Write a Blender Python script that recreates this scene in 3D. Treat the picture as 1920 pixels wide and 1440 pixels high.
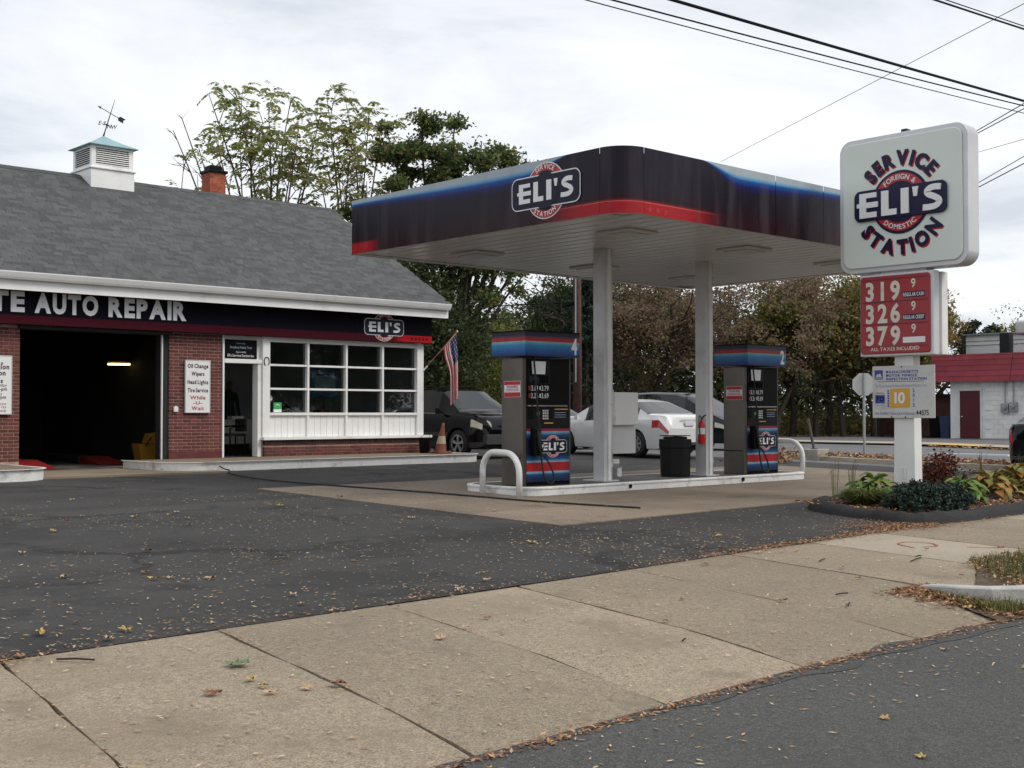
import bpy, bmesh, math, random
import numpy as np
from mathutils import Vector, Matrix
random.seed(7); rng = np.random.default_rng(7)
R = math.radians
sc = bpy.context.scene
for o in list(bpy.data.objects): bpy.data.objects.remove(o)

# ------------------------------------------------------------------ camera, sky, sun, exposure
cam = bpy.data.cameras.new('camera'); camo = bpy.data.objects.new('camera', cam)
sc.collection.objects.link(camo)
cam.sensor_fit = 'HORIZONTAL'; cam.sensor_width = 36.0; cam.lens = 36.0 * 2330 / 1920
cam.clip_start = 0.05; cam.clip_end = 2000
camo.location = (0, 0, 1.5); camo.rotation_euler = (R(91.352), 0, R(-42.53))
sc.camera = camo

SUN_EL, SUN_AZ = R(48), R(150)          # azimuth clockwise from +Y
W = bpy.data.worlds.new('World'); sc.world = W; W.use_nodes = True
wt = W.node_tree; wt.nodes.clear()
def wn(t, **k):
    n = wt.nodes.new(t)
    for a, b in k.items(): setattr(n, a, b)
    return n
wl = wt.links.new
sky = wn('ShaderNodeTexSky', sky_type='NISHITA', sun_disc=False); sky.sun_elevation = SUN_EL; sky.sun_rotation = SUN_AZ
tc = wn('ShaderNodeTexCoord'); sp = wn('ShaderNodeSeparateXYZ'); wl(tc.outputs['Generated'], sp.inputs[0])
mx = wn('ShaderNodeMath', operation='MAXIMUM'); wl(sp.outputs[2], mx.inputs[0]); mx.inputs[1].default_value = 0.0
ad = wn('ShaderNodeMath', operation='ADD'); wl(mx.outputs[0], ad.inputs[0]); ad.inputs[1].default_value = 0.16
dv = []
for i in (0, 1):
    d = wn('ShaderNodeMath', operation='DIVIDE'); wl(sp.outputs[i], d.inputs[0]); wl(ad.outputs[0], d.inputs[1]); dv.append(d)
cb = wn('ShaderNodeCombineXYZ'); wl(dv[0].outputs[0], cb.inputs[0]); wl(dv[1].outputs[0], cb.inputs[1])
n1 = wn('ShaderNodeTexNoise'); n1.inputs['Scale'].default_value = 1.05; n1.inputs['Detail'].default_value = 7; n1.inputs['Roughness'].default_value = .58; n1.inputs['Distortion'].default_value = .5
wl(cb.outputs[0], n1.inputs['Vector'])
rp = wn('ShaderNodeValToRGB'); wl(n1.outputs['Fac'], rp.inputs[0])
e = rp.color_ramp.elements
e[0].position = .36; e[0].color = (.53, .56, .61, 1); e[1].position = .60; e[1].color = (.83, .84, .85, 1)
m2 = rp.color_ramp.elements.new(.48); m2.color = (.71, .73, .76, 1)
vm = wn('ShaderNodeVectorMath', operation='SCALE'); wl(rp.outputs[0], vm.inputs[0]); vm.inputs['Scale'].default_value = 10.0
mxc = wn('ShaderNodeMix', data_type='RGBA'); mxc.inputs['Factor'].default_value = .90
wl(sky.outputs[0], mxc.inputs['A']); wl(vm.outputs[0], mxc.inputs['B'])
bg = wn('ShaderNodeBackground'); bg.inputs['Strength'].default_value = .10; wl(mxc.outputs['Result'], bg.inputs['Color'])
wo = wn('ShaderNodeOutputWorld'); wl(bg.outputs[0], wo.inputs[0])

sun = bpy.data.lights.new('sun', 'SUN'); sun.energy = 1.5; sun.angle = R(24); sun.color = (1, .94, .85)
suno = bpy.data.objects.new('sun', sun); sc.collection.objects.link(suno)
sd = Vector((math.sin(SUN_AZ) * math.cos(SUN_EL), math.cos(SUN_AZ) * math.cos(SUN_EL), math.sin(SUN_EL)))
suno.rotation_euler = sd.to_track_quat('Z', 'Y').to_euler(); suno.location = (0, 0, 40)

sc.view_settings.view_transform = 'Standard'; sc.view_settings.look = 'None'
sc.view_settings.gamma = 1.0; sc.view_settings.use_curve_mapping = False; sc.view_settings.exposure = 0.44
sc.cycles.max_bounces = 6; sc.cycles.diffuse_bounces = 3; sc.cycles.glossy_bounces = 3; sc.cycles.transparent_max_bounces = 8
sc.cycles.use_denoising = True; sc.cycles.caustics_reflective = False; sc.cycles.caustics_refractive = False

# ------------------------------------------------------------------ materials
def mat(name, col, rough=.6, metal=0.0, var=.12, vs=2.5, bump=0.0, bs=60.0, col2=None, rnd=0.0, spec=.5, coat=0.0, fine=0.0, fs=90.0, dirt=None, dirt_s=.7, dirt_lo=.5, dirt_hi=.7, emit=None):
    """procedural paint/stone/metal: base colour, slow blotches (var), fine speckle, per-piece variation (rnd), stains (dirt)"""
    m = bpy.data.materials.new(name); m.use_nodes = True; nt = m.node_tree; L = nt.links.new
    b = nt.nodes['Principled BSDF']; N = nt.nodes.new
    b.inputs['Roughness'].default_value = rough; b.inputs['Metallic'].default_value = metal
    b.inputs['Specular IOR Level'].default_value = spec; b.inputs['Coat Weight'].default_value = coat; b.inputs['Coat Roughness'].default_value = .05
    co = N('ShaderNodeTexCoord'); src = co.outputs['Object']
    def noise(scale, detail=5, rough_=.55):
        n = N('ShaderNodeTexNoise'); n.inputs['Scale'].default_value = scale; n.inputs['Detail'].default_value = detail; n.inputs['Roughness'].default_value = rough_
        L(src, n.inputs['Vector']); return n
    def mixc(fac, a, bb, mode='MIX'):
        x = N('ShaderNodeMix'); x.data_type = 'RGBA'; x.blend_type = mode
        if isinstance(fac, float): x.inputs['Factor'].default_value = fac
        else: L(fac, x.inputs['Factor'])
        for k, v in (('A', a), ('B', bb)):
            if isinstance(v, tuple): x.inputs[k].default_value = (*v[:3], 1)
            else: L(v, x.inputs[k])
        return x.outputs['Result']
    def mr(v, a, bb, c, d):
        x = N('ShaderNodeMapRange'); L(v, x.inputs[0])
        for i, q in enumerate((a, bb, c, d)): x.inputs[i + 1].default_value = q
        return x.outputs[0]
    cur = tuple(col)
    if col2 is not None or var:
        n = noise(vs)
        if col2 is not None: cur = mixc(mr(n.outputs['Fac'], .35, .65, 0, 1), tuple(col), tuple(col2))
        else:
            lo = tuple(max(0, c * (1 - var)) for c in col); hi = tuple(c * (1 + var) for c in col)
            cur = mixc(mr(n.outputs['Fac'], .3, .7, 0, 1), lo, hi)
    if rnd:
        oi = N('ShaderNodeObjectInfo'); ge = N('ShaderNodeNewGeometry')
        a = N('ShaderNodeMath'); a.operation = 'ADD'; L(oi.outputs['Random'], a.inputs[0]); L(ge.outputs['Random Per Island'], a.inputs[1])
        fr = N('ShaderNodeMath'); fr.operation = 'FRACT'; L(a.outputs[0], fr.inputs[0])
        hsv = N('ShaderNodeHueSaturation'); L(mr(fr.outputs[0], 0, 1, 1 - rnd, 1 + rnd), hsv.inputs['Value'])
        wn_ = N('ShaderNodeTexWhiteNoise'); wn_.noise_dimensions = '1D'; L(fr.outputs[0], wn_.inputs['W'])
        L(mr(wn_.outputs['Value'], 0, 1, .5 - .025 * min(1, rnd * 2), .5 + .025 * min(1, rnd * 2)), hsv.inputs['Hue'])
        if isinstance(cur, tuple): hsv.inputs['Color'].default_value = (*cur, 1)
        else: L(cur, hsv.inputs['Color'])
        cur = hsv.outputs['Color']
    if fine:
        n = noise(fs, 2, .7)
        k = N('ShaderNodeCombineColor'); f_ = mr(n.outputs['Fac'], .25, .75, 1 - fine, 1 + fine)
        for i in range(3): L(f_, k.inputs[i])
        cur = mixc(1.0, cur, k.outputs[0], 'MULTIPLY')
    if dirt is not None:
        n = noise(dirt_s, 8, .65)
        cur = mixc(mr(n.outputs['Fac'], dirt_lo, dirt_hi, 0, 1), cur, tuple(dirt))
    if isinstance(cur, tuple): b.inputs['Base Color'].default_value = (*cur, 1)
    else: L(cur, b.inputs['Base Color'])
    if bump:
        n = noise(bs, 3, .6); bp = N('ShaderNodeBump'); bp.inputs['Strength'].default_value = bump; bp.inputs['Distance'].default_value = .02
        L(n.outputs['Fac'], bp.inputs['Height']); L(bp.outputs[0], b.inputs['Normal'])
    if emit: b.inputs['Emission Color'].default_value = (*emit[0], 1); b.inputs['Emission Strength'].default_value = emit[1]
    return m

M = {}
def D(k, *a, **kw): M[k] = mat(k, *a, **kw); return M[k]
D('white', (.78, .78, .77), .45, var=.05, bump=.05, bs=25, dirt=(.45, .44, .42), dirt_s=1.6, dirt_lo=.58, dirt_hi=.85)
D('white_trim', (.82, .82, .81), .5, var=.04, bump=.04, bs=30, dirt=(.50, .49, .46), dirt_s=1.2, dirt_lo=.55, dirt_hi=.85)
D('kerb_white', (.74, .74, .73), .6, var=.08, vs=3, bump=.25, bs=18, fine=.10, fs=40, dirt=(.32, .30, .27), dirt_s=2.6, dirt_lo=.54, dirt_hi=.74)
D('steel_paint', (.60, .60, .61), .45, var=.06, dirt=(.33, .32, .31), dirt_s=1.2, dirt_lo=.52, dirt_hi=.8)
D('brick', (.125, .032, .027), .8, var=.3, vs=9, rnd=.36, bump=.5, bs=70, fine=.2, fs=60, dirt=(.07, .03, .028), dirt_s=1.8, dirt_lo=.5, dirt_hi=.75)
D('brick_dark', (.05, .018, .018), .8, var=.35, vs=9, rnd=.35, bump=.5, bs=70)
D('brick_orange', (.34, .085, .040), .85, var=.25, vs=9, rnd=.25, bump=.4, bs=60)
D('brick_paint', (.105, .022, .020), .65, var=.2, vs=5, bump=.4, bs=45)
D('mortar', (.40, .27, .22), .9, var=.25, vs=6, bump=.3, bs=90)
D('shingle', (.090, .093, .095), .95, var=.08, vs=.6, rnd=.21, fine=.28, fs=70, bump=.5, bs=120, spec=.2)
D('black', (.006, .006, .007), .5, var=.2, spec=.10)
D('black_matte', (.018, .018, .019), .85, var=.2)
D('rubber', (.014, .014, .015), .75, var=.2)
D('plastic_black', (.009, .009, .010), .5, var=.2, bump=.1, bs=40, spec=.2)
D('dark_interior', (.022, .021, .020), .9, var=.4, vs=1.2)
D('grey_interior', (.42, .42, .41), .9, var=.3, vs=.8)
D('garage_floor', (.13, .115, .09), .7, var=.3, vs=1.5, dirt=(.02, .018, .016), dirt_s=1.2, dirt_lo=.42, dirt_hi=.6)
D('ramp_red', (.30, .012, .016), .55, var=.25, dirt=(.08, .02, .02), dirt_s=3)
D('bucket_yellow', (.28, .14, .015), .45, var=.15, dirt=(.25, .13, .03), dirt_s=4)
D('bucket_white', (.62, .63, .62), .45, var=.1)
D('red_letter', (.36, .014, .020), .5, var=.05)
D('red_print', (.42, .016, .024), .35, var=.06)
D('navy', (.008, .008, .026), .45, var=.1, spec=.25)
D('navy_letter', (.008, .006, .042), .4, var=.1, spec=.3)
D('maroon_letter', (.055, .008, .022), .5, var=.05)
D('blue_letter', (.035, .06, .30), .5, var=.05)
D('blue_faded', (.30, .37, .50), .55, var=.08)
D('print_light', (.70, .71, .73), .35, var=.05)
D('print_white', (.78, .79, .79), .45, var=.03)
D('sign_face', (.68, .74, .69), .28, var=.04, vs=.8, spec=.45)
D('sign_frame', (.62, .63, .65), .35, var=.05, metal=.2)
D('price_red', (.32, .014, .022), .28, var=.08, vs=1.5)
D('price_digit', (.74, .66, .58), .45, var=.08, vs=6, dirt=(.45, .28, .24), dirt_s=5, dirt_lo=.55, dirt_hi=.8)
D('plate_white', (.60, .60, .585), .5, var=.06, vs=2, dirt=(.38, .36, .33), dirt_s=2.5, dirt_lo=.5, dirt_hi=.8)
D('sticker_orange', (.68, .36, .05), .5, var=.08)
D('sticker_green', (.06, .38, .12), .4, var=.05)
D('poster_blue', (.05, .17, .30), .5, var=.15)
D('poster_pale', (.30, .40, .45), .5, var=.15)
D('steel', (.16, .148, .135), .38, metal=.85, var=.18, vs=1.6, fine=.06, fs=200)
D('chrome', (.55, .55, .56), .2, metal=1.0, var=.05)
D('alu', (.58, .58, .57), .5, metal=.2, var=.1)
D('galv', (.36, .38, .40), .5, metal=.4, var=.15, vs=6)
D('copper_green', (.23, .38, .41), .5, var=.1, vs=4)
D('iron', (.035, .025, .028), .7, var=.2)
D('rust_post', (.10, .085, .08), .8, var=.3, vs=8)
D('wood_pole', (.095, .048, .038), .9, var=.35, vs=5, bump=.5, bs=30)
D('varnish', (.38, .20, .09), .5, var=.2)
D('gold', (.6, .42, .12), .35, metal=.6)
D('counter', (.62, .60, .50), .7, var=.1)
D('cloth_dark', (.022, .022, .026), .85, var=.2)
D('skin', (.20, .12, .09), .6, var=.1)
D('hair', (.02, .016, .014), .7)
D('cone_orange', (.17, .045, .025), .6, var=.3, vs=5, dirt=(.13, .06, .04), dirt_s=5)
D('cone_band', (.40, .33, .24), .55, var=.2)
D('ext_red', (.50, .012, .018), .3, var=.06)
D('concrete_block', (.34, .32, .28), .9, var=.2, vs=4, bump=.5, bs=30, fine=.15)
D('granite', (.40, .40, .385), .8, var=.15, vs=5, bump=.4, bs=40, fine=.22, fs=140)
D('yellow_paint', (.55, .38, .12), .8, var=.2)
D('bark', (.075, .058, .046), .95, var=.35, vs=4, bump=.8, bs=14)
D('bark_dark', (.035, .027, .022), .95, var=.35, vs=4, bump=.8, bs=14)
D('bark_twig', (.085, .050, .045), .95, var=.3, vs=4)
D('mansard', (.24, .026, .044), .7, var=.18, vs=2, rnd=.18, bump=.2, bs=30)
D('mansard_dark', (.08, .010, .016), .8)
D('door_red', (.085, .008, .016), .5, var=.15)
D('block_white', (.82, .82, .81), .75, var=.08, vs=1.5, rnd=.05, bump=.3, bs=30)
D('far_white', (.74, .75, .75), .8, var=.08, rnd=.06)
D('mulch', (.085, .045, .03), .95, var=.5, vs=9, bump=.9, bs=40, fine=.4, fs=60)
D('soffit', (.66, .66, .65), .25, var=.06, vs=1.0, spec=.5)
D('soffit_plain', (.68, .68, .67), .5, var=.06)
D('lamp_lens', (.55, .55, .52), .3, var=.05)
D('tube_light', (1, .85, .45), .4, emit=((1, .74, .25), 2.6))
D('blue_bin', (.03, .05, .12), .5)
D('headlight', (.62, .58, .46), .12, var=.15, vs=9, coat=.6)
D('taillight', (.42, .010, .016), .12, var=.1, coat=.6)
D('paint_black', (.004, .004, .005), .10, var=.05, spec=.26)
D('paint_white', (.70, .71, .71), .25, var=.02, coat=.6, dirt=(.50, .50, .49), dirt_s=2.0, dirt_lo=.62, dirt_hi=.9)
D('paint_slate', (.007, .009, .014), .10, var=.05, spec=.30)
D('paint_silver', (.45, .46, .48), .28, var=.04, metal=.3, coat=.6)
D('paint_lower', (.035, .035, .037), .55, var=.1)
D('car_glass', (.006, .008, .010), .02, var=0, spec=.5)
D('rim', (.40, .40, .41), .35, metal=.6, var=.1)
D('orange_paper', (.75, .22, .08), .6)
D('white_print', (.8, .8, .8), .5)
D('twig', (.035, .025, .022), .9)
D('spray_red', (.40, .09, .085), .9, var=.5, vs=30)

def glass_mat(name, tint=(.80, .84, .84), base=.05):
    m = bpy.data.materials.new(name); m.use_nodes = True; nt = m.node_tree; nt.nodes.clear(); N = nt.nodes.new; L = nt.links.new
    o = N('ShaderNodeOutputMaterial'); t = N('ShaderNodeBsdfTransparent'); t.inputs[0].default_value = (*tint, 1)
    g = N('ShaderNodeBsdfGlossy'); g.inputs['Roughness'].default_value = .015; f = N('ShaderNodeFresnel'); f.inputs[0].default_value = 1.52
    x = N('ShaderNodeMixShader'); L(f.outputs[0], x.inputs[0]); L(t.outputs[0], x.inputs[1]); L(g.outputs[0], x.inputs[2]); L(x.outputs[0], o.inputs[0])
    return m
M['glass'] = glass_mat('window_glass')

def leaf_mat(name, stops, trans=.25):
    """leaf colours spread over leaves by island"""
    m = bpy.data.materials.new(name); m.use_nodes = True; nt = m.node_tree; L = nt.links.new; N = nt.nodes.new
    b = nt.nodes['Principled BSDF']; b.inputs['Roughness'].default_value = .6; b.inputs['Specular IOR Level'].default_value = .3
    ge = N('ShaderNodeNewGeometry'); oi = N('ShaderNodeObjectInfo')
    a = N('ShaderNodeMath'); a.operation = 'ADD'; L(ge.outputs['Random Per Island'], a.inputs[0]); L(oi.outputs['Random'], a.inputs[1])
    fr = N('ShaderNodeMath'); fr.operation = 'FRACT'; L(a.outputs[0], fr.inputs[0])
    r = N('ShaderNodeValToRGB'); L(fr.outputs[0], r.inputs[0]); el = r.color_ramp.elements
    while len(el) < len(stops): el.new(.5)
    for i, (p, c) in enumerate(stops): el[i].position = p; el[i].color = (*c, 1)
    L(r.outputs[0], b.inputs['Base Color'])
    tr = N('ShaderNodeBsdfTranslucent'); L(r.outputs[0], tr.inputs[0]); x = N('ShaderNodeMixShader'); x.inputs[0].default_value = trans
    L(b.outputs[0], x.inputs[1]); L(tr.outputs[0], x.inputs[2]); L(x.outputs[0], nt.nodes['Material Output'].inputs[0])
    M[name] = m
leaf_mat('lf_locust', ((0, (.12, .16, .06)), (.45, (.24, .29, .11)), (.8, (.40, .40, .15)), (1, (.45, .30, .14))), .55)
leaf_mat('lf_green', ((0, (.050, .082, .036)), (.5, (.105, .150, .058)), (.85, (.19, .23, .075)), (1, (.40, .26, .09))), .48)
leaf_mat('lf_dark', ((0, (.024, .040, .018)), (.6, (.050, .072, .028)), (1, (.11, .125, .04))), .3)
leaf_mat('lf_conifer', ((0, (.012, .022, .015)), (.7, (.022, .038, .022)), (1, (.035, .05, .025))))
leaf_mat('lf_yg', ((0, (.07, .09, .025)), (.5, (.15, .17, .04)), (1, (.28, .24, .06))), .4)
leaf_mat('lf_redbrown', ((0, (.095, .060, .048)), (.35, (.20, .125, .095)), (.65, (.29, .20, .14)), (1, (.19, .21, .08))), .45)
leaf_mat('lf_olive', ((0, (.080, .096, .036)), (.4, (.16, .165, .055)), (.75, (.28, .23, .075)), (1, (.42, .24, .08))), .45)
leaf_mat('lf_orange', ((0, (.10, .10, .03)), (.4, (.24, .17, .05)), (1, (.42, .21, .06))), .3)
leaf_mat('lf_hosta', ((0, (.05, .10, .020)), (.5, (.11, .19, .04)), (1, (.22, .26, .06))), .2)
leaf_mat('lf_hosta_gold', ((0, (.10, .12, .025)), (.4, (.22, .20, .05)), (.75, (.36, .20, .05)), (1, (.30, .11, .03))), .2)
leaf_mat('lf_juniper', ((0, (.012, .024, .020)), (.6, (.024, .042, .033)), (1, (.042, .062, .045))), .05)
leaf_mat('lf_grass', ((0, (.035, .06, .012)), (.5, (.08, .11, .02)), (1, (.20, .17, .06))), .2)
leaf_mat('lf_burgundy', ((0, (.035, .010, .010)), (.6, (.09, .022, .016)), (1, (.17, .05, .025))), .15)
leaf_mat('lf_fallen', ((0, (.24, .13, .06)), (.3, (.42, .26, .13)), (.65, (.55, .39, .22)), (1, (.68, .54, .36))), .1)
leaf_mat('lf_litter', ((0, (.11, .045, .024)), (.35, (.23, .10, .045)), (.7, (.38, .20, .095)), (1, (.55, .37, .22))), .1)

# ------------------------------------------------------------------ object helpers
COL = sc.collection; OFF = {}
def tag(o, label=None, cat=None, group=None, kind=None):
    if label: o['label'] = label
    if cat: o['category'] = cat
    if group: o['group'] = group
    if kind: o['kind'] = kind
    return o
def root(name, loc, label, cat, group=None, rz=0.0, local=False, kind=None):
    o = bpy.data.objects.new(name, None); COL.objects.link(o); o.empty_display_size = .2
    o.location = loc; o.rotation_euler = (0, 0, rz)
    OFF[o.name] = Vector((0, 0, 0)) if local else Vector(loc)
    return tag(o, label, cat, group, kind)
def copy_tree(o, parent=None):
    c = o.copy(); COL.objects.link(c); c.parent = parent
    for ch in list(o.children): copy_tree(ch, c)
    OFF[c.name] = Vector((0, 0, 0))
    return c

class MB:
    def __init__(s): s.v = []; s.f = []; s.m = []
    def add(s, vs, fs, mi=0):
        n = len(s.v); s.v += [tuple(p) for p in vs]; s.f += [tuple(i + n for i in f) for f in fs]; s.m += [mi] * len(fs); return s
    def box(s, x0, x1, y0, y1, z0, z1, mi=0):
        return s.add([(x0, y0, z0), (x1, y0, z0), (x1, y1, z0), (x0, y1, z0), (x0, y0, z1), (x1, y0, z1), (x1, y1, z1), (x0, y1, z1)],
                     [(0, 3, 2, 1), (4, 5, 6, 7), (0, 1, 5, 4), (1, 2, 6, 5), (2, 3, 7, 6), (3, 0, 4, 7)], mi)
    def tube(s, pts, r, n=8, mi=0, cap=True):
        pts = [Vector(p) for p in pts]; k = len(pts); rs = r if isinstance(r, (list, tuple)) else [r] * k
        vs = []; fs = []; a = None
        for i, p in enumerate(pts):
            d = (pts[min(i + 1, k - 1)] - pts[max(i - 1, 0)]).normalized()
            if a is None: a = d.orthogonal().normalized()
            else:
                a = a - d * a.dot(d)
                a = a.normalized() if a.length > 1e-6 else d.orthogonal().normalized()
            b = d.cross(a)
            for j in range(n):
                t = 2 * math.pi * j / n; vs.append(p + (a * math.cos(t) + b * math.sin(t)) * rs[i])
        for i in range(k - 1):
            for j in range(n):
                j2 = (j + 1) % n; fs.append((i * n + j, i * n + j2, (i + 1) * n + j2, (i + 1) * n + j))
        if cap: fs.append(tuple(range(n))[::-1]); fs.append(tuple(range((k - 1) * n, k * n)))
        return s.add(vs, fs, mi)
    def lathe(s, prof, c=(0, 0, 0), ax='z', n=24, mi=0):
        vs = []; fs = []; k = len(prof)
        for j in range(n):
            t = 2 * math.pi * j / n
            for (r, h) in prof:
                q = (r * math.cos(t), r * math.sin(t), h)
                if ax == 'y': q = (q[0], q[2], q[1])
                elif ax == 'x': q = (q[2], q[0], q[1])
                vs.append((q[0] + c[0], q[1] + c[1], q[2] + c[2]))
        for j in range(n):
            j2 = (j + 1) % n
            for i in range(k - 1): fs.append((j * k + i, j2 * k + i, j2 * k + i + 1, j * k + i + 1))
        return s.add(vs, fs, mi)
    def prism(s, poly, fr, t0, t1, mi=0):
        """2-D outline in frame fr=(O,U,V,N), from t0 to t1 along N"""
        O, U, V, N = fr; n = len(poly)
        vs = [O + U * p[0] + V * p[1] + N * t0 for p in poly] + [O + U * p[0] + V * p[1] + N * t1 for p in poly]
        fs = [tuple(range(n))[::-1], tuple(range(n, 2 * n))] + [(i, (i + 1) % n, n + (i + 1) % n, n + i) for i in range(n)]
        return s.add(vs, fs, mi)
    def flat(s, vs2, fs, fr, t, mi=0):
        O, U, V, N = fr
        return s.add([O + U * p[0] + V * p[1] + N * t for p in vs2], fs, mi)
    def raised(s, vs2, fs, fr, t0, t1, mi=0):
        O, U, V, N = fr; n = len(vs2); cnt = {}
        for f in fs:
            for i in range(len(f)):
                a, b = f[i], f[(i + 1) % len(f)]; cnt[(a, b)] = cnt.get((a, b), 0) + 1
        side = [(a, b) for (a, b) in cnt if (b, a) not in cnt]
        vs = [O + U * p[0] + V * p[1] + N * t1 for p in vs2] + [O + U * p[0] + V * p[1] + N * t0 for p in vs2]
        return s.add(vs, list(fs) + [(b, a, n + a, n + b) for a, b in side], mi)
    def build(s, name, mats, parent=None, smooth=False, bevel=0.0, recentre=True, segs=2):
        me = bpy.data.meshes.new(name); mats = mats if isinstance(mats, (list, tuple)) else [mats]
        off = OFF[parent.name] if parent else Vector((0, 0, 0)); loc = Vector((0, 0, 0))
        if not parent and recentre:
            a = np.array([tuple(p) for p in s.v]); loc = Vector(((a[:, 0].min() + a[:, 0].max()) / 2, (a[:, 1].min() + a[:, 1].max()) / 2, a[:, 2].min())); off = loc
        me.from_pydata([Vector(p) - off for p in s.v], [], s.f)
        for m in mats: me.materials.append(M[m] if isinstance(m, str) else m)
        if len(mats) > 1: me.polygons.foreach_set('material_index', s.m)
        if smooth: me.polygons.foreach_set('use_smooth', [True] * len(me.polygons))
        me.validate(); me.update()
        o = bpy.data.objects.new(name, me); COL.objects.link(o); o.location = loc
        if parent: o.parent = parent
        OFF[o.name] = off
        if bevel:
            b = o.modifiers.new('bevel', 'BEVEL'); b.width = bevel; b.segments = segs; b.limit_method = 'ANGLE'; b.angle_limit = R(40)
            o.data.polygons.foreach_set('use_smooth', [True] * len(me.polygons))
            w = o.modifiers.new('wn', 'WEIGHTED_NORMAL'); w.keep_sharp = True
        return o
def smooth_edges(o, ang=35):
    o.data.polygons.foreach_set('use_smooth', [True] * len(o.data.polygons))
    bm = bmesh.new(); bm.from_mesh(o.data)
    for e_ in bm.edges:
        if len(e_.link_faces) == 2 and e_.calc_face_angle(0) > R(ang): e_.smooth = False
    bm.to_mesh(o.data); bm.free(); return o
def piece(name, mesh, loc, parent, rot=None, scale=None):
    o = bpy.data.objects.new(name, mesh); COL.objects.link(o); o.parent = parent; o.location = Vector(loc) - OFF[parent.name]
    if rot: o.rotation_euler = rot
    if scale: o.scale = scale
    return o
def box_mesh(name, sx, sy, sz, m, bev=0.0):
    me = bpy.data.meshes.new(name); bm = bmesh.new(); bmesh.ops.create_cube(bm, size=1.0)
    bmesh.ops.scale(bm, vec=(sx, sy, sz), verts=bm.verts)
    if bev: bmesh.ops.bevel(bm, geom=bm.edges[:], offset=bev, segments=1, affect='EDGES')
    bm.to_mesh(me); bm.free(); me.materials.append(M[m]); return me
def B(name, m, parent, *bx, bevel=0.0):
    return MB().box(*bx).build(name, m, parent, bevel=bevel)

# frames for lettering: origin, right, up, outward
def front(x, y, z): return (Vector((x, y, z)), Vector((1, 0, 0)), Vector((0, 0, 1)), Vector((0, -1, 0)))
def left(x, y, z): return (Vector((x, y, z)), Vector((0, -1, 0)), Vector((0, 0, 1)), Vector((-1, 0, 0)))

# ------------------------------------------------------------------ lettering (outlines of the built-in font, one glyph at a time)
GL = {}
def load_glyphs(chars, offs):
    tmp = []
    for c in chars:
        for of in offs:
            cu = bpy.data.curves.new('g', 'FONT'); cu.body = c; cu.size = 1.0; cu.offset = of; cu.resolution_u = 3; cu.fill_mode = 'FRONT'
            o = bpy.data.objects.new('g', cu); COL.objects.link(o); tmp.append((c, of, o))
    dg = bpy.context.evaluated_depsgraph_get(); dg.update()
    for c, of, o in tmp:
        me = o.evaluated_get(dg).to_mesh()
        GL[(c, of)] = ([(v.co.x, v.co.y) for v in me.vertices], [tuple(p.vertices) for p in me.polygons])
    for c, of, o in tmp:
        cu = o.data; bpy.data.objects.remove(o); bpy.data.curves.remove(cu)
import string
load_glyphs(string.ascii_letters + string.digits + '&' + chr(39) + '-.,', (0.0, .018, .035, .05))
CAP = max(p[1] for p in GL[('H', 0.0)][0])
for k_, (vs_, fs_) in list(GL.items()):
    # make every glyph face outward (counter-clockwise)
    out_ = []
    for f_ in fs_:
        ar = sum(vs_[f_[i]][0] * vs_[f_[(i + 1) % len(f_)]][1] - vs_[f_[(i + 1) % len(f_)]][0] * vs_[f_[i]][1] for i in range(len(f_)))
        out_.append(f_ if ar > 0 else f_[::-1])
    GL[k_] = ([(x / CAP, y / CAP) for x, y in vs_], out_)
def text2(s, h, bold=0.0, xs=1.0, gap=.13, space=.38):
    """a line of lettering with cap height h, starting at u = 0; returns verts, faces, width"""
    V_, F_ = [], []; x = 0.0
    for c in s:
        if c == ' ': x += space; continue
        vs, fs = GL[(c, bold)]; x0 = min(p[0] for p in vs); x1 = max(p[0] for p in vs); n = len(V_)
        V_ += [((p[0] - x0 + x) * h * xs, p[1] * h) for p in vs]; F_ += [tuple(i + n for i in f) for f in fs]
        x += (x1 - x0) + gap
    return V_, F_, max(0, (x - gap)) * h * xs
def text_fit(s, h, width, bold=0.0, gap=.13, space=.38):
    w = text2(s, h, bold, 1.0, gap, space)[2]; v, f, _ = text2(s, h, bold, width / w, gap, space); return v, f
def shift(v, du, dv): return [(p[0] + du, p[1] + dv) for p in v]
def centred(s, h, bold=0.0, xs=1.0, gap=.13, width=None, space=.38):
    v, f, w = text2(s, h, bold, xs, gap, space)
    if width: v, f = text_fit(s, h, width, bold, gap, space); w = width
    return shift(v, -w / 2, -h / 2), f
def arc_text(s, h, rad, mid_deg, bold=0.0, gap=.2, inward=False, xs=1.0):
    """letters round a circle; inward = standing on the lower arc, reading left to right"""
    ws = []
    for c in s:
        if c == ' ': ws.append(.45 * h); continue
        vs, _ = GL[(c, bold)]; ws.append((max(p[0] for p in vs) - min(p[0] for p in vs)) * h * xs)
    tot = sum(ws) + gap * h * (len(s) - 1); V_, F_ = [], []; a = -tot / 2
    for c, w in zip(s, ws):
        m = a + w / 2; a += w + gap * h
        if c == ' ': continue
        vs, fs = GL[(c, bold)]; x0 = min(p[0] for p in vs); th = m / (rad + (-.5 if inward else .5) * h); n = len(V_)
        for p in vs:
            u = (p[0] - x0) * h * xs - w / 2; v = p[1] * h
            if not inward:
                phi = R(mid_deg) - th; r = rad + v; V_.append((r * math.cos(phi) + u * math.sin(phi), r * math.sin(phi) - u * math.cos(phi)))
            else:
                phi = R(mid_deg) + th; r = rad - v; V_.append((r * math.cos(phi) - u * math.sin(phi), r * math.sin(phi) + u * math.cos(phi)))
        F_ += [tuple(i + n for i in f) for f in fs]
    return V_, F_
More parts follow.
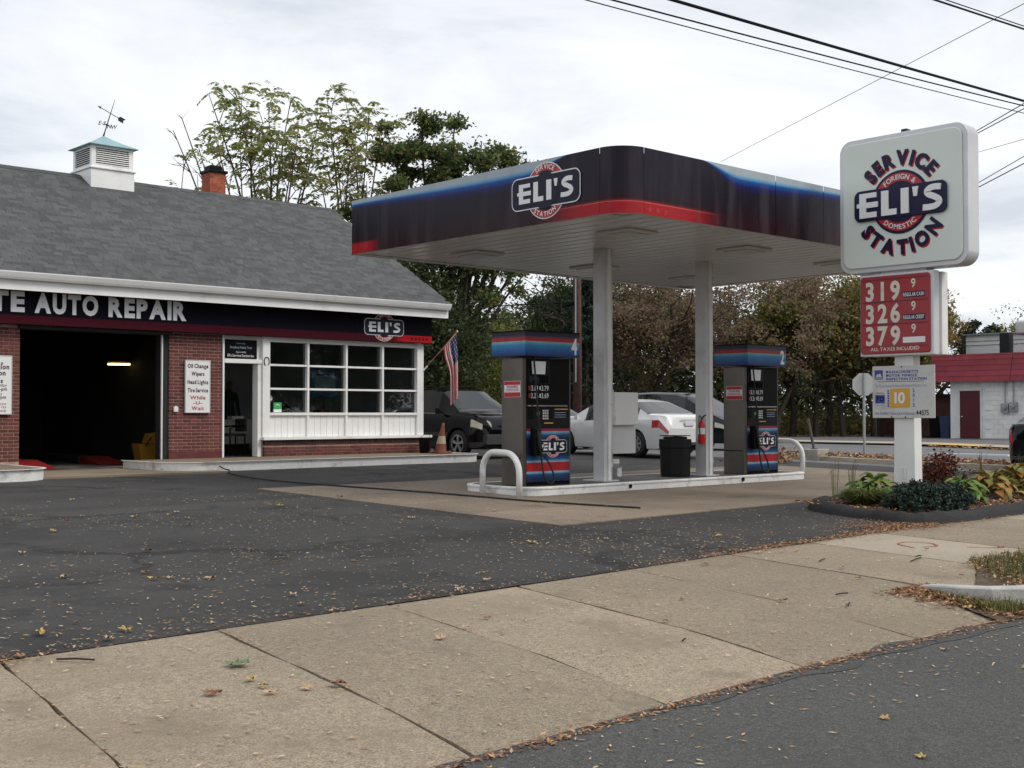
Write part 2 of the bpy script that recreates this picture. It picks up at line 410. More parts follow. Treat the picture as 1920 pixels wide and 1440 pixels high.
def rrect(w, h, r, n=6):
    P = []
    for cx, cy, a0 in ((w / 2 - r, h / 2 - r, 0), (-w / 2 + r, h / 2 - r, 90), (-w / 2 + r, -h / 2 + r, 180), (w / 2 - r, -h / 2 + r, 270)):
        for i in range(n + 1):
            t = R(a0 + 90 * i / n); P.append((cx + r * math.cos(t), cy + r * math.sin(t)))
    return P
def circ(r, n=48): return [(r * math.cos(2 * math.pi * i / n), r * math.sin(2 * math.pi * i / n)) for i in range(n)]
def star(r, cx, cy): return [(cx + (r if i % 2 == 0 else r * .4) * math.sin(math.pi * i / 5), cy + (r if i % 2 == 0 else r * .4) * math.cos(math.pi * i / 5)) for i in range(10)]

# the five glyphs of the house wordmark, unit height
def wordmark():
    V_, F_ = [], []
    def poly(p):
        n = len(V_); V_.extend(p); F_.append(tuple(range(n, n + len(p))))
    poly([(.12, 0), (.90, 0), (.90, .22), (.42, .22), (.42, .40), (.96, .40), (.96, .62), (.42, .62), (.42, .80), (.90, .80), (.90, 1), (.12, 1), (.12, .60), (0, .60), (0, .44), (.12, .44)])
    poly([(1.12, 0), (1.80, 0), (1.80, .24), (1.44, .24), (1.44, 1), (1.12, 1)])
    poly([(2.00, 0), (2.34, 0), (2.34, 1), (2.00, 1)])
    poly([(2.56, .62), (2.70, .62), (2.76, 1), (2.50, 1)])
    # S as a broad stroke
    c = [(3.72, .86), (3.50, .885), (3.28, .86), (3.13, .745), (3.20, .62), (3.42, .52), (3.60, .41), (3.655, .28), (3.52, .155), (3.28, .115), (2.96, .125)]
    pts = []
    for i in range(len(c) - 1):
        p0, p1, p2, p3 = c[max(i - 1, 0)], c[i], c[i + 1], c[min(i + 2, len(c) - 1)]
        for k in range(4):
            t = k / 4.0; pts.append(tuple(.5 * (2 * p1[j] + (-p0[j] + p2[j]) * t + (2 * p0[j] - 5 * p1[j] + 4 * p2[j] - p3[j]) * t * t + (-p0[j] + 3 * p1[j] - 3 * p2[j] + p3[j]) * t ** 3) for j in (0, 1)))
    pts.append(c[-1]); n = len(V_)
    for i, p in enumerate(pts):
        a = pts[max(i - 1, 0)]; b = pts[min(i + 1, len(pts) - 1)]; dx, dy = b[0] - a[0], b[1] - a[1]; l = math.hypot(dx, dy); hw = .118
        V_.append((p[0] - dy / l * hw, p[1] + dx / l * hw)); V_.append((p[0] + dy / l * hw, p[1] - dx / l * hw))
    for i in range(len(pts) - 1): F_.append((n + 2 * i + 1, n + 2 * i + 3, n + 2 * i + 2, n + 2 * i))
    return V_, F_, 3.80
def logo(parent, fr, s, top='SERVICE', bottom='STATION', step=.003):
    """round badge with a bar across it; s = width of the bar. Flat print in layers a few millimetres thick."""
    b = MB(); k = s / 1.40
    def ply(p, t, mi): b.flat([(x * k, y * k) for x, y in p], [tuple(range(len(p)))], fr, t * step, mi)
    ply(circ(.405), 1, 0); ply(circ(.388), 2, 1); ply(circ(.285), 3, 2)
    ply(rrect(1.40, .475, .12), 3.7, 0); ply(rrect(1.365, .44, .105), 4.4, 2); ply(circ(.262), 5.1, 2)
    v, f, w = wordmark(); h = .285
    b.flat([((p[0] - w / 2) * h * 1.06 * k, (p[1] - .5) * h * k) for p in v], f, fr, 5.8 * step, 3)
    for t, a, inn in ((top, 90, False), (bottom, -90, True)):
        if t:
            v, f = arc_text(t, .064, .308 if not inn else .368, a, .018, .22, inn)
            b.flat([(p[0] * k, p[1] * k) for p in v], f, fr, 5.8 * step, 3)
    return b.build('logo', ['print_light', 'red_print', 'navy', 'print_white'], parent)
# ------------------------------------------------------------------ the lie of the land
def yb(x): return float(np.interp(x, [-40, 2.6, 8.4, 13.5, 60], [6.6, 7.06, 7.42, 7.75, 8.0]))       # back of the pavement
def ye(x): return float(np.interp(x, [-40, 3.6, 6.3, 60], [4.0, 4.11, 4.26, 4.26]))                    # edge of the road
def G(x, y):
    if y < 4.1: return 0.0
    if y < 7.0: return float(np.interp(y, [4.1, 5.0, 7.0], [0.0, .07, .127]))
    return min(.41, .25 + .019 * (y - 13.5))
def sstep(a, b, x):
    t = min(1, max(0, (x - a) / (b - a))); return t * t * (3 - 2 * t)
def SW(x, y):
    t = sstep(7.4, 9.4, x) * sstep(4.3, 5.3, y); e0 = ye(x); b0 = yb(x)
    a = float(np.interp(y, [e0, e0 + .35, e0 + 1.0, b0], [.006, .035, .078, .129])); f = float(np.interp(y, [4.4, b0], [.118, .140]))
    return a * (1 - t) + f * t

def ground_mat(name, col, rough, var, vs, fine, fs, bump, bs, crack=None, stains=(), speck=None, streak=None):
    m = bpy.data.materials.new(name); m.use_nodes = True; nt = m.node_tree; L = nt.links.new; N = nt.nodes.new
    b = nt.nodes['Principled BSDF']; b.inputs['Roughness'].default_value = rough; b.inputs['Specular IOR Level'].default_value = .35
    pos = N('ShaderNodeNewGeometry').outputs['Position']
    def noise(s, d=5, r=.6, vec=None):
        n = N('ShaderNodeTexNoise'); n.inputs['Scale'].default_value = s; n.inputs['Detail'].default_value = d; n.inputs['Roughness'].default_value = r; L(vec or pos, n.inputs['Vector']); return n
    def mr(v, a, c, d, e_):
        x = N('ShaderNodeMapRange'); L(v, x.inputs[0])
        for i, q in enumerate((a, c, d, e_)): x.inputs[i + 1].default_value = q
        return x.outputs[0]
    def mix(fac, a, c, mode='MIX'):
        x = N('ShaderNodeMix'); x.data_type = 'RGBA'; x.blend_type = mode
        if isinstance(fac, float): x.inputs['Factor'].default_value = fac
        else: L(fac, x.inputs['Factor'])
        for k, v in (('A', a), ('B', c)):
            if isinstance(v, tuple): x.inputs[k].default_value = (*v, 1)
            else: L(v, x.inputs[k])
        return x.outputs['Result']
    def grey(v):
        k = N('ShaderNodeCombineColor')
        for i in range(3): L(v, k.inputs[i])
        return k.outputs[0]
    cur = mix(mr(noise(vs).outputs['Fac'], .3, .7, 0, 1), tuple(c * (1 - var) for c in col), tuple(c * (1 + var) for c in col))
    oi = N('ShaderNodeObjectInfo'); cur = mix(1.0, cur, grey(mr(oi.outputs['Random'], 0, 1, .86, 1.12)), 'MULTIPLY')
    cur = mix(1.0, cur, grey(mr(noise(fs, 2, .8).outputs['Fac'], .36, .64, 1 - fine, 1 + fine)), 'MULTIPLY')
    cur = mix(1.0, cur, grey(mr(noise(fs * .28, 3, .7).outputs['Fac'], .34, .66, 1 - fine * .5, 1 + fine * .5)), 'MULTIPLY')
    for (sc_, lo, hi, c, amt) in stains:
        f_ = mr(noise(sc_, 7, .62).outputs['Fac'], lo, hi, 0, amt); cur = mix(f_, cur, tuple(c))
    if streak:
        for rot, sc_, c, amt in streak:
            mp = N('ShaderNodeMapping'); mp.inputs['Rotation'].default_value = (0, 0, rot); mp.inputs['Scale'].default_value = sc_; L(pos, mp.inputs[0])
            cur = mix(mr(noise(1.0, 4, .55, mp.outputs[0]).outputs['Fac'], .54, .68, 0, amt), cur, tuple(c))
    if speck:
        vo = N('ShaderNodeTexVoronoi'); vo.inputs['Scale'].default_value = speck[0]; L(pos, vo.inputs['Vector'])
        cur = mix(mr(vo.outputs['Distance'], speck[1], speck[1] * .6, 0, 1), cur, tuple(speck[2]))
    if crack:
        nn = noise(1.1, 5, .7); ad_ = N('ShaderNodeVectorMath'); ad_.operation = 'MULTIPLY_ADD'; L(nn.outputs['Color'], ad_.inputs[0]); ad_.inputs[1].default_value = (1.4, 1.4, 0); L(pos, ad_.inputs[2])
        vo = N('ShaderNodeTexVoronoi'); vo.feature = 'DISTANCE_TO_EDGE'; vo.inputs['Scale'].default_value = crack[0]; L(ad_.outputs[0], vo.inputs['Vector'])
        msk = mr(noise(.22, 3).outputs['Fac'], .47, .56, 0, 1)
        f_ = N('ShaderNodeMath'); f_.operation = 'MULTIPLY'; L(mr(vo.outputs['Distance'], crack[1], crack[1] * .3, 0, crack[3]), f_.inputs[0]); L(msk, f_.inputs[1])
        cur = mix(f_.outputs[0], cur, tuple(crack[2]))
    L(cur, b.inputs['Base Color'])
    bp = N('ShaderNodeBump'); bp.inputs['Strength'].default_value = bump; bp.inputs['Distance'].default_value = .012
    L(noise(bs, 3, .7).outputs['Fac'], bp.inputs['Height']); L(bp.outputs[0], b.inputs['Normal'])
    M[name] = m
ground_mat('asphalt_lot', (.046, .044, .043), .85, .14, .5, .42, 100, .7, 120, crack=(.36, .030, (.014, .014, .015), .85), streak=((R(38), (.10, 1.1, 1), (.026, .025, .026), .6), (R(-12), (.09, .9, 1), (.066, .062, .058), .5)),
           stains=((.35, .50, .68, (.062, .058, .055), .8), (.55, .53, .60, (.028, .027, .028), .75), (1.7, .60, .68, (.022, .021, .022), .7), (.9, .62, .70, (.080, .073, .064), .5)))
ground_mat('asphalt_road', (.086, .086, .083), .88, .08, .4, .42, 90, .7, 130, crack=(.3, .012, (.045, .045, .046), .35),
           stains=((.5, .54, .70, (.070, .069, .067), .8), (2.2, .62, .72, (.11, .11, .108), .35)), speck=(42, .20, (.19, .18, .165)))
ground_mat('asphalt_patch', (.055, .055, .056), .85, .15, 2, .4, 90, .6, 90)
ground_mat('asphalt_far', (.135, .136, .14), .85, .10, .35, .2, 60, .5, 60, stains=((.4, .52, .7, (.10, .10, .105), .8),))
ground_mat('walk', (.270, .222, .162), .9, .12, .55, .34, 85, .6, 95, stains=((.6, .50, .72, (.215, .172, .120), .85), (2.4, .58, .72, (.165, .138, .105), .6)), speck=(38, .17, (.13, .10, .075)))
ground_mat('walk_new', (.36, .31, .24), .88, .06, .8, .16, 110, .5, 95, stains=((.9, .55, .75, (.30, .275, .235), .7),))
ground_mat('pad', (.215, .172, .130), .85, .14, .45, .20, 100, .5, 80, stains=((.55, .48, .68, (.145, .118, .094), .85), (1.6, .58, .68, (.085, .070, .058), .65), (.8, .60, .68, (.25, .205, .16), .6)))
ground_mat('island_top', (.12, .11, .10), .7, .2, .7, .2, 90, .5, 60, stains=((1.2, .45, .65, (.055, .05, .045), .8),))
ground_mat('platform_top', (.22, .175, .125), .85, .15, .8, .2, 90, .5, 60, stains=((1.0, .5, .7, (.15, .12, .09), .8),))
ground_mat('soil', (.10, .072, .048), .95, .3, 1.2, .4, 40, .9, 30)
ground_mat('berm', (.024, .024, .026), .85, .2, 1.0, .3, 90, .8, 60)
ground_mat('earth', (.12, .11, .095), .95, .2, .2, .3, 20, .6, 20)

def grid(name, xs, y0f, y1f, ny, zf, m, label=None, kind='structure', parent=None):
    vs = []; fs = []; nx = len(xs)
    for x in xs:
        a, b = y0f(x), y1f(x)
        for j in range(ny + 1):
            y = a + (b - a) * j / ny; vs.append((x, y, zf(x, y)))
    for i in range(nx - 1):
        for j in range(ny): fs.append((i * (ny + 1) + j, (i + 1) * (ny + 1) + j, (i + 1) * (ny + 1) + j + 1, i * (ny + 1) + j + 1))
    o = MB().add(vs, fs).build(name, m, parent, recentre=False)
    if kind: tag(o, label, None, None, kind)
    return o
ys = [-400, 3.8, 4.5, 5.0, 7.0, 21.9, 420]
vs, fs = [], []
for i, x in enumerate((-400, 500)):
    for y in ys: vs.append((x, y, G(x, min(y, 60)) - .075 if y > 3.9 else -.075))
n_ = len(ys)
for j in range(n_ - 1): fs.append((j, n_ + j, n_ + j + 1, j + 1))
tag(MB().add(vs, fs).build('ground', 'earth', recentre=False), kind='structure')
grid('road', [-60, -20] + [x * .8 for x in range(-12, 40)] + [60, 200], lambda x: -7.5, lambda x: ye(x) + .02, 6, lambda x, y: .004 + .0 * y, 'asphalt_road')
far_walk = grid('pavement', [-60, -20, 0, 30, 60, 200], lambda x: -10.5, lambda x: -7.5, 1, lambda x, y: .10, 'walk')
grid('lot', [-60, -30, -10] + [x * 1.0 for x in range(0, 26)] + [25.6], lambda x: yb(x) - .02, lambda x: 60.0, 60, lambda x, y: G(x, y) - .004, 'asphalt_lot')
# pavement of cast slabs: each slab its own piece, joints open between them
walk = root('sidewalk', (6, 5.6, 0), None, None, kind='structure')
J = []      # joints as polylines from the back of the pavement to the road
for k in range(-6, 1): xb = 2.6 + 1.42 * k; J.append([(xb, yb(xb)), (xb - .43, ye(xb))])
for xb, xf in ((3.99, 3.57), (5.42, 4.93), (6.76, 6.27), (8.2, 7.60)): J.append([(xb, yb(xb)), (xf, ye(xf))])
J.append([(9.75, yb(9.75)), (9.20, 5.15), (8.72, 4.27)])
J2 = [[(9.75, yb(9.75)), (9.25, 5.15), (9.32, 4.72)]] + [[(9.75 + 1.5 * k, yb(9.75 + 1.5 * k)), (9.75 + 1.5 * k - .40, 5.55)] for k in range(1, 12)]
def along(pl, t):
    ls = [math.dist(pl[i], pl[i + 1]) for i in range(len(pl) - 1)]; d = t * sum(ls)
    for i, l in enumerate(ls):
        if d <= l or i == len(ls) - 1: q = d / l; return (pl[i][0] + (pl[i + 1][0] - pl[i][0]) * q, pl[i][1] + (pl[i + 1][1] - pl[i][1]) * q)
        d -= l
def slab(a, b, m, jit):
    nu, nv = 7, 14; g = .008; vs = []; fs = []
    for i in range(nu + 1):
        for j in range(nv + 1):
            t = .004 + .992 * j / nv; p = along(a, t); q = along(b, t); s = i / nu; d = math.dist(p, q); s = g / d + s * (1 - 2 * g / d)
            w_ = .006 * math.sin(17.3 * t + 3.1 * p[0]) * (1 if i in (0, nu) else 0) + .004 * math.sin(53 * t + p[0]) * (1 if i in (0, nu) else 0)
            x = p[0] + (q[0] - p[0]) * s + w_; y = p[1] + (q[1] - p[1]) * s
            if j == nv: y += .012 * math.sin(x * 21) + .008 * math.sin(x * 47)
            ed = -.008 if (i in (0, nu) or j in (0, nv)) else 0
            vs.append((x, y, SW(x, y) + jit + ed))
    for i in range(nu):
        for j in range(nv): k = i * (nv + 1) + j; fs.append((k, k + 1, k + nv + 2, k + nv + 1))
    rim = [(i, 0) for i in range(nu + 1)] + [(nu, j) for j in range(1, nv + 1)] + [(i, nv) for i in range(nu - 1, -1, -1)] + [(0, j) for j in range(nv - 1, 0, -1)]
    base = len(vs)
    for (i, j) in rim: p = vs[i * (nv + 1) + j]; vs.append((p[0], p[1], p[2] - .09))
    for k in range(len(rim)):
        i, j = rim[k]; i2, j2 = rim[(k + 1) % len(rim)]; fs.append((i * (nv + 1) + j, i2 * (nv + 1) + j2, base + (k + 1) % len(rim), base + k))
    o = MB().add(vs, fs).build('slab', m, walk)
    smooth_edges(o, 50)
for k in range(len(J) - 1): slab(J[k], J[k + 1], 'walk', random.uniform(-.003, .003))
for k in range(len(J2) - 1): slab(J2[k], J2[k + 1], 'walk_new' if k in (1, 4) else 'walk', random.uniform(-.003, .003))
# concrete forecourt slabs under the canopy
pad = root('forecourt_pad', (16.8, 13.7, .25), None, None, kind='structure')
px = [10.22, 12.2, 14.6, 17.0, 19.4, 21.6, 23.5]; py = [10.32, 12.0, 13.5, 15.2, 17.05]
for i in range(len(px) - 1):
    for j in range(len(py) - 1):
        x0, x1, y0, y1 = px[i] + .006, px[i + 1] - .006, py[j] + .006, py[j + 1] - .006
        if i == len(px) - 2: x1 += .0
        dz = .006 + random.uniform(0, .003)
        sk = lambda x, y: y + .055 * (x - 10.3) * (1 if j == 0 and y < 11 else 0)      # front edge runs with the street
        q = [(x0, sk(x0, y0)), (x1, sk(x1, y0)), (x1, y1), (x0, y1)]
        vs = [(a, b, G(a, b) + dz) for a, b in q] + [(a, b, G(a, b) - .05) for a, b in q]
        MB().add(vs, [(0, 1, 2, 3), (0, 4, 5, 1), (1, 5, 6, 2), (2, 6, 7, 3), (3, 7, 4, 0)]).build('slab', 'pad', pad)
# concrete threshold in front of the repair bay
B('bay_apron', 'platform_top', None, 7.9, 11.9, 20.85, 23.32, .30, .416); tag(bpy.data.objects['bay_apron'], kind='structure')
# side street, its kerb strip, far pavement and the yard beyond
def quadg(name, x0, x1, y0, y1, dz, m, nx=1, ny=24):
    return grid(name, [x0 + (x1 - x0) * i / nx for i in range(nx + 1)], lambda x: y0, lambda x: y1, ny, lambda x, y: G(x, y) + dz, m)
quadg('side_street', 25.6, 38.2, 4.3, 70, -.002, 'asphalt_far', 3, 40)
quadg('side_pavement', 38.2, 40.2, 7.6, 29.6, .075, 'walk_new', 1, 20)
quadg('yard', 40.2, 51.5, 7.6, 70, .0, 'asphalt_far', 2, 40)
B('lane_line', 'print_white', None, 33.6, 33.75, 16.2, 18.6, .30, .345); tag(bpy.data.objects['lane_line'], kind='structure')
yk = MB().add([(38.1, 19.5, G(0, 19.5) + .083), (39.6, 19.5, G(0, 19.5) + .083), (39.6, 21.3, G(0, 21.3) + .083), (38.1, 21.3, G(0, 21.3) + .083)], [(0, 1, 2, 3)]).build('kerb_paint', 'yellow_paint', recentre=False); tag(yk, kind='structure')
# little kerbed strip between forecourt and side street
vs = []; fs = []; N_ = 20
for i in range(N_ + 1):
    t = i / N_; y = 12.6 + 6.6 * t; w = .55 * math.sin(math.pi * min(1, max(0, t))) ** .4 + .12; x = 27.3
    for dx, dz in ((-w - .14, .0), (-w - .12, .10), (-w, .11), (w, .11), (w + .12, .10), (w + .14, 0)): vs.append((x + dx, y, G(x, y) + dz))
for i in range(N_):
    for j in range(5): k = i * 6 + j; fs.append((k, k + 1, k + 7, k + 6))
b_ = MB().add(vs, fs); b_.m = [1 if (k % 5) == 2 else 0 for k in range(len(fs))]
tag(b_.build('kerb_strip', ['walk_new', 'soil'], recentre=False), kind='structure')

# granite kerb curling from the drive to the road, and the verge behind it
kp = [(9.21, 5.12), (9.16, 4.98), (9.15, 4.80), (9.22, 4.60), (9.44, 4.44), (9.8, 4.36), (10.5, 4.33), (14, 4.33), (26, 4.33)]
def strip_along(pl, prof, zf):
    vs = []; fs = []; k = len(prof); n = len(pl)
    for i, p in enumerate(pl):
        a = pl[max(i - 1, 0)]; b = pl[min(i + 1, n - 1)]; dx, dy = b[0] - a[0], b[1] - a[1]; l = math.hypot(dx, dy); nx, ny = -dy / l, dx / l
        for (o_, z) in prof: vs.append((p[0] + nx * o_, p[1] + ny * o_, zf(i, p) + z))
    for i in range(n - 1):
        for j in range(k - 1): fs.append((i * k + j, i * k + j + 1, (i + 1) * k + j + 1, (i + 1) * k + j))
    fs.append(tuple(range(k))); fs.append(tuple(range((n - 1) * k, n * k))[::-1])
    return vs, fs
vs, fs = strip_along(kp, [(-.075, -.18), (-.075, -.01), (-.065, 0), (.065, 0), (.075, -.01), (.075, -.18)], lambda i, p: [.128, .145, .155, .16, .16, .16, .16, .16, .16][i])
tag(MB().add(vs, fs).build('kerb', 'granite', recentre=False), kind='structure')
tag(MB().add([(9.40, 4.80, .112), (9.30, 4.62, .112), (9.5, 4.5, .118), (10.5, 4.42, .125), (26, 4.42, .125), (26, 5.56, .13), (10.9, 5.56, .13)], [tuple(range(7))]).build('verge', 'soil', recentre=False), kind='structure')
tag(MB().add([(8.60, 4.20, .012), (9.10, 4.16, .02), (9.6, 4.2, .012), (9.5, 4.40, .03), (9.13, 4.65, .06), (9.05, 4.95, .09), (9.07, 5.2, .11)], [tuple(range(7))]).build('gutter_soil', 'soil', recentre=False), kind='structure')

# planting bed behind the pavement with its asphalt berm
bed_out = [(24.0, 8.05), (20, 7.98), (17, 7.92), (15.2, 7.88), (14.4, 7.92), (14.1, 8.12), (14.15, 8.6), (14.35, 9.2), (14.6, 9.65), (15.1, 10.0), (16, 10.25), (18, 10.35), (24.0, 10.45)]
def catmull(pl, k=5):
    out = []
    for i in range(len(pl) - 1):
        p0, p1, p2, p3 = pl[max(i - 1, 0)], pl[i], pl[i + 1], pl[min(i + 2, len(pl) - 1)]
        for q in range(k):
            t = q / k; out.append(tuple(.5 * (2 * p1[j] + (-p0[j] + p2[j]) * t + (2 * p0[j] - 5 * p1[j] + 4 * p2[j] - p3[j]) * t * t + (-p0[j] + 3 * p1[j] - 3 * p2[j] + p3[j]) * t ** 3) for j in range(len(p1))))
    out.append(tuple(pl[-1])); return out
bo = catmull(bed_out, 6)
vs, fs = strip_along(bo, [(.17, -.03), (.14, .05), (.08, .105), (.0, .125), (-.08, .105), (-.14, .05), (-.17, -.03)], lambda i, p: max(G(*p), SW(p[0], min(p[1], 7.7)) * 0) + .012 * math.sin(i * 1.7) + .01 * math.sin(i * .61))
o = MB().add(vs, fs).build('berm', 'berm', smooth=True, recentre=False); tag(o, kind='structure')
vs = [(18.5, 9.2, .29)] + [(p[0], p[1], G(*p) + .075) for p in bo]
fs = [(0, i, i + 1) for i in range(1, len(bo))]
tag(MB().add(vs, fs).build('mulch_bed', 'mulch', recentre=False), kind='structure')
# tarred repair along the gutter of the road
tp = [(x_, ye(x_) - .10 - .05 * math.sin(x_ * 2.3) - .04 * math.sin(x_ * 5.1)) for x_ in np.linspace(4.6, 13, 60)]
vs, fs = [], []
for i, (x_, y_) in enumerate(tp):
    w_ = (.05 + .05 * math.sin(x_ * 1.7 + 1) + .03 * math.sin(x_ * 6.3)) * min(1, (x_ - 4.5) * .8); w_ = max(.012, w_); vs += [(x_, y_ - w_ - .02 * math.sin(x_ * 9), .0075), (x_, y_ + w_, .0075)]
for i in range(len(tp) - 1): fs.append((2 * i, 2 * i + 2, 2 * i + 3, 2 * i + 1))
tag(MB().add(vs, fs).build('tar_patch', 'asphalt_patch', recentre=False), kind='structure')
# red survey marks sprayed on the pavement
b_ = MB()
for pl in ([(11.55, 6.55), (11.75, 6.85), (12.0, 6.9), (12.1, 6.7), (11.9, 6.5), (11.7, 6.55)], [(12.05, 6.25), (12.2, 6.05), (12.45, 6.05)]):
    pl = catmull(pl, 5); v_, f_ = strip_along(pl, [(-.013, 0), (.013, 0)], lambda i, p: SW(*p) + .006); b_.add(v_, f_[:-2])
tag(b_.build('survey_mark', 'spray_red', recentre=False), kind='structure')
# ------------------------------------------------------------------ service building
BLD = root('service_building', (13.5, 23.3, .41), 'brick service station with grey shingled gable roof, open repair bay and white-framed office window', 'building')
RY, RZ, EY, EZ = 27.6, 6.93, 22.66, 4.075           # ridge and eaves
X0, X1 = 3.0, 18.78
# printed fascia band
def band_mat():
    m = bpy.data.materials.new('band_print'); m.use_nodes = True; nt = m.node_tree; L = nt.links.new; N = nt.nodes.new
    b = nt.nodes['Principled BSDF']; b.inputs['Roughness'].default_value = .5; b.inputs['Specular IOR Level'].default_value = .06
    p = N('ShaderNodeNewGeometry'); s = N('ShaderNodeSeparateXYZ'); L(p.outputs['Position'], s.inputs[0])
    def mr(v, a, c, d=0.0, e_=1.0):
        x = N('ShaderNodeMapRange'); x.interpolation_type = 'SMOOTHSTEP'; L(v, x.inputs[0])
        for i, q in enumerate((a, c, d, e_)): x.inputs[i + 1].default_value = q
        return x.outputs[0]
    def mix(f, a, c):
        x = N('ShaderNodeMix'); x.data_type = 'RGBA'; L(f, x.inputs['Factor'])
        for k, v in (('A', a), ('B', c)):
            if isinstance(v, tuple): x.inputs[k].default_value = (*v, 1)
            else: L(v, x.inputs[k])
        return x.outputs['Result']
    def mul(a, c):
        x = N('ShaderNodeMath'); x.operation = 'MULTIPLY'; L(a, x.inputs[0]); L(c, x.inputs[1]); return x.outputs[0]
    c1 = mix(mr(s.outputs[2], 3.34, 3.30), (.004, .004, .009), (.050, .006, .012))
    red = mul(mul(mr(s.outputs[2], 3.335, 3.325), mr(s.outputs[2], 3.17, 3.18)), mr(s.outputs[0], 17.35, 17.8))
    c2 = mix(red, c1, (.40, .012, .016)); L(c2, b.inputs['Base Color']); M['band_print'] = m
band_mat()
ed = [3.0, 4.85, 7.15, 9.45, 11.75, 14.05, 16.35, 18.60]
for i in range(7): B('sign_panel', 'band_print', BLD, ed[i] + .0015, ed[i + 1] - .0015, 23.10, 23.16, 3.155, 3.80)
B('sign_backing', 'black_matte', BLD, 3.0, 18.585, 23.163, 23.31, 3.16, 3.80)
fr = front(0, 23.097, 3.400)
for wd, xa, xb_ in (('TE', 8.26, 8.905), ('AUTO', 9.09, 10.325), ('REPAIR', 10.53, 12.19)):
    v, f = text_fit(wd, .335, xb_ - xa, .05, .12)
    MB().flat(shift(v, xa, 0), f, fr, .003).build('lettering', 'print_light', BLD)
logo(BLD, front(17.18, 23.098, 3.485), 1.13)
b_ = MB()
for k in range(5): b_.flat(star(.045, 18.0 + .11 * k, 3.25), [tuple(range(10))], front(0, 23.097, 0), .0015)
b_.build('star_print', 'black', BLD)
# brickwork: core of mortar with bricks standing proud
bm_ = box_mesh('brick', .193, .06, .0575, 'brick', .003); bh_ = box_mesh('brick_half', .0925, .06, .0575, 'brick', .003)
MOD, CRS = .2032, .0677
nbrick = 0; extra = MB()
def courses(parent, xa, xb_, z0, z1, yf, single):
    global nbrick
    k = 0; z = z0
    while z + .06 < z1:
        x = xa - (MOD / 2 if k % 2 else 0)
        while x < xb_ - .03:
            a, c = max(x, xa), min(x + .193, xb_)
            if c - a > .04:
                if single and nbrick < 300 and c - a > .15 or (single and nbrick < 300 and c - a < .11):
                    piece('brick', bm_ if c - a > .15 else bh_, ((a + c) / 2, yf + .03, z + .029), parent, scale=((c - a) / (.193 if c - a > .15 else .0925), 1, 1)); nbrick += 1
                else: extra.box(a, c, yf, yf + .06, z, z + .0575)
            x += MOD
        z += CRS; k += 1
pil2 = B('brick_pillar', 'mortar', BLD, 11.93, 13.12, 23.306, 23.65, .415, 3.152)
courses(pil2, 11.93, 13.12, .705, 3.14, 23.30, True)
pil1 = B('brick_pillar', 'mortar', BLD, 7.70, 8.90, 23.306, 23.65, .415, 3.152)
courses(pil1, 8.50, 8.90, .60, 3.14, 23.30, True)
courses(pil1, 7.70, 8.49, .60, 3.14, 23.30, False)
B('painted_plinth', 'brick_paint', pil2, 11.925, 13.125, 23.294, 23.66, .57, .702)
base = B('brick_base', 'mortar', BLD, 14.09, 18.56, 23.206, 23.45, .415, .925)
courses(base, 14.09, 18.56, .58, .82, 23.20, False)
rb = MB(); x = 14.09
while x < 18.53: rb.box(x, x + .0575, 23.185, 23.26, .815, .918); x += .0677
tag(rb.build('rowlock_course', 'brick_dark', BLD), kind='stuff')
tag(extra.build('brickwork', 'brick', BLD), kind='stuff')
# walls that close the building
B('end_wall', 'white', BLD, 18.36, 18.56, 23.46, 32.4, .415, 3.80)
B('back_wall', 'block_white', BLD, 3.0, 18.56, 32.4, 32.6, .415, 3.80)
B('gable_wall', 'white', BLD, 2.8, 3.0, 23.3, 32.6, .415, 3.80)
MB().add([(18.56, 23.16, 3.8), (18.56, 32.6, 3.8), (18.56, 27.7, 6.75), (18.4, 23.16, 3.8), (18.4, 32.6, 3.8), (18.4, 27.7, 6.75)], [(0, 1, 2), (5, 4, 3), (0, 2, 5, 3), (2, 1, 4, 5)]).build('gable_end', 'white', BLD)
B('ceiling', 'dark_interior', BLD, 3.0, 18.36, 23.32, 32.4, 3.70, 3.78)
B('partition', 'grey_interior', BLD, 13.0, 13.1, 23.66, 32.4, .415, 3.70)
B('garage_floor', 'garage_floor', BLD, 3.0, 13.0, 23.3, 32.4, .36, .4225)
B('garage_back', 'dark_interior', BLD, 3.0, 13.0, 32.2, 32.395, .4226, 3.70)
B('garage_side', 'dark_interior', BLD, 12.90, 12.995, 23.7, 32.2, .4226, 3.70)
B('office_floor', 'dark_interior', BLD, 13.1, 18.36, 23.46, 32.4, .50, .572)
B('office_back', 'grey_interior', BLD, 13.1, 18.36, 27.3, 27.4, .572, 3.70)
# repair bay opening: lintel, jamb, overhead-door track
B('lintel', 'black_matte', BLD, 8.86, 11.94, 23.2, 23.64, 3.09, 3.153)
B('jamb', 'black_matte', BLD, 11.80, 11.928, 23.34, 23.64, .42, 3.09)
B('door_track', 'white', BLD, 11.765, 11.79, 23.31, 23.36, .42, 3.09)
bay = B('overhead_door', 'white', BLD, 4.6, 7.70, 23.42, 23.46, .42, 3.15)
for k in range(5): B('door_panel', 'white', bay, 4.62, 7.68, 23.395, 23.42, .43 + .545 * k, .96 + .545 * k)
B('wall_left', 'brick', BLD, 3.0, 4.6, 23.306, 23.65, .415, 3.152)
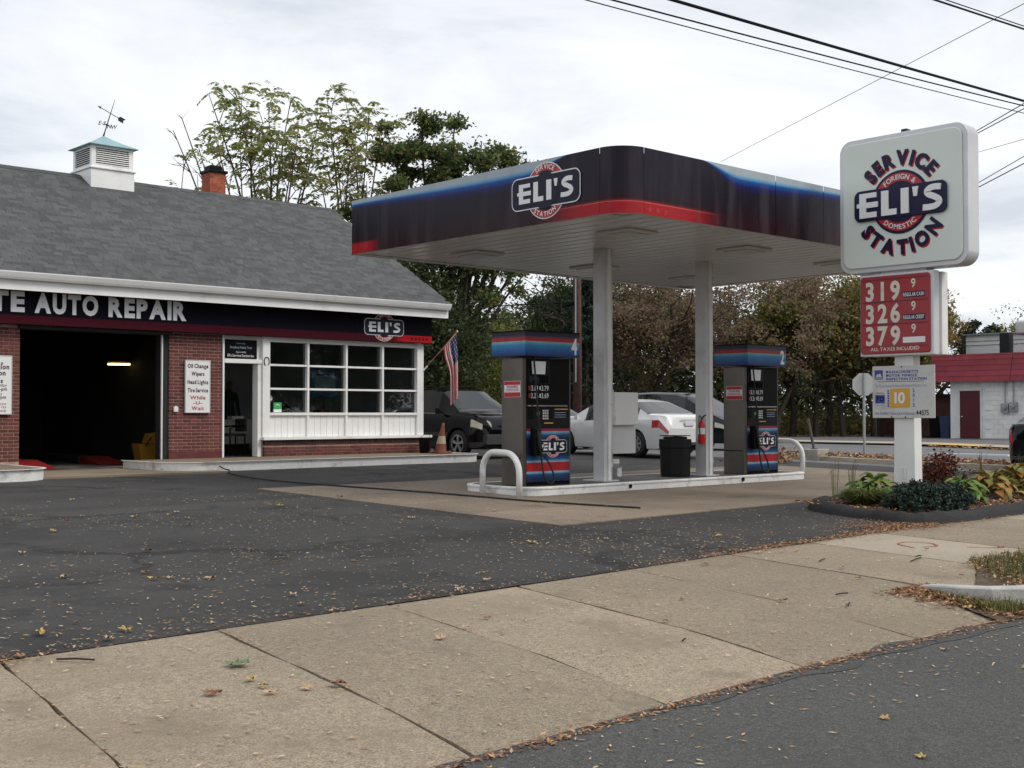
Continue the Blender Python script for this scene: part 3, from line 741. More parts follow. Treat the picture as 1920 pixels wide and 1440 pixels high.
# office front: frame, panes, boarded apron
F_ = lambda n, *q: B(n, 'white_trim', BLD, *q, bevel=.004)
F_('door_trim', 13.125, 13.165, 23.27, 23.5, .572, 3.15)
F_('door_trim', 13.97, 14.065, 23.28, 23.5, .572, 2.56)
F_('transom_bar', 13.166, 14.065, 23.26, 23.46, 2.562, 2.65)
F_('transom_panel', 13.166, 14.065, 23.34, 23.46, 2.652, 3.15)
F_('post', 14.07, 14.25, 23.24, 23.45, .99, 3.15)
F_('post', 18.27, 18.46, 23.24, 23.45, .99, 3.15)
F_('head', 14.251, 18.269, 23.27, 23.45, 3.045, 3.15)
F_('sill', 14.03, 18.64, 23.13, 23.46, .926, .985)
F_('rail', 14.251, 18.269, 23.25, 23.45, 1.455, 1.515)
cx = [14.251, 15.232, 16.257, 17.275, 18.269]; rz_ = [1.516, 2.03, 2.545, 3.044]
for c in cx[1:4]:
    F_('mullion', c - .026, c + .026, 23.255, 23.43, 1.516, 3.044); F_('stile', c - .028, c + .028, 23.255, 23.43, .986, 1.454)
for i in range(4):
    xa = cx[i] + (.026 if i else 0); xb_ = cx[i + 1] - (.026 if i < 3 else 0)
    for r_ in rz_[1:3]: F_('muntin', xa + .001, xb_ - .001, 23.262, 23.42, r_ - .022, r_ + .022)
    for j in range(3):
        za = rz_[j] + (.022 if j else 0); zb = rz_[j + 1] - (.022 if j < 2 else 0)
        B('pane', 'glass', BLD, xa, xb_, 23.35, 23.356, za, zb)
    n = 6; w = (xb_ - xa) / n
    for k in range(n): B('board', 'white_trim', BLD, xa + w * k + .003, xa + w * (k + 1) - .003, 23.30, 23.32, .987, 1.453, bevel=.003)
    B('apron_backing', 'white', BLD, xa, xb_, 23.321, 23.34, .987, 1.453)
# eaves: soffit, fascia, gutter
B('soffit', 'white', BLD, X0, X1 - .03, 22.83, 23.16, 3.802, 3.825)
B('fascia_board', 'white_trim', BLD, X0, X1 + .04, 22.79, 22.825, 3.755, 4.03)
g = MB(); prof = [(22.785, 3.945), (22.70, 3.945), (22.675, 3.985), (22.655, 4.03), (22.64, 4.065), (22.64, 4.082), (22.655, 4.082), (22.665, 4.04), (22.785, 4.04)]
n = len(prof); g.add([(X0, y, z) for y, z in prof] + [(X1 + .06, y, z) for y, z in prof], [(i, (i + 1) % n, n + (i + 1) % n, n + i) for i in range(n)] + [tuple(range(n)), tuple(range(n, 2 * n))[::-1]])
g.build('gutter', 'white_trim', BLD)
MB().add([(X1 + .04, 22.80, 3.76), (X1 + .04, 22.80, 4.06), (X1 + .04, RY, RZ + .0), (X1 + .04, RY, RZ - .26), (X1 + .075, 22.80, 3.76), (X1 + .075, 22.80, 4.06), (X1 + .075, RY, RZ), (X1 + .075, RY, RZ - .26)],
         [(0, 1, 2, 3), (7, 6, 5, 4), (0, 4, 5, 1), (1, 5, 6, 2), (3, 2, 6, 7), (0, 3, 7, 4)]).build('rake_board', 'white_trim', BLD)
# roof deck and shingles
sl = math.atan2(RZ - EZ, RY - EY); SLEN = math.hypot(RZ - EZ, RY - EY)
roof = MB().add([(X0, EY + .02, EZ - .03), (X1 + .09, EY + .02, EZ - .03), (X1 + .09, RY, RZ - .025), (X0, RY, RZ - .025), (X0, 32.9, EZ - .03), (X1 + .09, 32.9, EZ - .03),
                 (X0, EY + .1, EZ - .09), (X1 + .09, EY + .1, EZ - .09), (X1 + .09, RY, RZ - .12), (X0, RY, RZ - .12), (X0, 32.8, EZ - .09), (X1 + .09, 32.8, EZ - .09)],
                [(0, 1, 2, 3), (3, 2, 5, 4), (7, 6, 9, 8), (8, 9, 10, 11), (0, 6, 7, 1), (4, 5, 11, 10), (1, 7, 8, 2), (2, 8, 11, 5)]).build('roof', 'shingle', BLD)
EXPO = .128; shm = box_mesh('shingle', .297, .150, .013, 'shingle'); sh = []
ca, sa = math.cos(sl), math.sin(sl); nrow = int(SLEN / EXPO)
fwd = Vector((.676, .737)); rgt = Vector((.737, -.676))
for r_ in range(nrow + 1):
    s = r_ * EXPO + .075; x = X0 + random.uniform(0, .3)
    while x < X1 - .05:
        wd = random.choice((.14, .19, .24, .30)); wd = min(wd, X1 + .085 - x)
        y = EY + s * ca; z = EZ + s * sa; lift = random.uniform(.003, .007)
        dep = x * fwd.x + y * fwd.y; u = (x * rgt.x + y * rgt.y) / dep
        sh.append((dep if u > -.415 else 999, x + wd / 2, y - lift * sa, z + lift * ca, wd - .006)); x += wd
sh.sort()
for i, (d_, x, y, z, wd) in enumerate(sh[:300]): piece('shingle', shm, (x, y, z), roof, rot=(sl + .045, 0, 0), scale=(wd / .297, 1, 1))
rest = MB(); c2, s2 = math.cos(sl + .045), math.sin(sl + .045)
for (d_, x, y, z, wd) in sh[300:]:
    vs = []
    for dz in (-.0065, .0065):
        for dx, dy in ((-wd / 2, -.075), (wd / 2, -.075), (wd / 2, .075), (-wd / 2, .075)): vs.append((x + dx, y + dy * c2 - dz * s2, z + dy * s2 + dz * c2))
    rest.add(vs, [(4, 5, 6, 7), (0, 1, 5, 4), (1, 2, 6, 5), (3, 0, 4, 7)])
tag(rest.build('shingle_field', 'shingle', roof), kind='stuff')
x = X0
while x < X1:
    MB().add([(x, RY - .13, RZ - .055), (x + .29, RY - .13, RZ - .055), (x + .29, RY, RZ + .018), (x, RY, RZ + .018), (x, RY + .13, RZ - .055), (x + .29, RY + .13, RZ - .055)], [(0, 1, 2, 3), (3, 2, 5, 4)]).build('ridge_cap', 'shingle', roof); x += .30
# cupola
cux0, cux1, cuy0, cuy1 = 11.90, 12.94, 27.06, 28.10
cup = B('cupola', 'white', BLD, cux0, cux1, cuy0, cuy1, 6.3, 7.06)
B('ledge', 'white', cup, cux0 - .035, cux1 + .035, cuy0 - .035, cuy1 + .035, 7.0605, 7.10, bevel=.008)
B('louvre_core', 'black_matte', cup, cux0 + .06, cux1 - .06, cuy0 + .06, cuy1 - .06, 7.10, 7.60)
for xa, ya in ((cux0 + .02, cuy0 + .02), (cux1 - .12, cuy0 + .02), (cux0 + .02, cuy1 - .12), (cux1 - .12, cuy1 - .12)): B('corner_post', 'white', cup, xa, xa + .10, ya, ya + .10, 7.101, 7.60)
for za, zb in ((7.101, 7.16), (7.545, 7.60)):
    B('louvre_rail', 'white', cup, cux0 + .121, cux1 - .121, cuy0 + .022, cuy0 + .055, za, zb); B('louvre_rail', 'white', cup, cux0 + .022, cux0 + .055, cuy0 + .121, cuy1 - .121, za, zb)
for k in range(8):
    z = 7.165 + .047 * k
    MB().add([(cux0 + .122, cuy0 + .022, z), (cux1 - .122, cuy0 + .022, z), (cux1 - .122, cuy0 + .055, z + .028), (cux0 + .122, cuy0 + .055, z + .028), (cux0 + .122, cuy0 + .022, z + .006), (cux1 - .122, cuy0 + .022, z + .006), (cux1 - .122, cuy0 + .055, z + .034), (cux0 + .122, cuy0 + .055, z + .034)],
             [(0, 1, 5, 4), (4, 5, 6, 7), (3, 2, 1, 0), (0, 4, 7, 3), (1, 2, 6, 5)]).build('slat', 'white', cup)
    MB().add([(cux0 + .022, cuy0 + .122, z), (cux0 + .022, cuy1 - .122, z), (cux0 + .055, cuy1 - .122, z + .028), (cux0 + .055, cuy0 + .122, z + .028), (cux0 + .022, cuy0 + .122, z + .006), (cux0 + .022, cuy1 - .122, z + .006), (cux0 + .055, cuy1 - .122, z + .034), (cux0 + .055, cuy0 + .122, z + .034)],
             [(4, 5, 1, 0), (7, 6, 5, 4), (0, 1, 2, 3), (3, 7, 4, 0), (5, 6, 2, 1)]).build('slat', 'white', cup)
cxm, cym = (cux0 + cux1) / 2, (cuy0 + cuy1) / 2; rings = []
for f_, z in ((1.14, 7.60), (1.14, 7.615), (.66, 7.735), (.32, 7.835), (.0, 7.945)):
    hw = .52 * f_ + .0; rings.append([(cxm - hw, cym - hw, z), (cxm + hw, cym - hw, z), (cxm + hw, cym + hw, z), (cxm - hw, cym + hw, z)])
vs = sum(rings, []); fs = [(0, 3, 2, 1)] + [(4 * i + j, 4 * i + (j + 1) % 4, 4 * i + 4 + (j + 1) % 4, 4 * i + 4 + j) for i in range(4) for j in range(4)]
MB().add(vs, fs).build('cupola_roof', 'copper_green', cup)
# chimney
ch = B('chimney', 'mortar', BLD, 15.41, 15.83, 28.0, 28.42, 6.0, 7.555)
cbm = MB(); z = 6.4; k = 0
while z < 7.5:
    x = 15.40 - (.1 if k % 2 else 0)
    while x < 15.82:
        a, c = max(x, 15.40), min(x + .193, 15.84)
        if c - a > .03: cbm.box(a, c, 27.992, 28.03, z, z + .0575)
        x += MOD
    y = 28.0 - (0 if k % 2 else .1)
    while y < 28.42:
        a, c = max(y, 28.035), min(y + .193, 28.43)
        if c - a > .03: cbm.box(15.40, 15.43, a, c, z, z + .0575)
        y += MOD
    z += CRS; k += 1
tag(cbm.build('chimney_bricks', 'brick_orange', ch), kind='stuff')
B('chimney_cap', 'black', ch, 15.36, 15.88, 27.94, 28.47, 7.556, 7.625, bevel=.01)
B('flue', 'black', ch, 15.45, 15.79, 28.06, 28.38, 7.626, 7.76, bevel=.03)
# kerbed walks in front of the building
def platform(name, outline, ztop, zbot):
    r = root(name, (outline[0][0], outline[0][1], zbot), None, None, kind='structure'); n = len(outline)
    MB().add([(x, y, ztop) for x, y in outline], [tuple(range(n))]).build('walk_surface', 'platform_top', r)
    vs = []; fs = []
    for (x, y) in outline: vs += [(x, y, ztop), (x, y, ztop - .02), (x, y, zbot)]
    for i in range(n - 1):
        for j in range(2): fs.append((3 * i + j, 3 * i + j + 1, 3 * i + 4 + j, 3 * i + 3 + j))
    MB().add(vs, fs).build('kerb_face', 'kerb_white', r)
    v_, f_ = strip_along(outline, [(.016, -.035), (.02, -.012), (.012, .006), (-.03, .008), (-.045, .002)], lambda i, p: ztop)
    MB().add(v_, f_).build('kerb_nosing', 'kerb_white', r)
    return r
def arc(cx_, cy_, r_, a0, a1, n=8): return [(cx_ + r_ * math.cos(R(a0 + (a1 - a0) * i / n)), cy_ + r_ * math.sin(R(a0 + (a1 - a0) * i / n))) for i in range(n + 1)]
platform('office_walk', [(10.95, 23.3)] + [(10.95, 22.2)][::-1] + arc(11.75, 22.1, .8, 180, 270, 10) + [(12.5, 21.31), (14, 21.36), (16, 21.40), (17.8, 21.42)] + arc(18.35, 21.87, .45, 270, 350, 7) + [(18.9, 23.3)], .57, .33)
platform('bay_walk', [(3.0, 20.45), (6.5, 20.50)] + arc(7.75, 21.2, .72, 270, 360, 10) + [(8.47, 21.9), (8.47, 23.3), (3.0, 23.3)], .57, .33)

# ---- things fixed to the building
# weathervane
up = Vector((0, 0, 1)); rg = Vector((.737, -.676, 0))
p0 = Vector((cxm, cym, 7.93)); rd = (up * math.cos(R(17)) + rg * math.sin(R(17))); dn = Vector((.676, .737, 0))
wv = root('weathervane', p0, 'tilted black iron arrow weathervane on the green cupola roof', 'weathervane')
MB().tube([p0, p0 + rd * .12, p0 + rd * .5, p0 + rd * .9], [.022, .013, .011, .004], 6).build('spindle', 'iron', wv)
pc = p0 + rd * .56; ad_ = (rg * .86 - up * .51)
a = MB(); a.tube([pc - ad_ * .34, pc + ad_ * .30], .009, 5)
q = ad_.cross(dn).normalized()
a.add([pc - ad_ * .36, pc - ad_ * .26 + q * .03, pc - ad_ * .26 - q * .03, pc - ad_ * .28 + dn * .012], [(0, 1, 3), (0, 3, 2), (0, 2, 1), (1, 2, 3)])
for sgn in (1, -1):
    e0 = [pc + ad_ * .20, pc + ad_ * .24 + q * .055 * sgn, pc + ad_ * .38 + q * .055 * sgn, pc + ad_ * .34, ]
    a.add([v - dn * .004 for v in e0] + [v + dn * .004 for v in e0], [(0, 1, 2, 3), (7, 6, 5, 4), (0, 4, 5, 1), (1, 5, 6, 2), (2, 6, 7, 3)])
a.build('arrow', 'iron', wv)
pl_ = p0 + rd * .28; a = MB()
for d_, c in ((rg, 'W'), (-rg, 'E'), (dn, 'N'), (-dn, 'S')):
    d_ = (d_ - rd * d_.dot(rd)).normalized()
    a.tube([pl_, pl_ + d_ * .13], .006, 5)
    v, f = centred(c, .09, .018); a.flat(v, f, (pl_ + d_ * .17, rg, rd, -dn), .003)
a.build('compass_letters', 'iron', wv)
MB().lathe([(0, -.03), (.024, -.02), (.03, 0), (.024, .02), (0, .03)], pl_, n=10).build('hub', 'iron', wv, smooth=True)

# painted sign boards on the brick pillars
def board(name, label, xa, xb_, za, zb, lines, yf=23.235):
    r = root(name, ((xa + xb_) / 2, yf + .03, za), label, 'sign')
    B('sign_sheet', 'print_white', r, xa + .012, xb_ - .012, yf + .006, yf + .03, za + .012, zb - .012)
    for q_ in ((xa, xb_, zb - .014, zb), (xa, xb_, za, za + .014)): B('edge_trim', 'alu', r, q_[0], q_[1], yf, yf + .05, q_[2], q_[3])
    for q_ in ((xa, xa + .014), (xb_ - .014, xb_)): B('edge_trim', 'alu', r, q_[0], q_[1], yf, yf + .05, za + .0145, zb - .0145)
    for (t, z, h, m_, bold, wd, al, x) in lines:
        if al == 'c': v, f = centred(t, h, bold, 1, .14, wd); v = shift(v, x, z)
        else:
            v, f, w = text2(t, h, bold, .92, .14); v = shift(v, x - w, z - h / 2)
        MB().flat(v, f, front(0, yf + .006, 0), .003).build('lettering', m_, r)
    return r
ml, rl = 'maroon_letter', 'red_letter'
board('service_sign', 'white board listing oil change, wipers, head lights and tire service on the brick pillar', 12.25, 12.82, 1.51, 2.60,
      [('Oil Change', 2.475, .078, ml, .035, .47, 'c', 12.535), ('Wipers', 2.315, .078, ml, .035, .29, 'c', 12.535), ('Head Lights', 2.145, .078, ml, .035, .47, 'c', 12.535), ('Tire Service', 1.975, .078, ml, .035, .46, 'c', 12.535),
       ('While', 1.825, .075, rl, .018, .35, 'c', 12.535), ('-U-', 1.715, .062, rl, .018, .20, 'c', 12.535), ('Wait', 1.605, .075, rl, .018, .28, 'c', 12.535)])
board('hours_sign', 'white board with opening hours at the left edge of the photo', 8.10, 8.74, 1.48, 2.57,
      [('e', 2.43, .06, ml, .018, None, 'r', 8.57), ('tion', 2.36, .085, ml, .035, None, 'r', 8.685), ('on', 2.245, .085, ml, .035, None, 'r', 8.62), ('rs', 2.10, .075, ml, .035, None, 'r', 8.57), ('riday', 2.02, .055, ml, 0.0, None, 'r', 8.645),
       ('-pm', 1.95, .06, ml, .018, None, 'r', 8.645), ('ay', 1.865, .05, ml, 0.0, None, 'r', 8.56), ('-pm', 1.80, .06, ml, .018, None, 'r', 8.63), ('your', 1.68, .045, rl, 0.0, None, 'r', 8.64), ('& fax', 1.62, .05, rl, 0.0, None, 'r', 8.64), ('needs', 1.55, .05, rl, 0.0, None, 'r', 8.63)])
ow = root('owner_sign', (13.58, 23.33, 2.66), 'black sign with white lettering above the office door', 'sign')
B('sign_sheet', 'black', ow, 13.18, 13.955, 23.30, 23.335, 2.66, 3.06)
for t, z, h, wd, m_ in (('Owned By', 2.985, .035, .22, 'blue_faded'), ('Broadway Realty Trust', 2.90, .05, .52, 'blue_faded'), ('Operated By', 2.80, .036, .24, 'print_light'), ("Eli's Service Station Inc.", 2.725, .052, .64, 'print_light')):
    v, f = centred(t, h, .018 if h > .045 else 0.0, 1, .14, wd); MB().flat(shift(v, 13.57, z), f, front(0, 23.30, 0), .003).build('lettering', m_, ow)
# horseshoe, sensor box, window stickers
hs = MB(); hs.tube([(14.16 + .062 * math.sin(R(t)), 23.235, 2.62 + .085 * math.cos(R(t)) * (1.0 if math.cos(R(t)) > 0 else 1.25)) for t in range(-148, 149, 16)], .011, 6)
tag(hs.build('horseshoe', 'iron', smooth=True), 'rusty iron horseshoe nailed to the white window post', 'horseshoe')
sb = MB().prism([(-.045, 0), (.045, 0), (.05, .085), (0, .125), (-.05, .085)], front(12.06, 23.298, 1.53), 0, .05)
tag(sb.build('sensor_box', 'white', bevel=.006), 'small white house-shaped box on the brick beside the service board', 'box')
gs = root('green_sticker', (14.5, 23.345, 1.53), 'small green and white sticker in the lower left window pane', 'sticker')
B('green_field', 'sticker_green', gs, 14.40, 14.60, 23.342, 23.348, 1.59, 1.735); B('white_field', 'print_white', gs, 14.40, 14.60, 23.342, 23.348, 1.525, 1.588)
b_ = MB(); v_, f_ = strip_along(arc(0, 0, .04, 10, 170, 8), [(-.008, 0), (.008, 0)], lambda i, p: 0); b_.flat([(p[0], p[1]) for p in v_], f_[:-2], front(14.5, 23.342, 1.655), .002); b_.build('emblem', 'print_white', gs)
rs_ = MB(); v_, f_ = strip_along(arc(0, 0, .055, 0, 360, 20), [(-.006, 0), (.006, 0)], lambda i, p: 0); rs_.flat([(p[0], p[1]) for p in v_], f_[:-2], front(14.31, 23.349, 1.82), .002)
rs_.flat([(-.045, -.01), (.045, -.03), (.045, .0), (-.03, .02)], [(0, 1, 2, 3)], front(14.31, 23.349, 1.82), .002)
tag(rs_.build('round_sticker', 'print_light'), 'pale round sticker at the left edge of the office window', 'sticker')
# flag
fl = root('flag', (18.47, 23.24, 2.55), 'limp striped flag on a wooden pole at the office corner', 'flag')
fp0, fp1 = Vector((18.47, 23.23, 2.54)), Vector((18.98, 22.62, 3.43))
MB().tube([fp0, fp1], .013, 8).build('pole', 'varnish', fl, smooth=True)
MB().tube([fp0 - (fp1 - fp0) * .03, fp0 + (fp1 - fp0) * .10], .02, 8).build('bracket', 'white', fl)
MB().lathe([(0, -.03), (.022, -.015), (.028, .005), (.018, .03), (0, .045)], fp1, n=10).build('finial', 'gold', fl, smooth=True)
D('flag_red', (.42, .03, .045), .8, var=.15, vs=9); D('flag_white', (.62, .58, .57), .8, var=.1, vs=9); D('flag_blue', (.035, .04, .12), .8, var=.15, vs=9)
b_ = MB(); NU, NV = 39, 40; pd = (fp1 - fp0).normalized(); vs = []; mi = []
for i in range(NU + 1):
    t = i / NU                                  # along the hoist (pole)
    for j in range(NV + 1):
        s = j / NV                              # towards the fly, hanging down
        a0 = fp1 - pd * (.02 + .46 * t); drop = 1.50 * s
        pinch = 1 - .42 * sstep(0, .55, s); tt = (t - .12) * pinch
        hx = fp1 - pd * .02 - pd * (.46 * tt if s > 0 else .46 * t)
        bl = sstep(0, .35, s); q = a0.lerp(Vector((fp1.x + .0 - .26 * tt + .0, fp1.y + .31 * tt * .6, 0)), bl)
        zz = a0.z - drop * (1 - .10 * t) - .05 * bl
        if s == 0: zz = a0.z; q = a0
        fold = .035 * math.sin(t * 17 + s * 2.3) * bl + .016 * math.sin(t * 33 + 1) * bl
        vs.append((q.x + fold * dn.x * 1.0, q.y + fold * dn.y, zz))
for i in range(NU):
    for j in range(NV):
        b_.f.append((i * (NV + 1) + j, i * (NV + 1) + j + 1, (i + 1) * (NV + 1) + j + 1, (i + 1) * (NV + 1) + j))
        st = i // 3; can = st < 7 and j < 16
        if can: m_ = 1 if (i % 3 == 1 and (j + (2 if (i // 3) % 2 else 0)) % 4 == 1) else 2
        else: m_ = 0 if st % 2 == 0 else 1
        b_.m.append(m_)
b_.v = vs; b_.build('cloth', ['flag_red', 'flag_white', 'flag_blue'], fl, smooth=True)

# ---- inside the bay
tl = root('strip_light', (12.6, 27.0, 2.6), 'lit yellow fluorescent tube hanging deep in the repair bay', 'lamp')
MB().tube([(12.35, 27.1, 2.62), (12.84, 27.0, 2.625)], .022, 8).build('tube', 'tube_light', tl); B('housing', 'white', tl, 12.34, 12.85, 26.98, 27.12, 2.65, 2.69)
def ramp(label, x, y):
    r = root('lift_ramp', (x, y, .423), label, 'ramp', 'red steel ramps of the vehicle lift')
    MB().add([(x - .30, y, .426), (x + .30, y, .426), (x + .30, y + 1.1, .426), (x - .30, y + 1.1, .426), (x + .30, y + 1.0, .57), (x - .30, y + 1.0, .57)], [(0, 1, 4, 5), (5, 4, 2, 3), (1, 2, 4), (0, 5, 3)]).build('ramp_plate', 'ramp_red', r)
    B('runway', 'black_matte', r, x - .30, x + .30, y + 1.12, y + 4.5, .43, .57)
ramp('red steel lift ramp in the bay beside the left brick pillar', 9.55, 23.85)
ramp('red steel lift ramp in the bay near the yellow mop bucket', 11.55, 25.0)
mb = root('mop_bucket', (12.1, 24.55, .423), 'yellow mop bucket with wringer inside the repair bay', 'bucket')
MB().add([(11.86, 24.37, .50), (12.22, 24.37, .50), (12.22, 24.70, .50), (11.86, 24.70, .50), (11.80, 24.33, .86), (12.28, 24.33, .86), (12.28, 24.74, .86), (11.80, 24.74, .86)], [(0, 3, 2, 1), (0, 1, 5, 4), (1, 2, 6, 5), (2, 3, 7, 6), (3, 0, 4, 7)]).build('pail', 'bucket_yellow', mb, bevel=.015)
MB().add([(12.02, 24.35, .865), (12.27, 24.35, .865), (12.27, 24.72, .865), (12.02, 24.72, .865), (12.06, 24.41, 1.07), (12.30, 24.39, 1.10), (12.30, 24.68, 1.10), (12.06, 24.66, 1.07)], [(0, 3, 2, 1), (0, 1, 5, 4), (1, 2, 6, 5), (2, 3, 7, 6), (3, 0, 4, 7), (4, 5, 6, 7)]).build('wringer', 'bucket_yellow', mb, bevel=.012)
MB().tube([(12.05, 24.33, 1.0), (11.90, 24.27, .82)], .012, 6).build('handle', 'black', mb)
for xa, ya in ((11.89, 24.40), (12.19, 24.40), (11.89, 24.67), (12.19, 24.67)): MB().lathe([(0, -.015), (.035, -.015), (.035, .015), (0, .015)], (xa, ya, .46), 'x', 10).build('caster', 'rubber', mb)
tb = root('tool_cabinet', (10.6, 31.2, .423), 'dark tool cabinet against the back wall of the bay', 'cabinet')
B('carcass', 'black', tb, 9.8, 11.5, 30.9, 31.5, .5, 1.5); 
for k in range(5): B('drawer', 'black_matte', tb, 9.84, 11.46, 30.885, 30.899, .54 + .19 * k, .70 + .19 * k)
for k in range(4): B('foot', 'black', tb, 9.85 + 1.5 * (k % 2), 9.95 + 1.5 * (k % 2), 30.95 + .4 * (k // 2), 31.05 + .4 * (k // 2), .423, .5)
# ---- inside the office
ct = root('counter', (14.1, 25.4, .572), 'pale service counter seen through the open office door', 'counter')
B('counter_front', 'counter', ct, 13.11, 15.0, 25.25, 25.30, .80, 1.32); B('counter_top', 'counter', ct, 13.11, 15.04, 25.2, 25.75, 1.321, 1.36, bevel=.006); B('toe_kick', 'black_matte', ct, 13.11, 14.98, 25.33, 25.38, .574, .80)
pr = MB().box(14.55, 14.85, 25.35, 25.6, 1.362, 1.44); tag(pr.build('paper_stack', 'print_white', bevel=.01), 'white papers lying on the service counter', 'papers')
cr = root('office_chair', (13.85, 24.1, .572), 'dark armchair just inside the open office door', 'chair')
B('seat', 'black_matte', cr, 13.68, 14.10, 23.95, 24.40, 1.00, 1.06, bevel=.02); B('backrest', 'black_matte', cr, 14.06, 14.11, 23.95, 24.40, 1.10, 1.38, bevel=.02)
for xa, ya in ((13.71, 23.98), (14.07, 23.98), (13.71, 24.37), (14.07, 24.37)): MB().tube([(xa, ya, .574), (xa, ya, 1.0)], .016, 6).build('leg', 'black', cr)
for ya in (23.97, 24.38): MB().tube([(13.71, ya, 1.0), (13.70, ya, 1.16), (13.76, ya, 1.21), (14.08, ya, 1.23)], .018, 6).build('armrest', 'black', cr)
po = root('poster', (16.8, 24.6, 1.88), 'blue and pale poster hanging behind the office window', 'poster')
B('sheet', 'poster_blue', po, 16.20, 16.95, 24.60, 24.61, 1.88, 2.52); B('pale_panel', 'poster_pale', po, 16.28, 16.87, 24.596, 24.599, 2.0, 2.38)
b_ = MB()
for t, z in (('A', 2.0), ('B', 2.0)): pass
for zz in (2.44, 2.06): b_.flat(rrect(.5, .02, .008), [tuple(range(28))], front(16.57, 24.595, zz), .002)
b_.build('printed_rule', 'poster_pale', po)
MB().tube([(16.57, 24.605, 2.52), (16.57, 24.605, 3.70)], .003, 4).build('cord', 'black', po)
dk = root('desk', (16.2, 24.1, .572), 'dark desk with clutter below the office window', 'desk')
B('desk_top', 'black_matte', dk, 14.9, 17.9, 23.75, 24.4, 1.40, 1.44)
for xa in (14.92, 17.84): B('leg', 'black_matte', dk, xa, xa + .05, 23.8, 24.35, .574, 1.399)
tag(MB().box(15.95, 16.22, 23.9, 24.15, 1.442, 1.58).build('red_box', 'ramp_red', bevel=.01), 'dark red box on the desk behind the window', 'box')
tag(MB().lathe([(0, 0), (.12, .0), (.13, .12), (.11, .22), (.05, .27), (0, .28)], (15.15, 24.05, 1.442), n=14).build('helmet', 'plastic_black', smooth=True), 'dark rounded cap lying on the desk in the left pane', 'cap')
# ------------------------------------------------------------------ canopy over the pumps
CX0, CX1, CY0, CY1, CZ0, CZ1, CR = 12.2, 21.0, 11.12, 17.36, 4.19, 5.10, .42
CAN = root('canopy', (16.6, 14.1, .385), 'flat fuel canopy with glossy black, blue and red printed fascia on two columns', 'canopy')
def fascia_mat():
    m = bpy.data.materials.new('canopy_print'); m.use_nodes = True; nt = m.node_tree; L = nt.links.new; N = nt.nodes.new
    b = nt.nodes['Principled BSDF']; b.inputs['Roughness'].default_value = .25; b.inputs['Specular IOR Level'].default_value = .16
    p = N('ShaderNodeNewGeometry'); s = N('ShaderNodeSeparateXYZ'); L(p.outputs['Position'], s.inputs[0])
    def ma(op, a, c):
        x = N('ShaderNodeMath'); x.operation = op
        for i, v in enumerate((a, c)):
            if isinstance(v, (int, float)): x.inputs[i].default_value = v
            else: L(v, x.inputs[i])
        return x.outputs[0]
    def mr(v, a, c, d=0.0, e_=1.0):
        x = N('ShaderNodeMapRange'); x.interpolation_type = 'SMOOTHSTEP'; L(v, x.inputs[0])
        for i, q in enumerate((a, c, d, e_)): x.inputs[i + 1].default_value = q
        return x.outputs[0]
    def mix(f, a, c):
        x = N('ShaderNodeMix'); x.data_type = 'RGBA'; L(f, x.inputs['Factor'])
        for k, v in (('A', a), ('B', c)):
            if isinstance(v, tuple): x.inputs[k].default_value = (*v, 1)
            else: L(v, x.inputs[k])
        return x.outputs['Result']
    S = ma('MAXIMUM', ma('SUBTRACT', s.outputs[0], CX0), ma('SUBTRACT', s.outputs[1], CY0))
    fm = mr(s.outputs[1], 11.35, 11.15); S2 = ma('SUBTRACT', S, ma('MULTIPLY', fm, .65)); th = ma('MULTIPLY', mr(S2, .95, 1.9, 0.0, .25), mr(S, 2.4, 6.4, 1.0, .45)); d = ma('SUBTRACT', CZ1, s.outputs[2])
    q = ma('MULTIPLY', ma('DIVIDE', d, ma('MAXIMUM', th, .004)), .5)
    rp = N('ShaderNodeValToRGB'); L(q, rp.inputs[0]); el = rp.color_ramp.elements
    cs = [(0, (.40, .44, .47)), (.20, (.36, .44, .50)), (.29, (.10, .30, .52)), (.36, (.012, .075, .30)), (.52, (.012, .012, .09)), (.72, (.013, .009, .018))]
    while len(el) < len(cs): el.new(.5)
    for i, (a, c) in enumerate(cs): el[i].position = a; el[i].color = (*c, 1)
    low = mr(s.outputs[2], 4.62, 4.30); cur = mix(low, rp.outputs[0], (.022, .005, .009))
    S3 = ma('ADD', S, ma('MULTIPLY', mr(s.outputs[1], 11.4, 11.7), .55)); near = mr(S3, 2.25, 1.15); farr = mr(S, 5.35, 5.75); side = mr(s.outputs[0], 12.35, 12.25)
    band = ma('MULTIPLY', mr(s.outputs[2], 4.40, 4.34), ma('MAXIMUM', near, ma('MULTIPLY', farr, side)))
    cur = mix(band, cur, (.36, .011, .016))
    hl = ma('MULTIPLY', ma('MULTIPLY', mr(s.outputs[2], 4.345, 4.352), mr(s.outputs[2], 4.362, 4.356)), near)
    cur = mix(hl, cur, (.62, .10, .10))
    mp = N('ShaderNodeMapping'); mp.inputs['Scale'].default_value = (1, 1, .12); L(p.outputs['Position'], mp.inputs[0]); nz = N('ShaderNodeTexNoise'); nz.inputs['Scale'].default_value = 3.2; nz.inputs['Detail'].default_value = 6; L(mp.outputs[0], nz.inputs['Vector'])
    cur = mix(mr(nz.outputs['Fac'], .50, .72, 0.0, .16), cur, (.16, .13, .15)); L(mr(nz.outputs['Fac'], .35, .7, .18, .40), b.inputs['Roughness'])
    L(cur, b.inputs['Base Color']); M['canopy_print'] = m
fascia_mat()
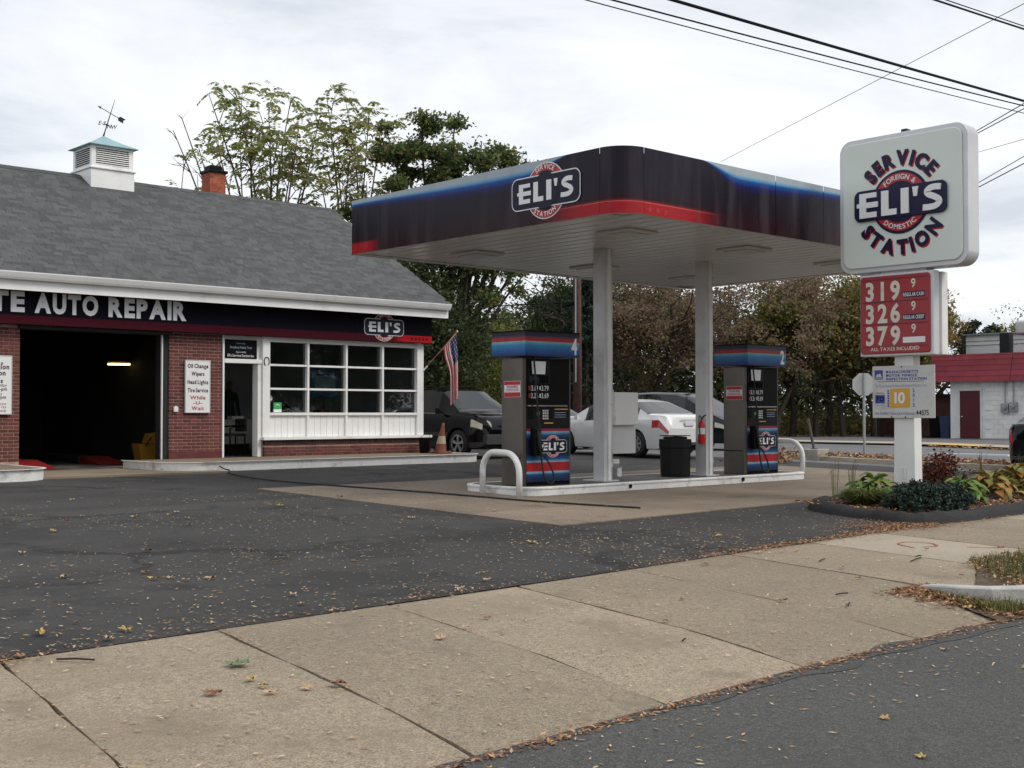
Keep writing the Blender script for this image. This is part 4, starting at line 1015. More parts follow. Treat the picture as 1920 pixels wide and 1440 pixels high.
def wall_piece(pts, name='fascia_panel', m='canopy_print'):
    vs = []; fs = []; n = len(pts)
    for (x, y) in pts: vs += [(x, y, CZ0), (x, y, CZ0 + .3), (x, y, CZ0 + .6), (x, y, CZ1)]
    for i in range(n - 1):
        for j in range(3): fs.append((4 * i + j, 4 * i + 4 + j, 4 * i + 5 + j, 4 * i + 1 + j))
    o = MB().add(vs, fs).build(name, m, CAN, smooth=True); return o
g_ = .010
def seg(a, b, n):
    L_ = math.dist(a, b); u = ((b[0] - a[0]) / L_, (b[1] - a[1]) / L_)
    for i in range(n):
        s0, s1 = L_ * i / n + g_ / 2, L_ * (i + 1) / n - g_ / 2
        wall_piece([(a[0] + u[0] * (s0 + (s1 - s0) * k / 4), a[1] + u[1] * (s0 + (s1 - s0) * k / 4)) for k in range(5)])
seg((CX0, CY1 - .06), (CX0, CY0 + CR), 1); wall_piece(arc(CX0 + CR, CY0 + CR, CR, 180, 270, 16))
for a, c in ((CX0 + CR, 15.62), (15.62, 16.90), (16.90, 18.8), (18.8, CX1 - CR)): seg((a, CY0), (c, CY0), 1)
wall_piece(arc(CX1 - CR, CY0 + CR, CR, 270, 360, 10)); seg((CX1, CY0 + CR), (CX1, CY1 - CR), 2); wall_piece(arc(CX1 - CR, CY1 - CR, CR, 0, 90, 10))
seg((CX1 - CR, CY1), (CX0 + .06, CY1), 3); wall_piece(arc(CX0 + .06, CY1 - .06, .06, 90, 180, 5))
def can_outline(i):
    x0, x1, y0, y1, r_ = CX0 + i, CX1 - i, CY0 + i, CY1 - i, CR - i
    return arc(x1 - r_, y1 - r_, r_, 0, 90, 8) + arc(x0 + .05, y1 - .05, .05, 90, 180, 8) + arc(x0 + r_, y0 + r_, r_, 180, 270, 8) + arc(x1 - r_, y0 + r_, r_, 270, 360, 8)
rr = can_outline(.015); n = len(rr)
MB().add([(x, y, 4.32) for x, y in rr] + [(x, y, 5.02) for x, y in rr], [tuple(range(n))[::-1], tuple(range(n, 2 * n))] + [(i, (i + 1) % n, n + (i + 1) % n, n + i) for i in range(n)]).build('deck', 'black_matte', CAN)
# bottom lip and soffit planks
rr0 = can_outline(0.0); rr1 = can_outline(.15)
MB().add([(x, y, CZ0) for x, y in rr0] + [(x, y, CZ0 + .012) for x, y in rr1], [((i + 1) % n, i, n + i, n + (i + 1) % n) for i in range(n)]).build('soffit_border', 'soffit_plain', CAN)
NP = 28; w = (CX1 - CX0 - .28) / NP
for k in range(NP):
    xa = CX0 + .14 + w * k
    ins = .42 if k in (0, NP - 1) else .14; inb = .42 if k == NP - 1 else .14
    MB().add([(xa + .008, CY0 + ins, 4.222), (xa + .03, CY0 + ins, 4.207), (xa + w - .03, CY0 + ins, 4.207), (xa + w - .008, CY0 + ins, 4.222), (xa + .008, CY1 - inb, 4.222), (xa + .03, CY1 - inb, 4.207), (xa + w - .03, CY1 - inb, 4.207), (xa + w - .008, CY1 - inb, 4.222)],
             [(0, 1, 5, 4), (1, 2, 6, 5), (2, 3, 7, 6), (0, 3, 2, 1), (4, 5, 6, 7)]).build('soffit_plank', 'soffit', CAN)
B('soffit_backing', 'soffit_plain', CAN, CX0 + .13, CX1 - .13, CY0 + .16, CY1 - .16, 4.226, 4.24)
for x in (13.75, 16.6, 19.4):
    for y in (12.45, 15.85):
        dl = B('downlight', 'soffit_plain', CAN, x - .33, x + .33, y - .33, y + .33, 4.165, 4.2065, bevel=.015)
        B('lens', 'lamp_lens', dl, x - .24, x + .24, y - .24, y + .24, 4.150, 4.1645, bevel=.008)
for x in (14.92, 17.56):
    B('column', 'steel_paint', CAN, x - .085, x + .06, 13.95, 14.19, .39, 4.206, bevel=.006)
    B('flange', 'white', CAN, x - .005, x + .064, 13.925, 13.949, .39, 4.206)
    B('base_plate', 'steel_paint', CAN, x - .18, x + .18, 13.86, 14.34, .388, .41)
    MB().tube([(x + .142, 14.03, .42), (x + .142, 14.03, 4.206)], .046, 14).build('downspout', 'white', CAN, smooth=True)
    for z in (.62, 1.62, 3.2): MB().tube([(x + .142, 14.03, z), (x + .142, 14.03, z + .05)], .051, 14).build('strap', 'steel_paint', CAN)
logo(CAN, left(CX0, 12.59, 4.655), 1.40, step=.004)
b_ = MB()
for k in range(3): b_.flat(star(.062, .42 + .165 * k, 4.262), [tuple(range(10))], front(CX0 + CR - .30, CY0 - .002, 0), .001)
b_.build('star_print', 'red_print', CAN)

# ------------------------------------------------------------------ pump island
IZ = .385
out = [(13.2, 13.50), (16, 13.54), (19.85, 13.60)] + arc(19.85, 13.95, .35, 270, 360, 6) + arc(19.85, 14.85, .35, 0, 90, 6) + [(16, 15.18), (13.2, 15.14)] + arc(13.12, 14.72, .42, 90, 180, 6) + arc(13.12, 13.92, .42, 180, 270, 6)
isl = root('pump_island', (16.4, 14.3, .25), None, None, kind='structure')
n = len(out); MB().add([(x, y, IZ) for x, y in out], [tuple(range(n))]).build('island_surface', 'island_top', isl)
vs = []; fs = []
for (x, y) in out: vs += [(x, y, IZ), (x, y, IZ - .02), (x, y, .20)]
for i in range(n):
    for j in range(2): fs.append((3 * i + j, 3 * i + j + 1, 3 * ((i + 1) % n) + 1 + j, 3 * ((i + 1) % n) + j))
MB().add(vs, fs).build('kerb_face', 'kerb_white', isl)
v_, f_ = strip_along(out + [out[0]], [(-.012, -.03), (-.014, -.008), (-.004, .006), (.05, .008), (.085, .002)], lambda i, p: IZ); MB().add(v_, f_).build('kerb_nosing', 'kerb_white', isl)
for x in (15.0, 18.03): MB().lathe([(0, 0), (.034, 0), (.038, .012), (.03, .014), (0, .014)], (x, 13.50 - .012 + (x - 13.1) * .012, .325), 'y', 14).build('drain_hole', 'black', isl)
def hoop(label, a, c, top):
    a = Vector(a); c = Vector(c); u = (c - a).normalized(); L_ = (c - a).length; r_ = .30; pts = [a + Vector((0, 0, .0))]
    z1 = top - a.z
    pts += [a + up * (z1 - r_)] + [a + u * (r_ - r_ * math.cos(R(t))) + up * (z1 - r_ + r_ * math.sin(R(t))) for t in range(15, 91, 15)]
    pts += [a + u * (L_ - r_ + r_ * math.sin(R(t))) + up * (z1 - r_ + r_ * math.cos(R(t))) for t in range(0, 91, 15)] + [c]
    tag(MB().tube(pts, .047, 14).build('guard_hoop', 'kerb_white', smooth=True), label, 'guard rail', 'white pipe hoops guarding the pump island')
hoop('white steel pipe hoop in front of the steel side of the left pump', (12.53, 13.50, .24), (12.58, 14.38, .26), .90)
hoop('white steel pipe hoop at the island end nearest the planting bed', (20.30, 13.86, .25), (20.32, 14.75, .27), .96)

# ------------------------------------------------------------------ fuel pumps
def zprint(name, cs, z0, z1, axis=2, rough=.35, fade=None):
    m = bpy.data.materials.new(name); m.use_nodes = True; nt = m.node_tree; L = nt.links.new; N = nt.nodes.new
    b = nt.nodes['Principled BSDF']; b.inputs['Roughness'].default_value = rough
    t = N('ShaderNodeTexCoord'); s = N('ShaderNodeSeparateXYZ'); L(t.outputs['Object'], s.inputs[0])
    x = N('ShaderNodeMapRange'); L(s.outputs[axis], x.inputs[0]); x.inputs[1].default_value = z0; x.inputs[2].default_value = z1
    rp = N('ShaderNodeValToRGB'); L(x.outputs[0], rp.inputs[0]); el = rp.color_ramp.elements
    while len(el) < len(cs): el.new(.5)
    for i, (p_, c) in enumerate(cs): el[i].position = p_; el[i].color = (*c, 1)
    cur = rp.outputs[0]
    if fade:
        f_ = N('ShaderNodeMapRange'); f_.interpolation_type = 'SMOOTHSTEP'; L(s.outputs[0], f_.inputs[0])
        for i, q in enumerate(fade): f_.inputs[i + 1].default_value = q
        mx_ = N('ShaderNodeMix'); mx_.data_type = 'RGBA'; L(f_.outputs[0], mx_.inputs['Factor']); L(cur, mx_.inputs['A']); mx_.inputs['B'].default_value = (.008, .012, .035, 1); cur = mx_.outputs['Result']
    nz = N('ShaderNodeTexNoise'); nz.inputs['Scale'].default_value = 5; L(t.outputs['Object'], nz.inputs['Vector'])
    k = N('ShaderNodeHueSaturation'); mr_ = N('ShaderNodeMapRange'); L(nz.outputs[0], mr_.inputs[0]); mr_.inputs[1].default_value = .3; mr_.inputs[2].default_value = .7; mr_.inputs[3].default_value = .82; mr_.inputs[4].default_value = 1.12
    L(mr_.outputs[0], k.inputs['Value']); L(cur, k.inputs['Color']); L(k.outputs[0], b.inputs['Base Color']); M[name] = m
nv, bl, lb, rd_ = (.006, .009, .030), (.010, .075, .22), (.22, .42, .55), (.38, .015, .022)
zprint('pump_door', [(0, nv), (.10, (.008, .03, .10)), (.155, bl), (.19, lb), (.205, lb), (.215, rd_), (.37, rd_), (.38, lb), (.43, bl), (.52, nv), (.80, nv), (.87, bl), (.935, lb), (.945, (.30, .02, .05)), (.985, (.28, .02, .05)), (.992, nv)], .04, .885, fade=(.30, .62, 0.0, .45))
zprint('pump_valance', [(0, (.006, .02, .10)), (.22, (.012, .09, .30)), (.45, (.03, .21, .44)), (.55, (.12, .38, .48)), (.605, (.22, .42, .48)), (.615, rd_), (.775, (.33, .015, .025)), (.785, nv), (.82, (.03, .06, .14)), (.84, nv), (1, (.004, .004, .014))], 1.985, 2.36)
def pump(x, y, num, label, wtag):
    r = root('fuel_pump', (x, y, IZ + .002), label, 'fuel pump', 'fuel pumps under the canopy', local=True)
    Bp = lambda n, m, *q, bevel=0.0, par=None: B(n, m, par or r, *q, bevel=bevel)
    Bp('plinth', 'black', -.49, .49, -.215, .215, 0, .05)
    cab = Bp('cabinet', 'black', -.43, .50, -.222, .222, .051, 1.96)
    sp_ = Bp('side_panel', 'steel', -.52, -.432, -.235, .235, .0, 1.96, bevel=.008); Bp('side_panel', 'steel', .502, .524, -.235, .235, .0, 1.96, bevel=.004)
    Bp('kick_step', 'black', -.525, -.43, -.20, .235, .42, .435, par=sp_)
    up_ = Bp('display_door', 'black', -.428, .498, -.240, -.223, 1.245, 1.955, bevel=.005)
    Bp('bezel', 'plastic_black', -.41, .06, -.246, -.2405, 1.325, 1.94, par=up_)
    ad = MB().prism([(-.185, .115), (.185, .115), (.155, -.115), (-.155, -.115)], (Vector((-.195, -.248, 1.815)), Vector((1, 0, 0)), Vector((0, 0, 1)), Vector((0, -1, 0))), 0, .012).build('notice_frame', 'black', up_)
    MB().flat([(-.155, .10), (.155, .10), (.135, -.098), (-.135, -.098)], [(3, 2, 1, 0)], front(-.195, -.260, 1.815), .002).build('notice', 'print_white', ad)
    Bp('display_glass', 'car_glass', -.40, .02, -.252, -.2465, 1.585, 1.69, par=up_)
    pn = Bp('price_panel', 'black', -.415, .045, -.254, -.2465, 1.335, 1.575, par=up_)
    for px_, pz, t in ((-.30, 1.50, '3.19'), (-.075, 1.50, '3.79'), (-.30, 1.385, '3.26'), (-.075, 1.385, '3.69')):
        v, f = centred(t, .075, .018, 1, .14, .15); MB().flat(shift(v, px_ + .02, pz), f, front(0, -.254, 0), .002).build('price', 'print_light', r)
        MB().flat([(px_ - .10, pz - .03), (px_ - .07, pz - .03), (px_ - .07, pz + .03), (px_ - .10, pz + .03)], [(0, 1, 2, 3)], front(0, -.254, 0), .002).build('grade_label', 'red_print' if px_ < -.2 else 'print_light', r)
    Bp('ledge', 'chrome', -.425, .41, -.285, -.2235, 1.215, 1.242, bevel=.004)
    pay = Bp('payment_panel', 'plastic_black', -.428, .498, -.236, -.223, .893, 1.213, bevel=.004)
    Bp('card_reader', 'black', -.40, -.29, -.250, -.2365, 1.03, 1.17, bevel=.005, par=pay)
    for i in range(3):
        for j in range(4): Bp('key', 'steel_paint', -.09 + .045 * i, -.06 + .045 * i, -.246, -.2365, 1.02 + .04 * j, 1.048 + .04 * j, par=pay)
    Bp('sticker', 'sticker_green', -.215, -.155, -.239, -.2365, 1.085, 1.135, par=pay)
    for z, xa, xb_ in ((1.17, .17, .46), (.955, -.06, .14)): Bp('yellow_label', 'sticker_orange', xa, xb_, -.2385, -.2365, z, z + .016, par=pay)
    for k in range(3): Bp('small_print', 'blue_faded', .17, .42, -.2385, -.2365, 1.05 + .035 * k, 1.058 + .035 * k, par=pay)
    Bp('button', 'black', .02, .12, -.246, -.2365, 1.03, 1.16, bevel=.004, par=pay)
    door = Bp('lower_door', 'pump_door', -.428, .498, -.238, -.223, .053, .888, bevel=.004)
    logo(r, front(.13, -.238, .60), .60, step=.002)
    hol = MB().prism([(-.07, .22), (.075, .22), (.075, -.12), (.05, -.20), (-.05, -.20), (-.07, -.10)], front(-.285, -.238, .66), 0, .10).build('nozzle_boot', 'black', r, bevel=.008)
    nz = MB(); nz.tube([(-.285, -.345, .84), (-.275, -.355, .72), (-.26, -.36, .60), (-.24, -.35, .48)], [.032, .03, .027, .02], 10); nz.tube([(-.285, -.345, .84), (-.29, -.30, .89), (-.29, -.26, .86)], [.028, .018, .014], 8)
    nz.tube([(-.25, -.36, .70), (-.21, -.40, .63), (-.23, -.38, .53)], .009, 6); nz.build('nozzle', 'rubber', r, smooth=True)
    hp = catmull([(-.34, -.30, 2.0), (-.335, -.33, 1.7), (-.30, -.345, 1.2), (-.245, -.35, .75), (-.225, -.36, .35), (-.17, -.38, .10), (-.07, -.40, .035), (.0, -.395, .10), (-.03, -.38, .25), (-.14, -.365, .42), (-.235, -.355, .50)], 6)
    MB().tube(hp, .0145, 8).build('hose', 'rubber', r, smooth=True)
    MB().tube([(-.34, -.20, 1.99), (-.34, -.31, 1.985), (-.34, -.305, 1.94)], .022, 8).build('hose_outlet', 'black', r)
    val = Bp('valance', 'pump_valance', -.60, .585, -.38, .38, 1.985, 2.36, bevel=.006)
    Bp('valance_rim', 'black', -.605, .59, -.385, .385, 2.3605, 2.378, par=val)
    v, f = centred(num, .235, .035, .72); MB().flat(shift(v, .46, 2.155), f, front(0, -.38, 0), .004).build('number', 'print_white', val)
    fl_ = (Vector((-.5205, 0, 0)), Vector((0, -1, 0)), Vector((0, 0, 1)), Vector((-1, 0, 0)))
    ws = Bp('warning_sticker', 'print_light', -.523, -.5205, -.20, .17, 1.36, 1.61, par=sp_)
    b_ = MB()
    for za, zb in ((1.55, 1.605), (1.365, 1.435)): b_.flat([(-.165, za), (.195, za), (.195, zb), (-.165, zb)], [(0, 1, 2, 3)], fl_, .0045)
    b_.build('sticker_band', 'red_print', ws)
    v, f = centred('WARNING', .042, .018, 1, .14, .26); MB().flat(shift(v, .015, 1.52), f, fl_, .0045).build('sticker_text', 'red_letter', ws)
    for k in range(2): MB().flat([(-.13, 1.455 + .022 * k), (.16, 1.455 + .022 * k), (.16, 1.463 + .022 * k), (-.13, 1.463 + .022 * k)], [(0, 1, 2, 3)], fl_, .0045).build('sticker_text', 'red_letter', ws)
    return r
pump(13.44, 14.09, '4', 'fuel pump with a white 4 on its striped valance, nearest the office', 4)
pump(18.98, 14.09, '2', 'fuel pump with a white 2 on its striped valance, nearest the pole sign', 2)

# ------------------------------------------------------------------ things on the island
tb = root('trash_bin', (17.02, 14.28, IZ), 'black faceted plastic litter bin on the island beside the right column', 'trash bin')
oc = lambda r_, z, a=22.5: [(17.02 + r_ * math.cos(R(a + 45 * i)), 14.28 + r_ * math.sin(R(a + 45 * i)), z) for i in range(8)]
def loft(rings):
    vs = sum(rings, []); n = len(rings[0]); return vs, [(i * n + j, i * n + (j + 1) % n, (i + 1) * n + (j + 1) % n, (i + 1) * n + j) for i in range(len(rings) - 1) for j in range(n)] + [tuple(range(n))[::-1], tuple(range((len(rings) - 1) * n, len(rings) * n))]
MB().add(*loft([oc(.27, IZ + .003), oc(.275, IZ + .06), oc(.285, IZ + .50), oc(.30, IZ + .51), oc(.30, IZ + .66)])).build('bin_body', 'plastic_black', tb, bevel=.008)
MB().add(*loft([oc(.22, IZ + .66), oc(.22, IZ + .70), oc(.15, IZ + .705)])).build('bin_lid', 'plastic_black', tb)
B('lid_flap', 'black', tb, 16.86, 17.22, 14.1, 14.5, IZ + .712, IZ + .727)
fx = root('fire_extinguisher', (17.40, 13.98, .95), 'red fire extinguisher hung on the right canopy column', 'fire extinguisher')
MB().lathe([(0, 0), (.055, .0), (.062, .02), (.062, .33), (.05, .38), (.022, .40), (.022, .43), (0, .43)], (17.385, 13.98, .96), n=18).build('cylinder', 'ext_red', fx, smooth=True)
MB().lathe([(.0635, 0), (.0635, .11)], (17.385, 13.98, 1.13), n=18).build('label_band', 'print_light', fx)
MB().tube([(17.385, 13.98, 1.39), (17.385, 13.93, 1.45), (17.385, 13.88, 1.47)], .012, 6).build('handle', 'black', fx); MB().tube(catmull([(17.385, 13.98, 1.41), (17.34, 13.98, 1.46), (17.29, 13.96, 1.40), (17.29, 13.95, 1.22), (17.31, 13.95, 1.10)], 5), .009, 6).build('hose', 'rubber', fx)
cb_ = root('utility_cabinet', (15.62, 14.3, .82), 'white utility cabinet with grey panel below, fixed beside the left canopy column', 'cabinet')
B('box', 'white', cb_, 15.32, 15.90, 14.15, 14.52, 1.305, 1.855, bevel=.008); B('lower_panel', 'steel_paint', cb_, 15.27, 15.93, 14.24, 14.28, .82, 1.30, bevel=.004)
B('bracket', 'steel_paint', cb_, 14.982, 15.32, 14.13, 14.18, 1.40, 1.46); B('bracket', 'steel_paint', cb_, 14.982, 15.27, 14.145, 14.275, .92, .97); MB().tube([(15.42, 14.3, 1.855), (15.42, 14.3, 1.90)], .02, 8).build('conduit', 'steel_paint', cb_)
bk = root('paint_bucket', (15.47, 14.40, IZ), 'white plastic bucket standing behind the left canopy column', 'bucket')
MB().lathe([(0, 0), (.13, 0), (.145, .25), (.152, .252), (.152, .29), (.148, .292), (.148, .34), (.142, .34), (.14, .05), (0, .045)], (15.47, 14.40, IZ), n=22).build('pail', 'bucket_white', bk, smooth=True)
B('label', 'print_light', bk, 15.49, 15.60, 14.262, 14.266, IZ + .05, IZ + .2); 
MB().tube([(15.33, 14.33, IZ + .29), (15.40, 14.24, IZ + .20), (15.54, 14.24, IZ + .20), (15.61, 14.33, IZ + .29)], .004, 5).build('handle', 'galv', bk)
# black bell hose across the forecourt
hp = [(11.93, 21.28, .50), (12.0, 21.20, .44), (12.0, 21.0, .42), (11.6, 20.3, 0), (11.3, 18.9, 0), (11.35, 17.6, 0), (11.6, 16.2, 0), (11.85, 15.0, 0), (12.0, 13.9, 0), (12.12, 12.9, 0), (12.35, 12.0, 0), (12.62, 11.2, 0)]
hp = catmull([(x, y, z if z > .41 else G(x, y) + .022) for x, y, z in hp], 6)
tag(MB().tube(hp, .013, 7).build('air_hose', 'rubber', smooth=True), 'thin black rubber bell hose lying across the forecourt from the office walk', 'hose')
cn = root('traffic_cone', (18.30, 22.42, .573), 'faded dirty orange traffic cone at the end of the office walk', 'traffic cone')
tl_ = Vector((.05, -.05, 0)); rg_ = []
for r_, z in ((.15, .04), (.145, .05), (.115, .20), (.075, .42), (.04, .62), (.03, .70)): rg_.append([(18.30 + tl_.x * z / .7 + r_ * math.cos(2 * math.pi * i / 16), 22.42 + tl_.y * z / .7 + r_ * math.sin(2 * math.pi * i / 16), .573 + z) for i in range(16)])
MB().add(*loft(rg_)).build('cone_body', 'cone_orange', cn, smooth=True); bd = []
for r_, z in ((.113, .22), (.08, .40)): bd.append([(18.30 + tl_.x * z / .7 + r_ * math.cos(2 * math.pi * i / 16), 22.42 + tl_.y * z / .7 + r_ * math.sin(2 * math.pi * i / 16), .573 + z) for i in range(16)])
vs, fs = loft(bd); MB().add(vs, fs[:-2]).build('reflective_band', 'cone_band', cn, smooth=True); B('base', 'cone_orange', cn, 18.10, 18.50, 22.22, 22.62, .573, .615, bevel=.015)
bb = root('black_bucket', (18.15, 22.9, .573), 'small black bucket between the brick base and the traffic cone', 'bucket')
MB().lathe([(0, 0), (.12, 0), (.15, .34), (.16, .35), (.155, .36), (.14, .34), (0, .30)], (18.20, 22.86, .573), n=18).build('pail', 'plastic_black', bb, smooth=True); MB().tube([(18.05, 22.86, .92), (18.1, 22.78, 1.0), (18.28, 22.78, 1.0), (18.35, 22.86, .92)], .006, 5).build('handle', 'black', bb)

# ------------------------------------------------------------------ pylon sign
PS = root('pylon_sign', (16.9, 9.69, .2), 'tall white pole sign with round badge panel and red price panel behind the pavement', 'sign')
MB().add([(16.80, 9.51, .16), (17.02, 9.51, .16), (17.02, 9.87, .16), (16.80, 9.87, .16), (16.815, 9.55, 3.7), (17.0, 9.55, 3.7), (17.0, 9.83, 3.7), (16.815, 9.83, 3.7)], [(0, 1, 5, 4), (1, 2, 6, 5), (2, 3, 7, 6), (3, 0, 4, 7), (4, 5, 6, 7)]).build('pole', 'white', PS, bevel=.012)
B('base_collar', 'white', PS, 16.74, 17.08, 9.45, 9.93, .16, .30, bevel=.02); hh = MB().tube([(16.795, 9.72, .52), (16.775, 9.72, .53), (16.775, 9.72, .68), (16.795, 9.72, .69)], .008, 6); hh.tube([(16.795, 9.66, .52), (16.775, 9.66, .53), (16.775, 9.66, .68), (16.795, 9.66, .69)], .008, 6); hh.build('hand_loop', 'white', PS)
SYC, SZC = 9.665, 4.665
fS = left(16.73, SYC, SZC)
cabm = MB().prism(rrect(2.10, 2.06, .20, 8), left(17.06, SYC, SZC), 0, .33).build('sign_cabinet', 'sign_frame', PS, bevel=.014, segs=3)
MB().prism(rrect(2.06, 2.02, .19, 8), left(17.08, SYC, SZC), 0, .02).build('retainer', 'sign_frame', cabm)
MB().prism(rrect(1.955, 1.915, .15, 8), fS, 0, .028).build('sign_face', 'sign_face', cabm, bevel=.018, segs=3)
fF = left(16.73 - .028, SYC - .005, SZC - .02)
ring = MB(); ring.prism(circ(.475, 56), fF, 0, .014); ring.build('badge_edge', 'navy_letter', cabm, bevel=.008)
MB().prism(circ(.435, 56), fF, .0145, .022).build('badge_ring', 'red_print', cabm, bevel=.005)
MB().prism(circ(.31, 48), fF, .0225, .030).build('badge_core', 'navy_letter', cabm)
MB().prism(rrect(1.52, .47, .10, 6), fF, .0225, .042).build('badge_bar', 'navy_letter', cabm, bevel=.010)
v, f, w = wordmark(); h = .375; MB().raised([((p[0] - w / 2) * h * .985, (p[1] - .5) * h) for p in v], f, fF, .042, .062).build('wordmark', 'print_white', cabm)
v, f = arc_text('FOREIGN &', .070, .338, 90, .018, .16); MB().raised(v, f, fF, .022, .028).build('lettering', 'print_light', cabm)
v, f = arc_text('DOMESTIC', .070, .408, -90, .018, .20, True); MB().raised(v, f, fF, .022, .028).build('lettering', 'print_light', cabm)
for t, a, inn, rad in (('SERVICE', 90, False, .56), ('STATION', -90, True, .775)):
    v, f = arc_text(t, .20, rad, a, .05, .20, inn, .90)
    MB().flat(shift(v, .020, -.026), f, fF, .002).build('letter_shadow', 'red_print', cabm); MB().raised(v, f, fF, .003, .014).build('lettering', 'navy_letter', cabm)
MB().add(*loft([[(16.84, SYC - .03, 5.69), (16.96, SYC - .03, 5.69), (16.96, SYC + .06, 5.69), (16.84, SYC + .06, 5.69)], [(16.84, SYC - .03, 5.76), (16.96, SYC - .03, 5.76), (16.96, SYC + .06, 5.76), (16.84, SYC + .06, 5.76)]])).build('lifting_eye', 'iron', PS)
B('saddle', 'steel_paint', PS, 16.79, 17.0, 9.30, 10.05, 3.565, 3.64)
# price cabinet
PYC, PZC = 9.745, 2.975
pc_ = B('price_cabinet', 'sign_frame', PS, 16.70, 16.86, PYC - .605, PYC + .605, PZC - .615, PZC + .615, bevel=.006)
B('rear_cabinet', 'white', PS, 16.95, 17.12, PYC - .60, PYC + .60, PZC - .61, PZC + .61, bevel=.006)
B('spacer', 'steel_paint', PS, 16.861, 16.949, PYC - .56, PYC + .56, PZC - .58, PZC + .58)
MB().prism(rrect(1.15, 1.17, .05, 5), left(16.70, PYC + .015, PZC), 0, .022).build('price_face', 'price_red', pc_, bevel=.014, segs=3)
fP = left(16.70 - .022, PYC + .015, PZC)
for k in range(4): MB().flat(rrect(1.08, .012, .004, 2), [tuple(range(12))], fP[:1] and (fP[0] + up * (.53 - .337 * k), fP[1], fP[2], fP[3]), .0015).build('rail_line', 'maroon_letter', pc_)
for z, t, lab in ((.355, '319', 'REGULAR CASH'), (.018, '326', 'REGULAR CREDIT'), (-.315, '379', None)):
    for i, c in enumerate(t):
        v, f = centred(c, .26, .035, .84); MB().flat(shift(v, -.41 + .212 * i, z), f, fP, .003).build('digit', 'price_digit', pc_)
    v, f = centred('9', .125, .018, .85); MB().flat(shift(v, .31, z + .09), f, fP, .003).build('digit', 'price_digit', pc_)
    MB().flat(shift(rrect(.36, .085, .006, 2), .315, z - .075), [tuple(range(12))], fP, .002).build('grade_strip', 'navy_letter' if lab else 'print_white', pc_)
    if lab:
        v, f = centred(lab, .052, .018, 1, .12, .335); MB().flat(shift(v, .315, z - .075), f, fP, .0045).build('lettering', 'print_white', pc_)
v, f = centred('ALL TAXES INCLUDED', .052, .018, 1, .16, .80); MB().flat(shift(v, .0, -.512), f, fP, .003).build('lettering', 'price_digit', pc_)
# inspection plate on the pole
IP = root('inspection_plate', (16.78, 9.675, 1.43), 'white inspection station plate with an orange 10 sticker bolted to the sign pole', 'sign')
IYC, IZC = 9.675, 1.82
B('plate', 'plate_white', IP, 16.755, 16.775, IYC - .51, IYC + .51, IZC - .39, IZC + .39, bevel=.006)
fI = left(16.755, IYC, IZC)
def it(t, u, z, h, wd, m, bold=.018): v, f = centred(t, h, bold, 1, .14, wd); MB().flat(shift(v, u, z), f, fI, .003).build('lettering', m, IP)
for t, u, z, wd in (('MASSACHUSETTS', -.015, .300, .53), ('MOTOR VEHICLE', -.025, .246, .51), ('INSPECTION STATION', .055, .192, .66)): it(t, u, z, .036, wd, 'blue_letter', .035)
it('The Massachusetts Enhanced Emissions & Safety Test', -.04, .095, .045, .85, 'blue_faded', 0.0)
MB().flat([(-.42, .152), (.34, .152), (.34, .158), (-.42, .158)], [(0, 1, 2, 3)], fI, .003).build('rule', 'navy', IP)
def rect(n, u0, u1, z0, z1, m, t=.003): return MB().flat([(u0, z0), (u1, z0), (u1, z1), (u0, z1)], [(0, 1, 2, 3)], fI, t).build(n, m, IP)
rect('crest', -.47, -.33, .19, .33, 'blue_letter'); MB().flat([(-.455, .225), (-.42, .275), (-.40, .262), (-.375, .285), (-.345, .225)], [(0, 1, 2, 3, 4)], fI, .0045).build('crest_hill', 'plate_white', IP); rect('crest_bar', -.46, -.34, .205, .215, 'plate_white', .0045)
rect('seven_d_panel', -.46, -.30, -.17, -.045, 'blue_letter'); v, f = centred('7D', .07, .035); MB().flat(shift(v, -.38, -.105), f, fI, .0045).build('lettering', 'navy', IP); it('OFFICIAL', -.38, -.02, .026, .15, 'red_letter', 0.0); it('INSPECTION', -.38, -.20, .02, .12, 'blue_faded', 0.0)
MB().prism([(-.215, -.235), (.115, -.225), (.112, .052), (-.205, .05)], fI, .001, .006).build('month_sticker', 'sticker_orange', IP)
v, f = centred('10', .155, .035, 1.0); MB().flat(shift(v, -.05, -.09), f, fI, .009).build('lettering', 'print_white', IP)
for k, c in enumerate('2015'): it(c, .175, .02 - .072 * k, .05, None, 'blue_letter')
for k in range(7): rect('tally', -.255, -.228, -.225 + .038 * k, -.197 + .038 * k, 'blue_letter')
it('MA INSPECTION STATION NO', -.13, -.325, .036, .66, 'blue_letter', 0.0); it('44575', .315, -.31, .07, .20, 'black')
for u, z in ((-.02, .372), (-.19, -.375), (.04, -.375)): MB().lathe([(0, 0), (.012, 0), (.010, .008), (0, .01)], (16.747, IYC - u, IZC + z), 'x', 8).build('bolt', 'iron', IP)
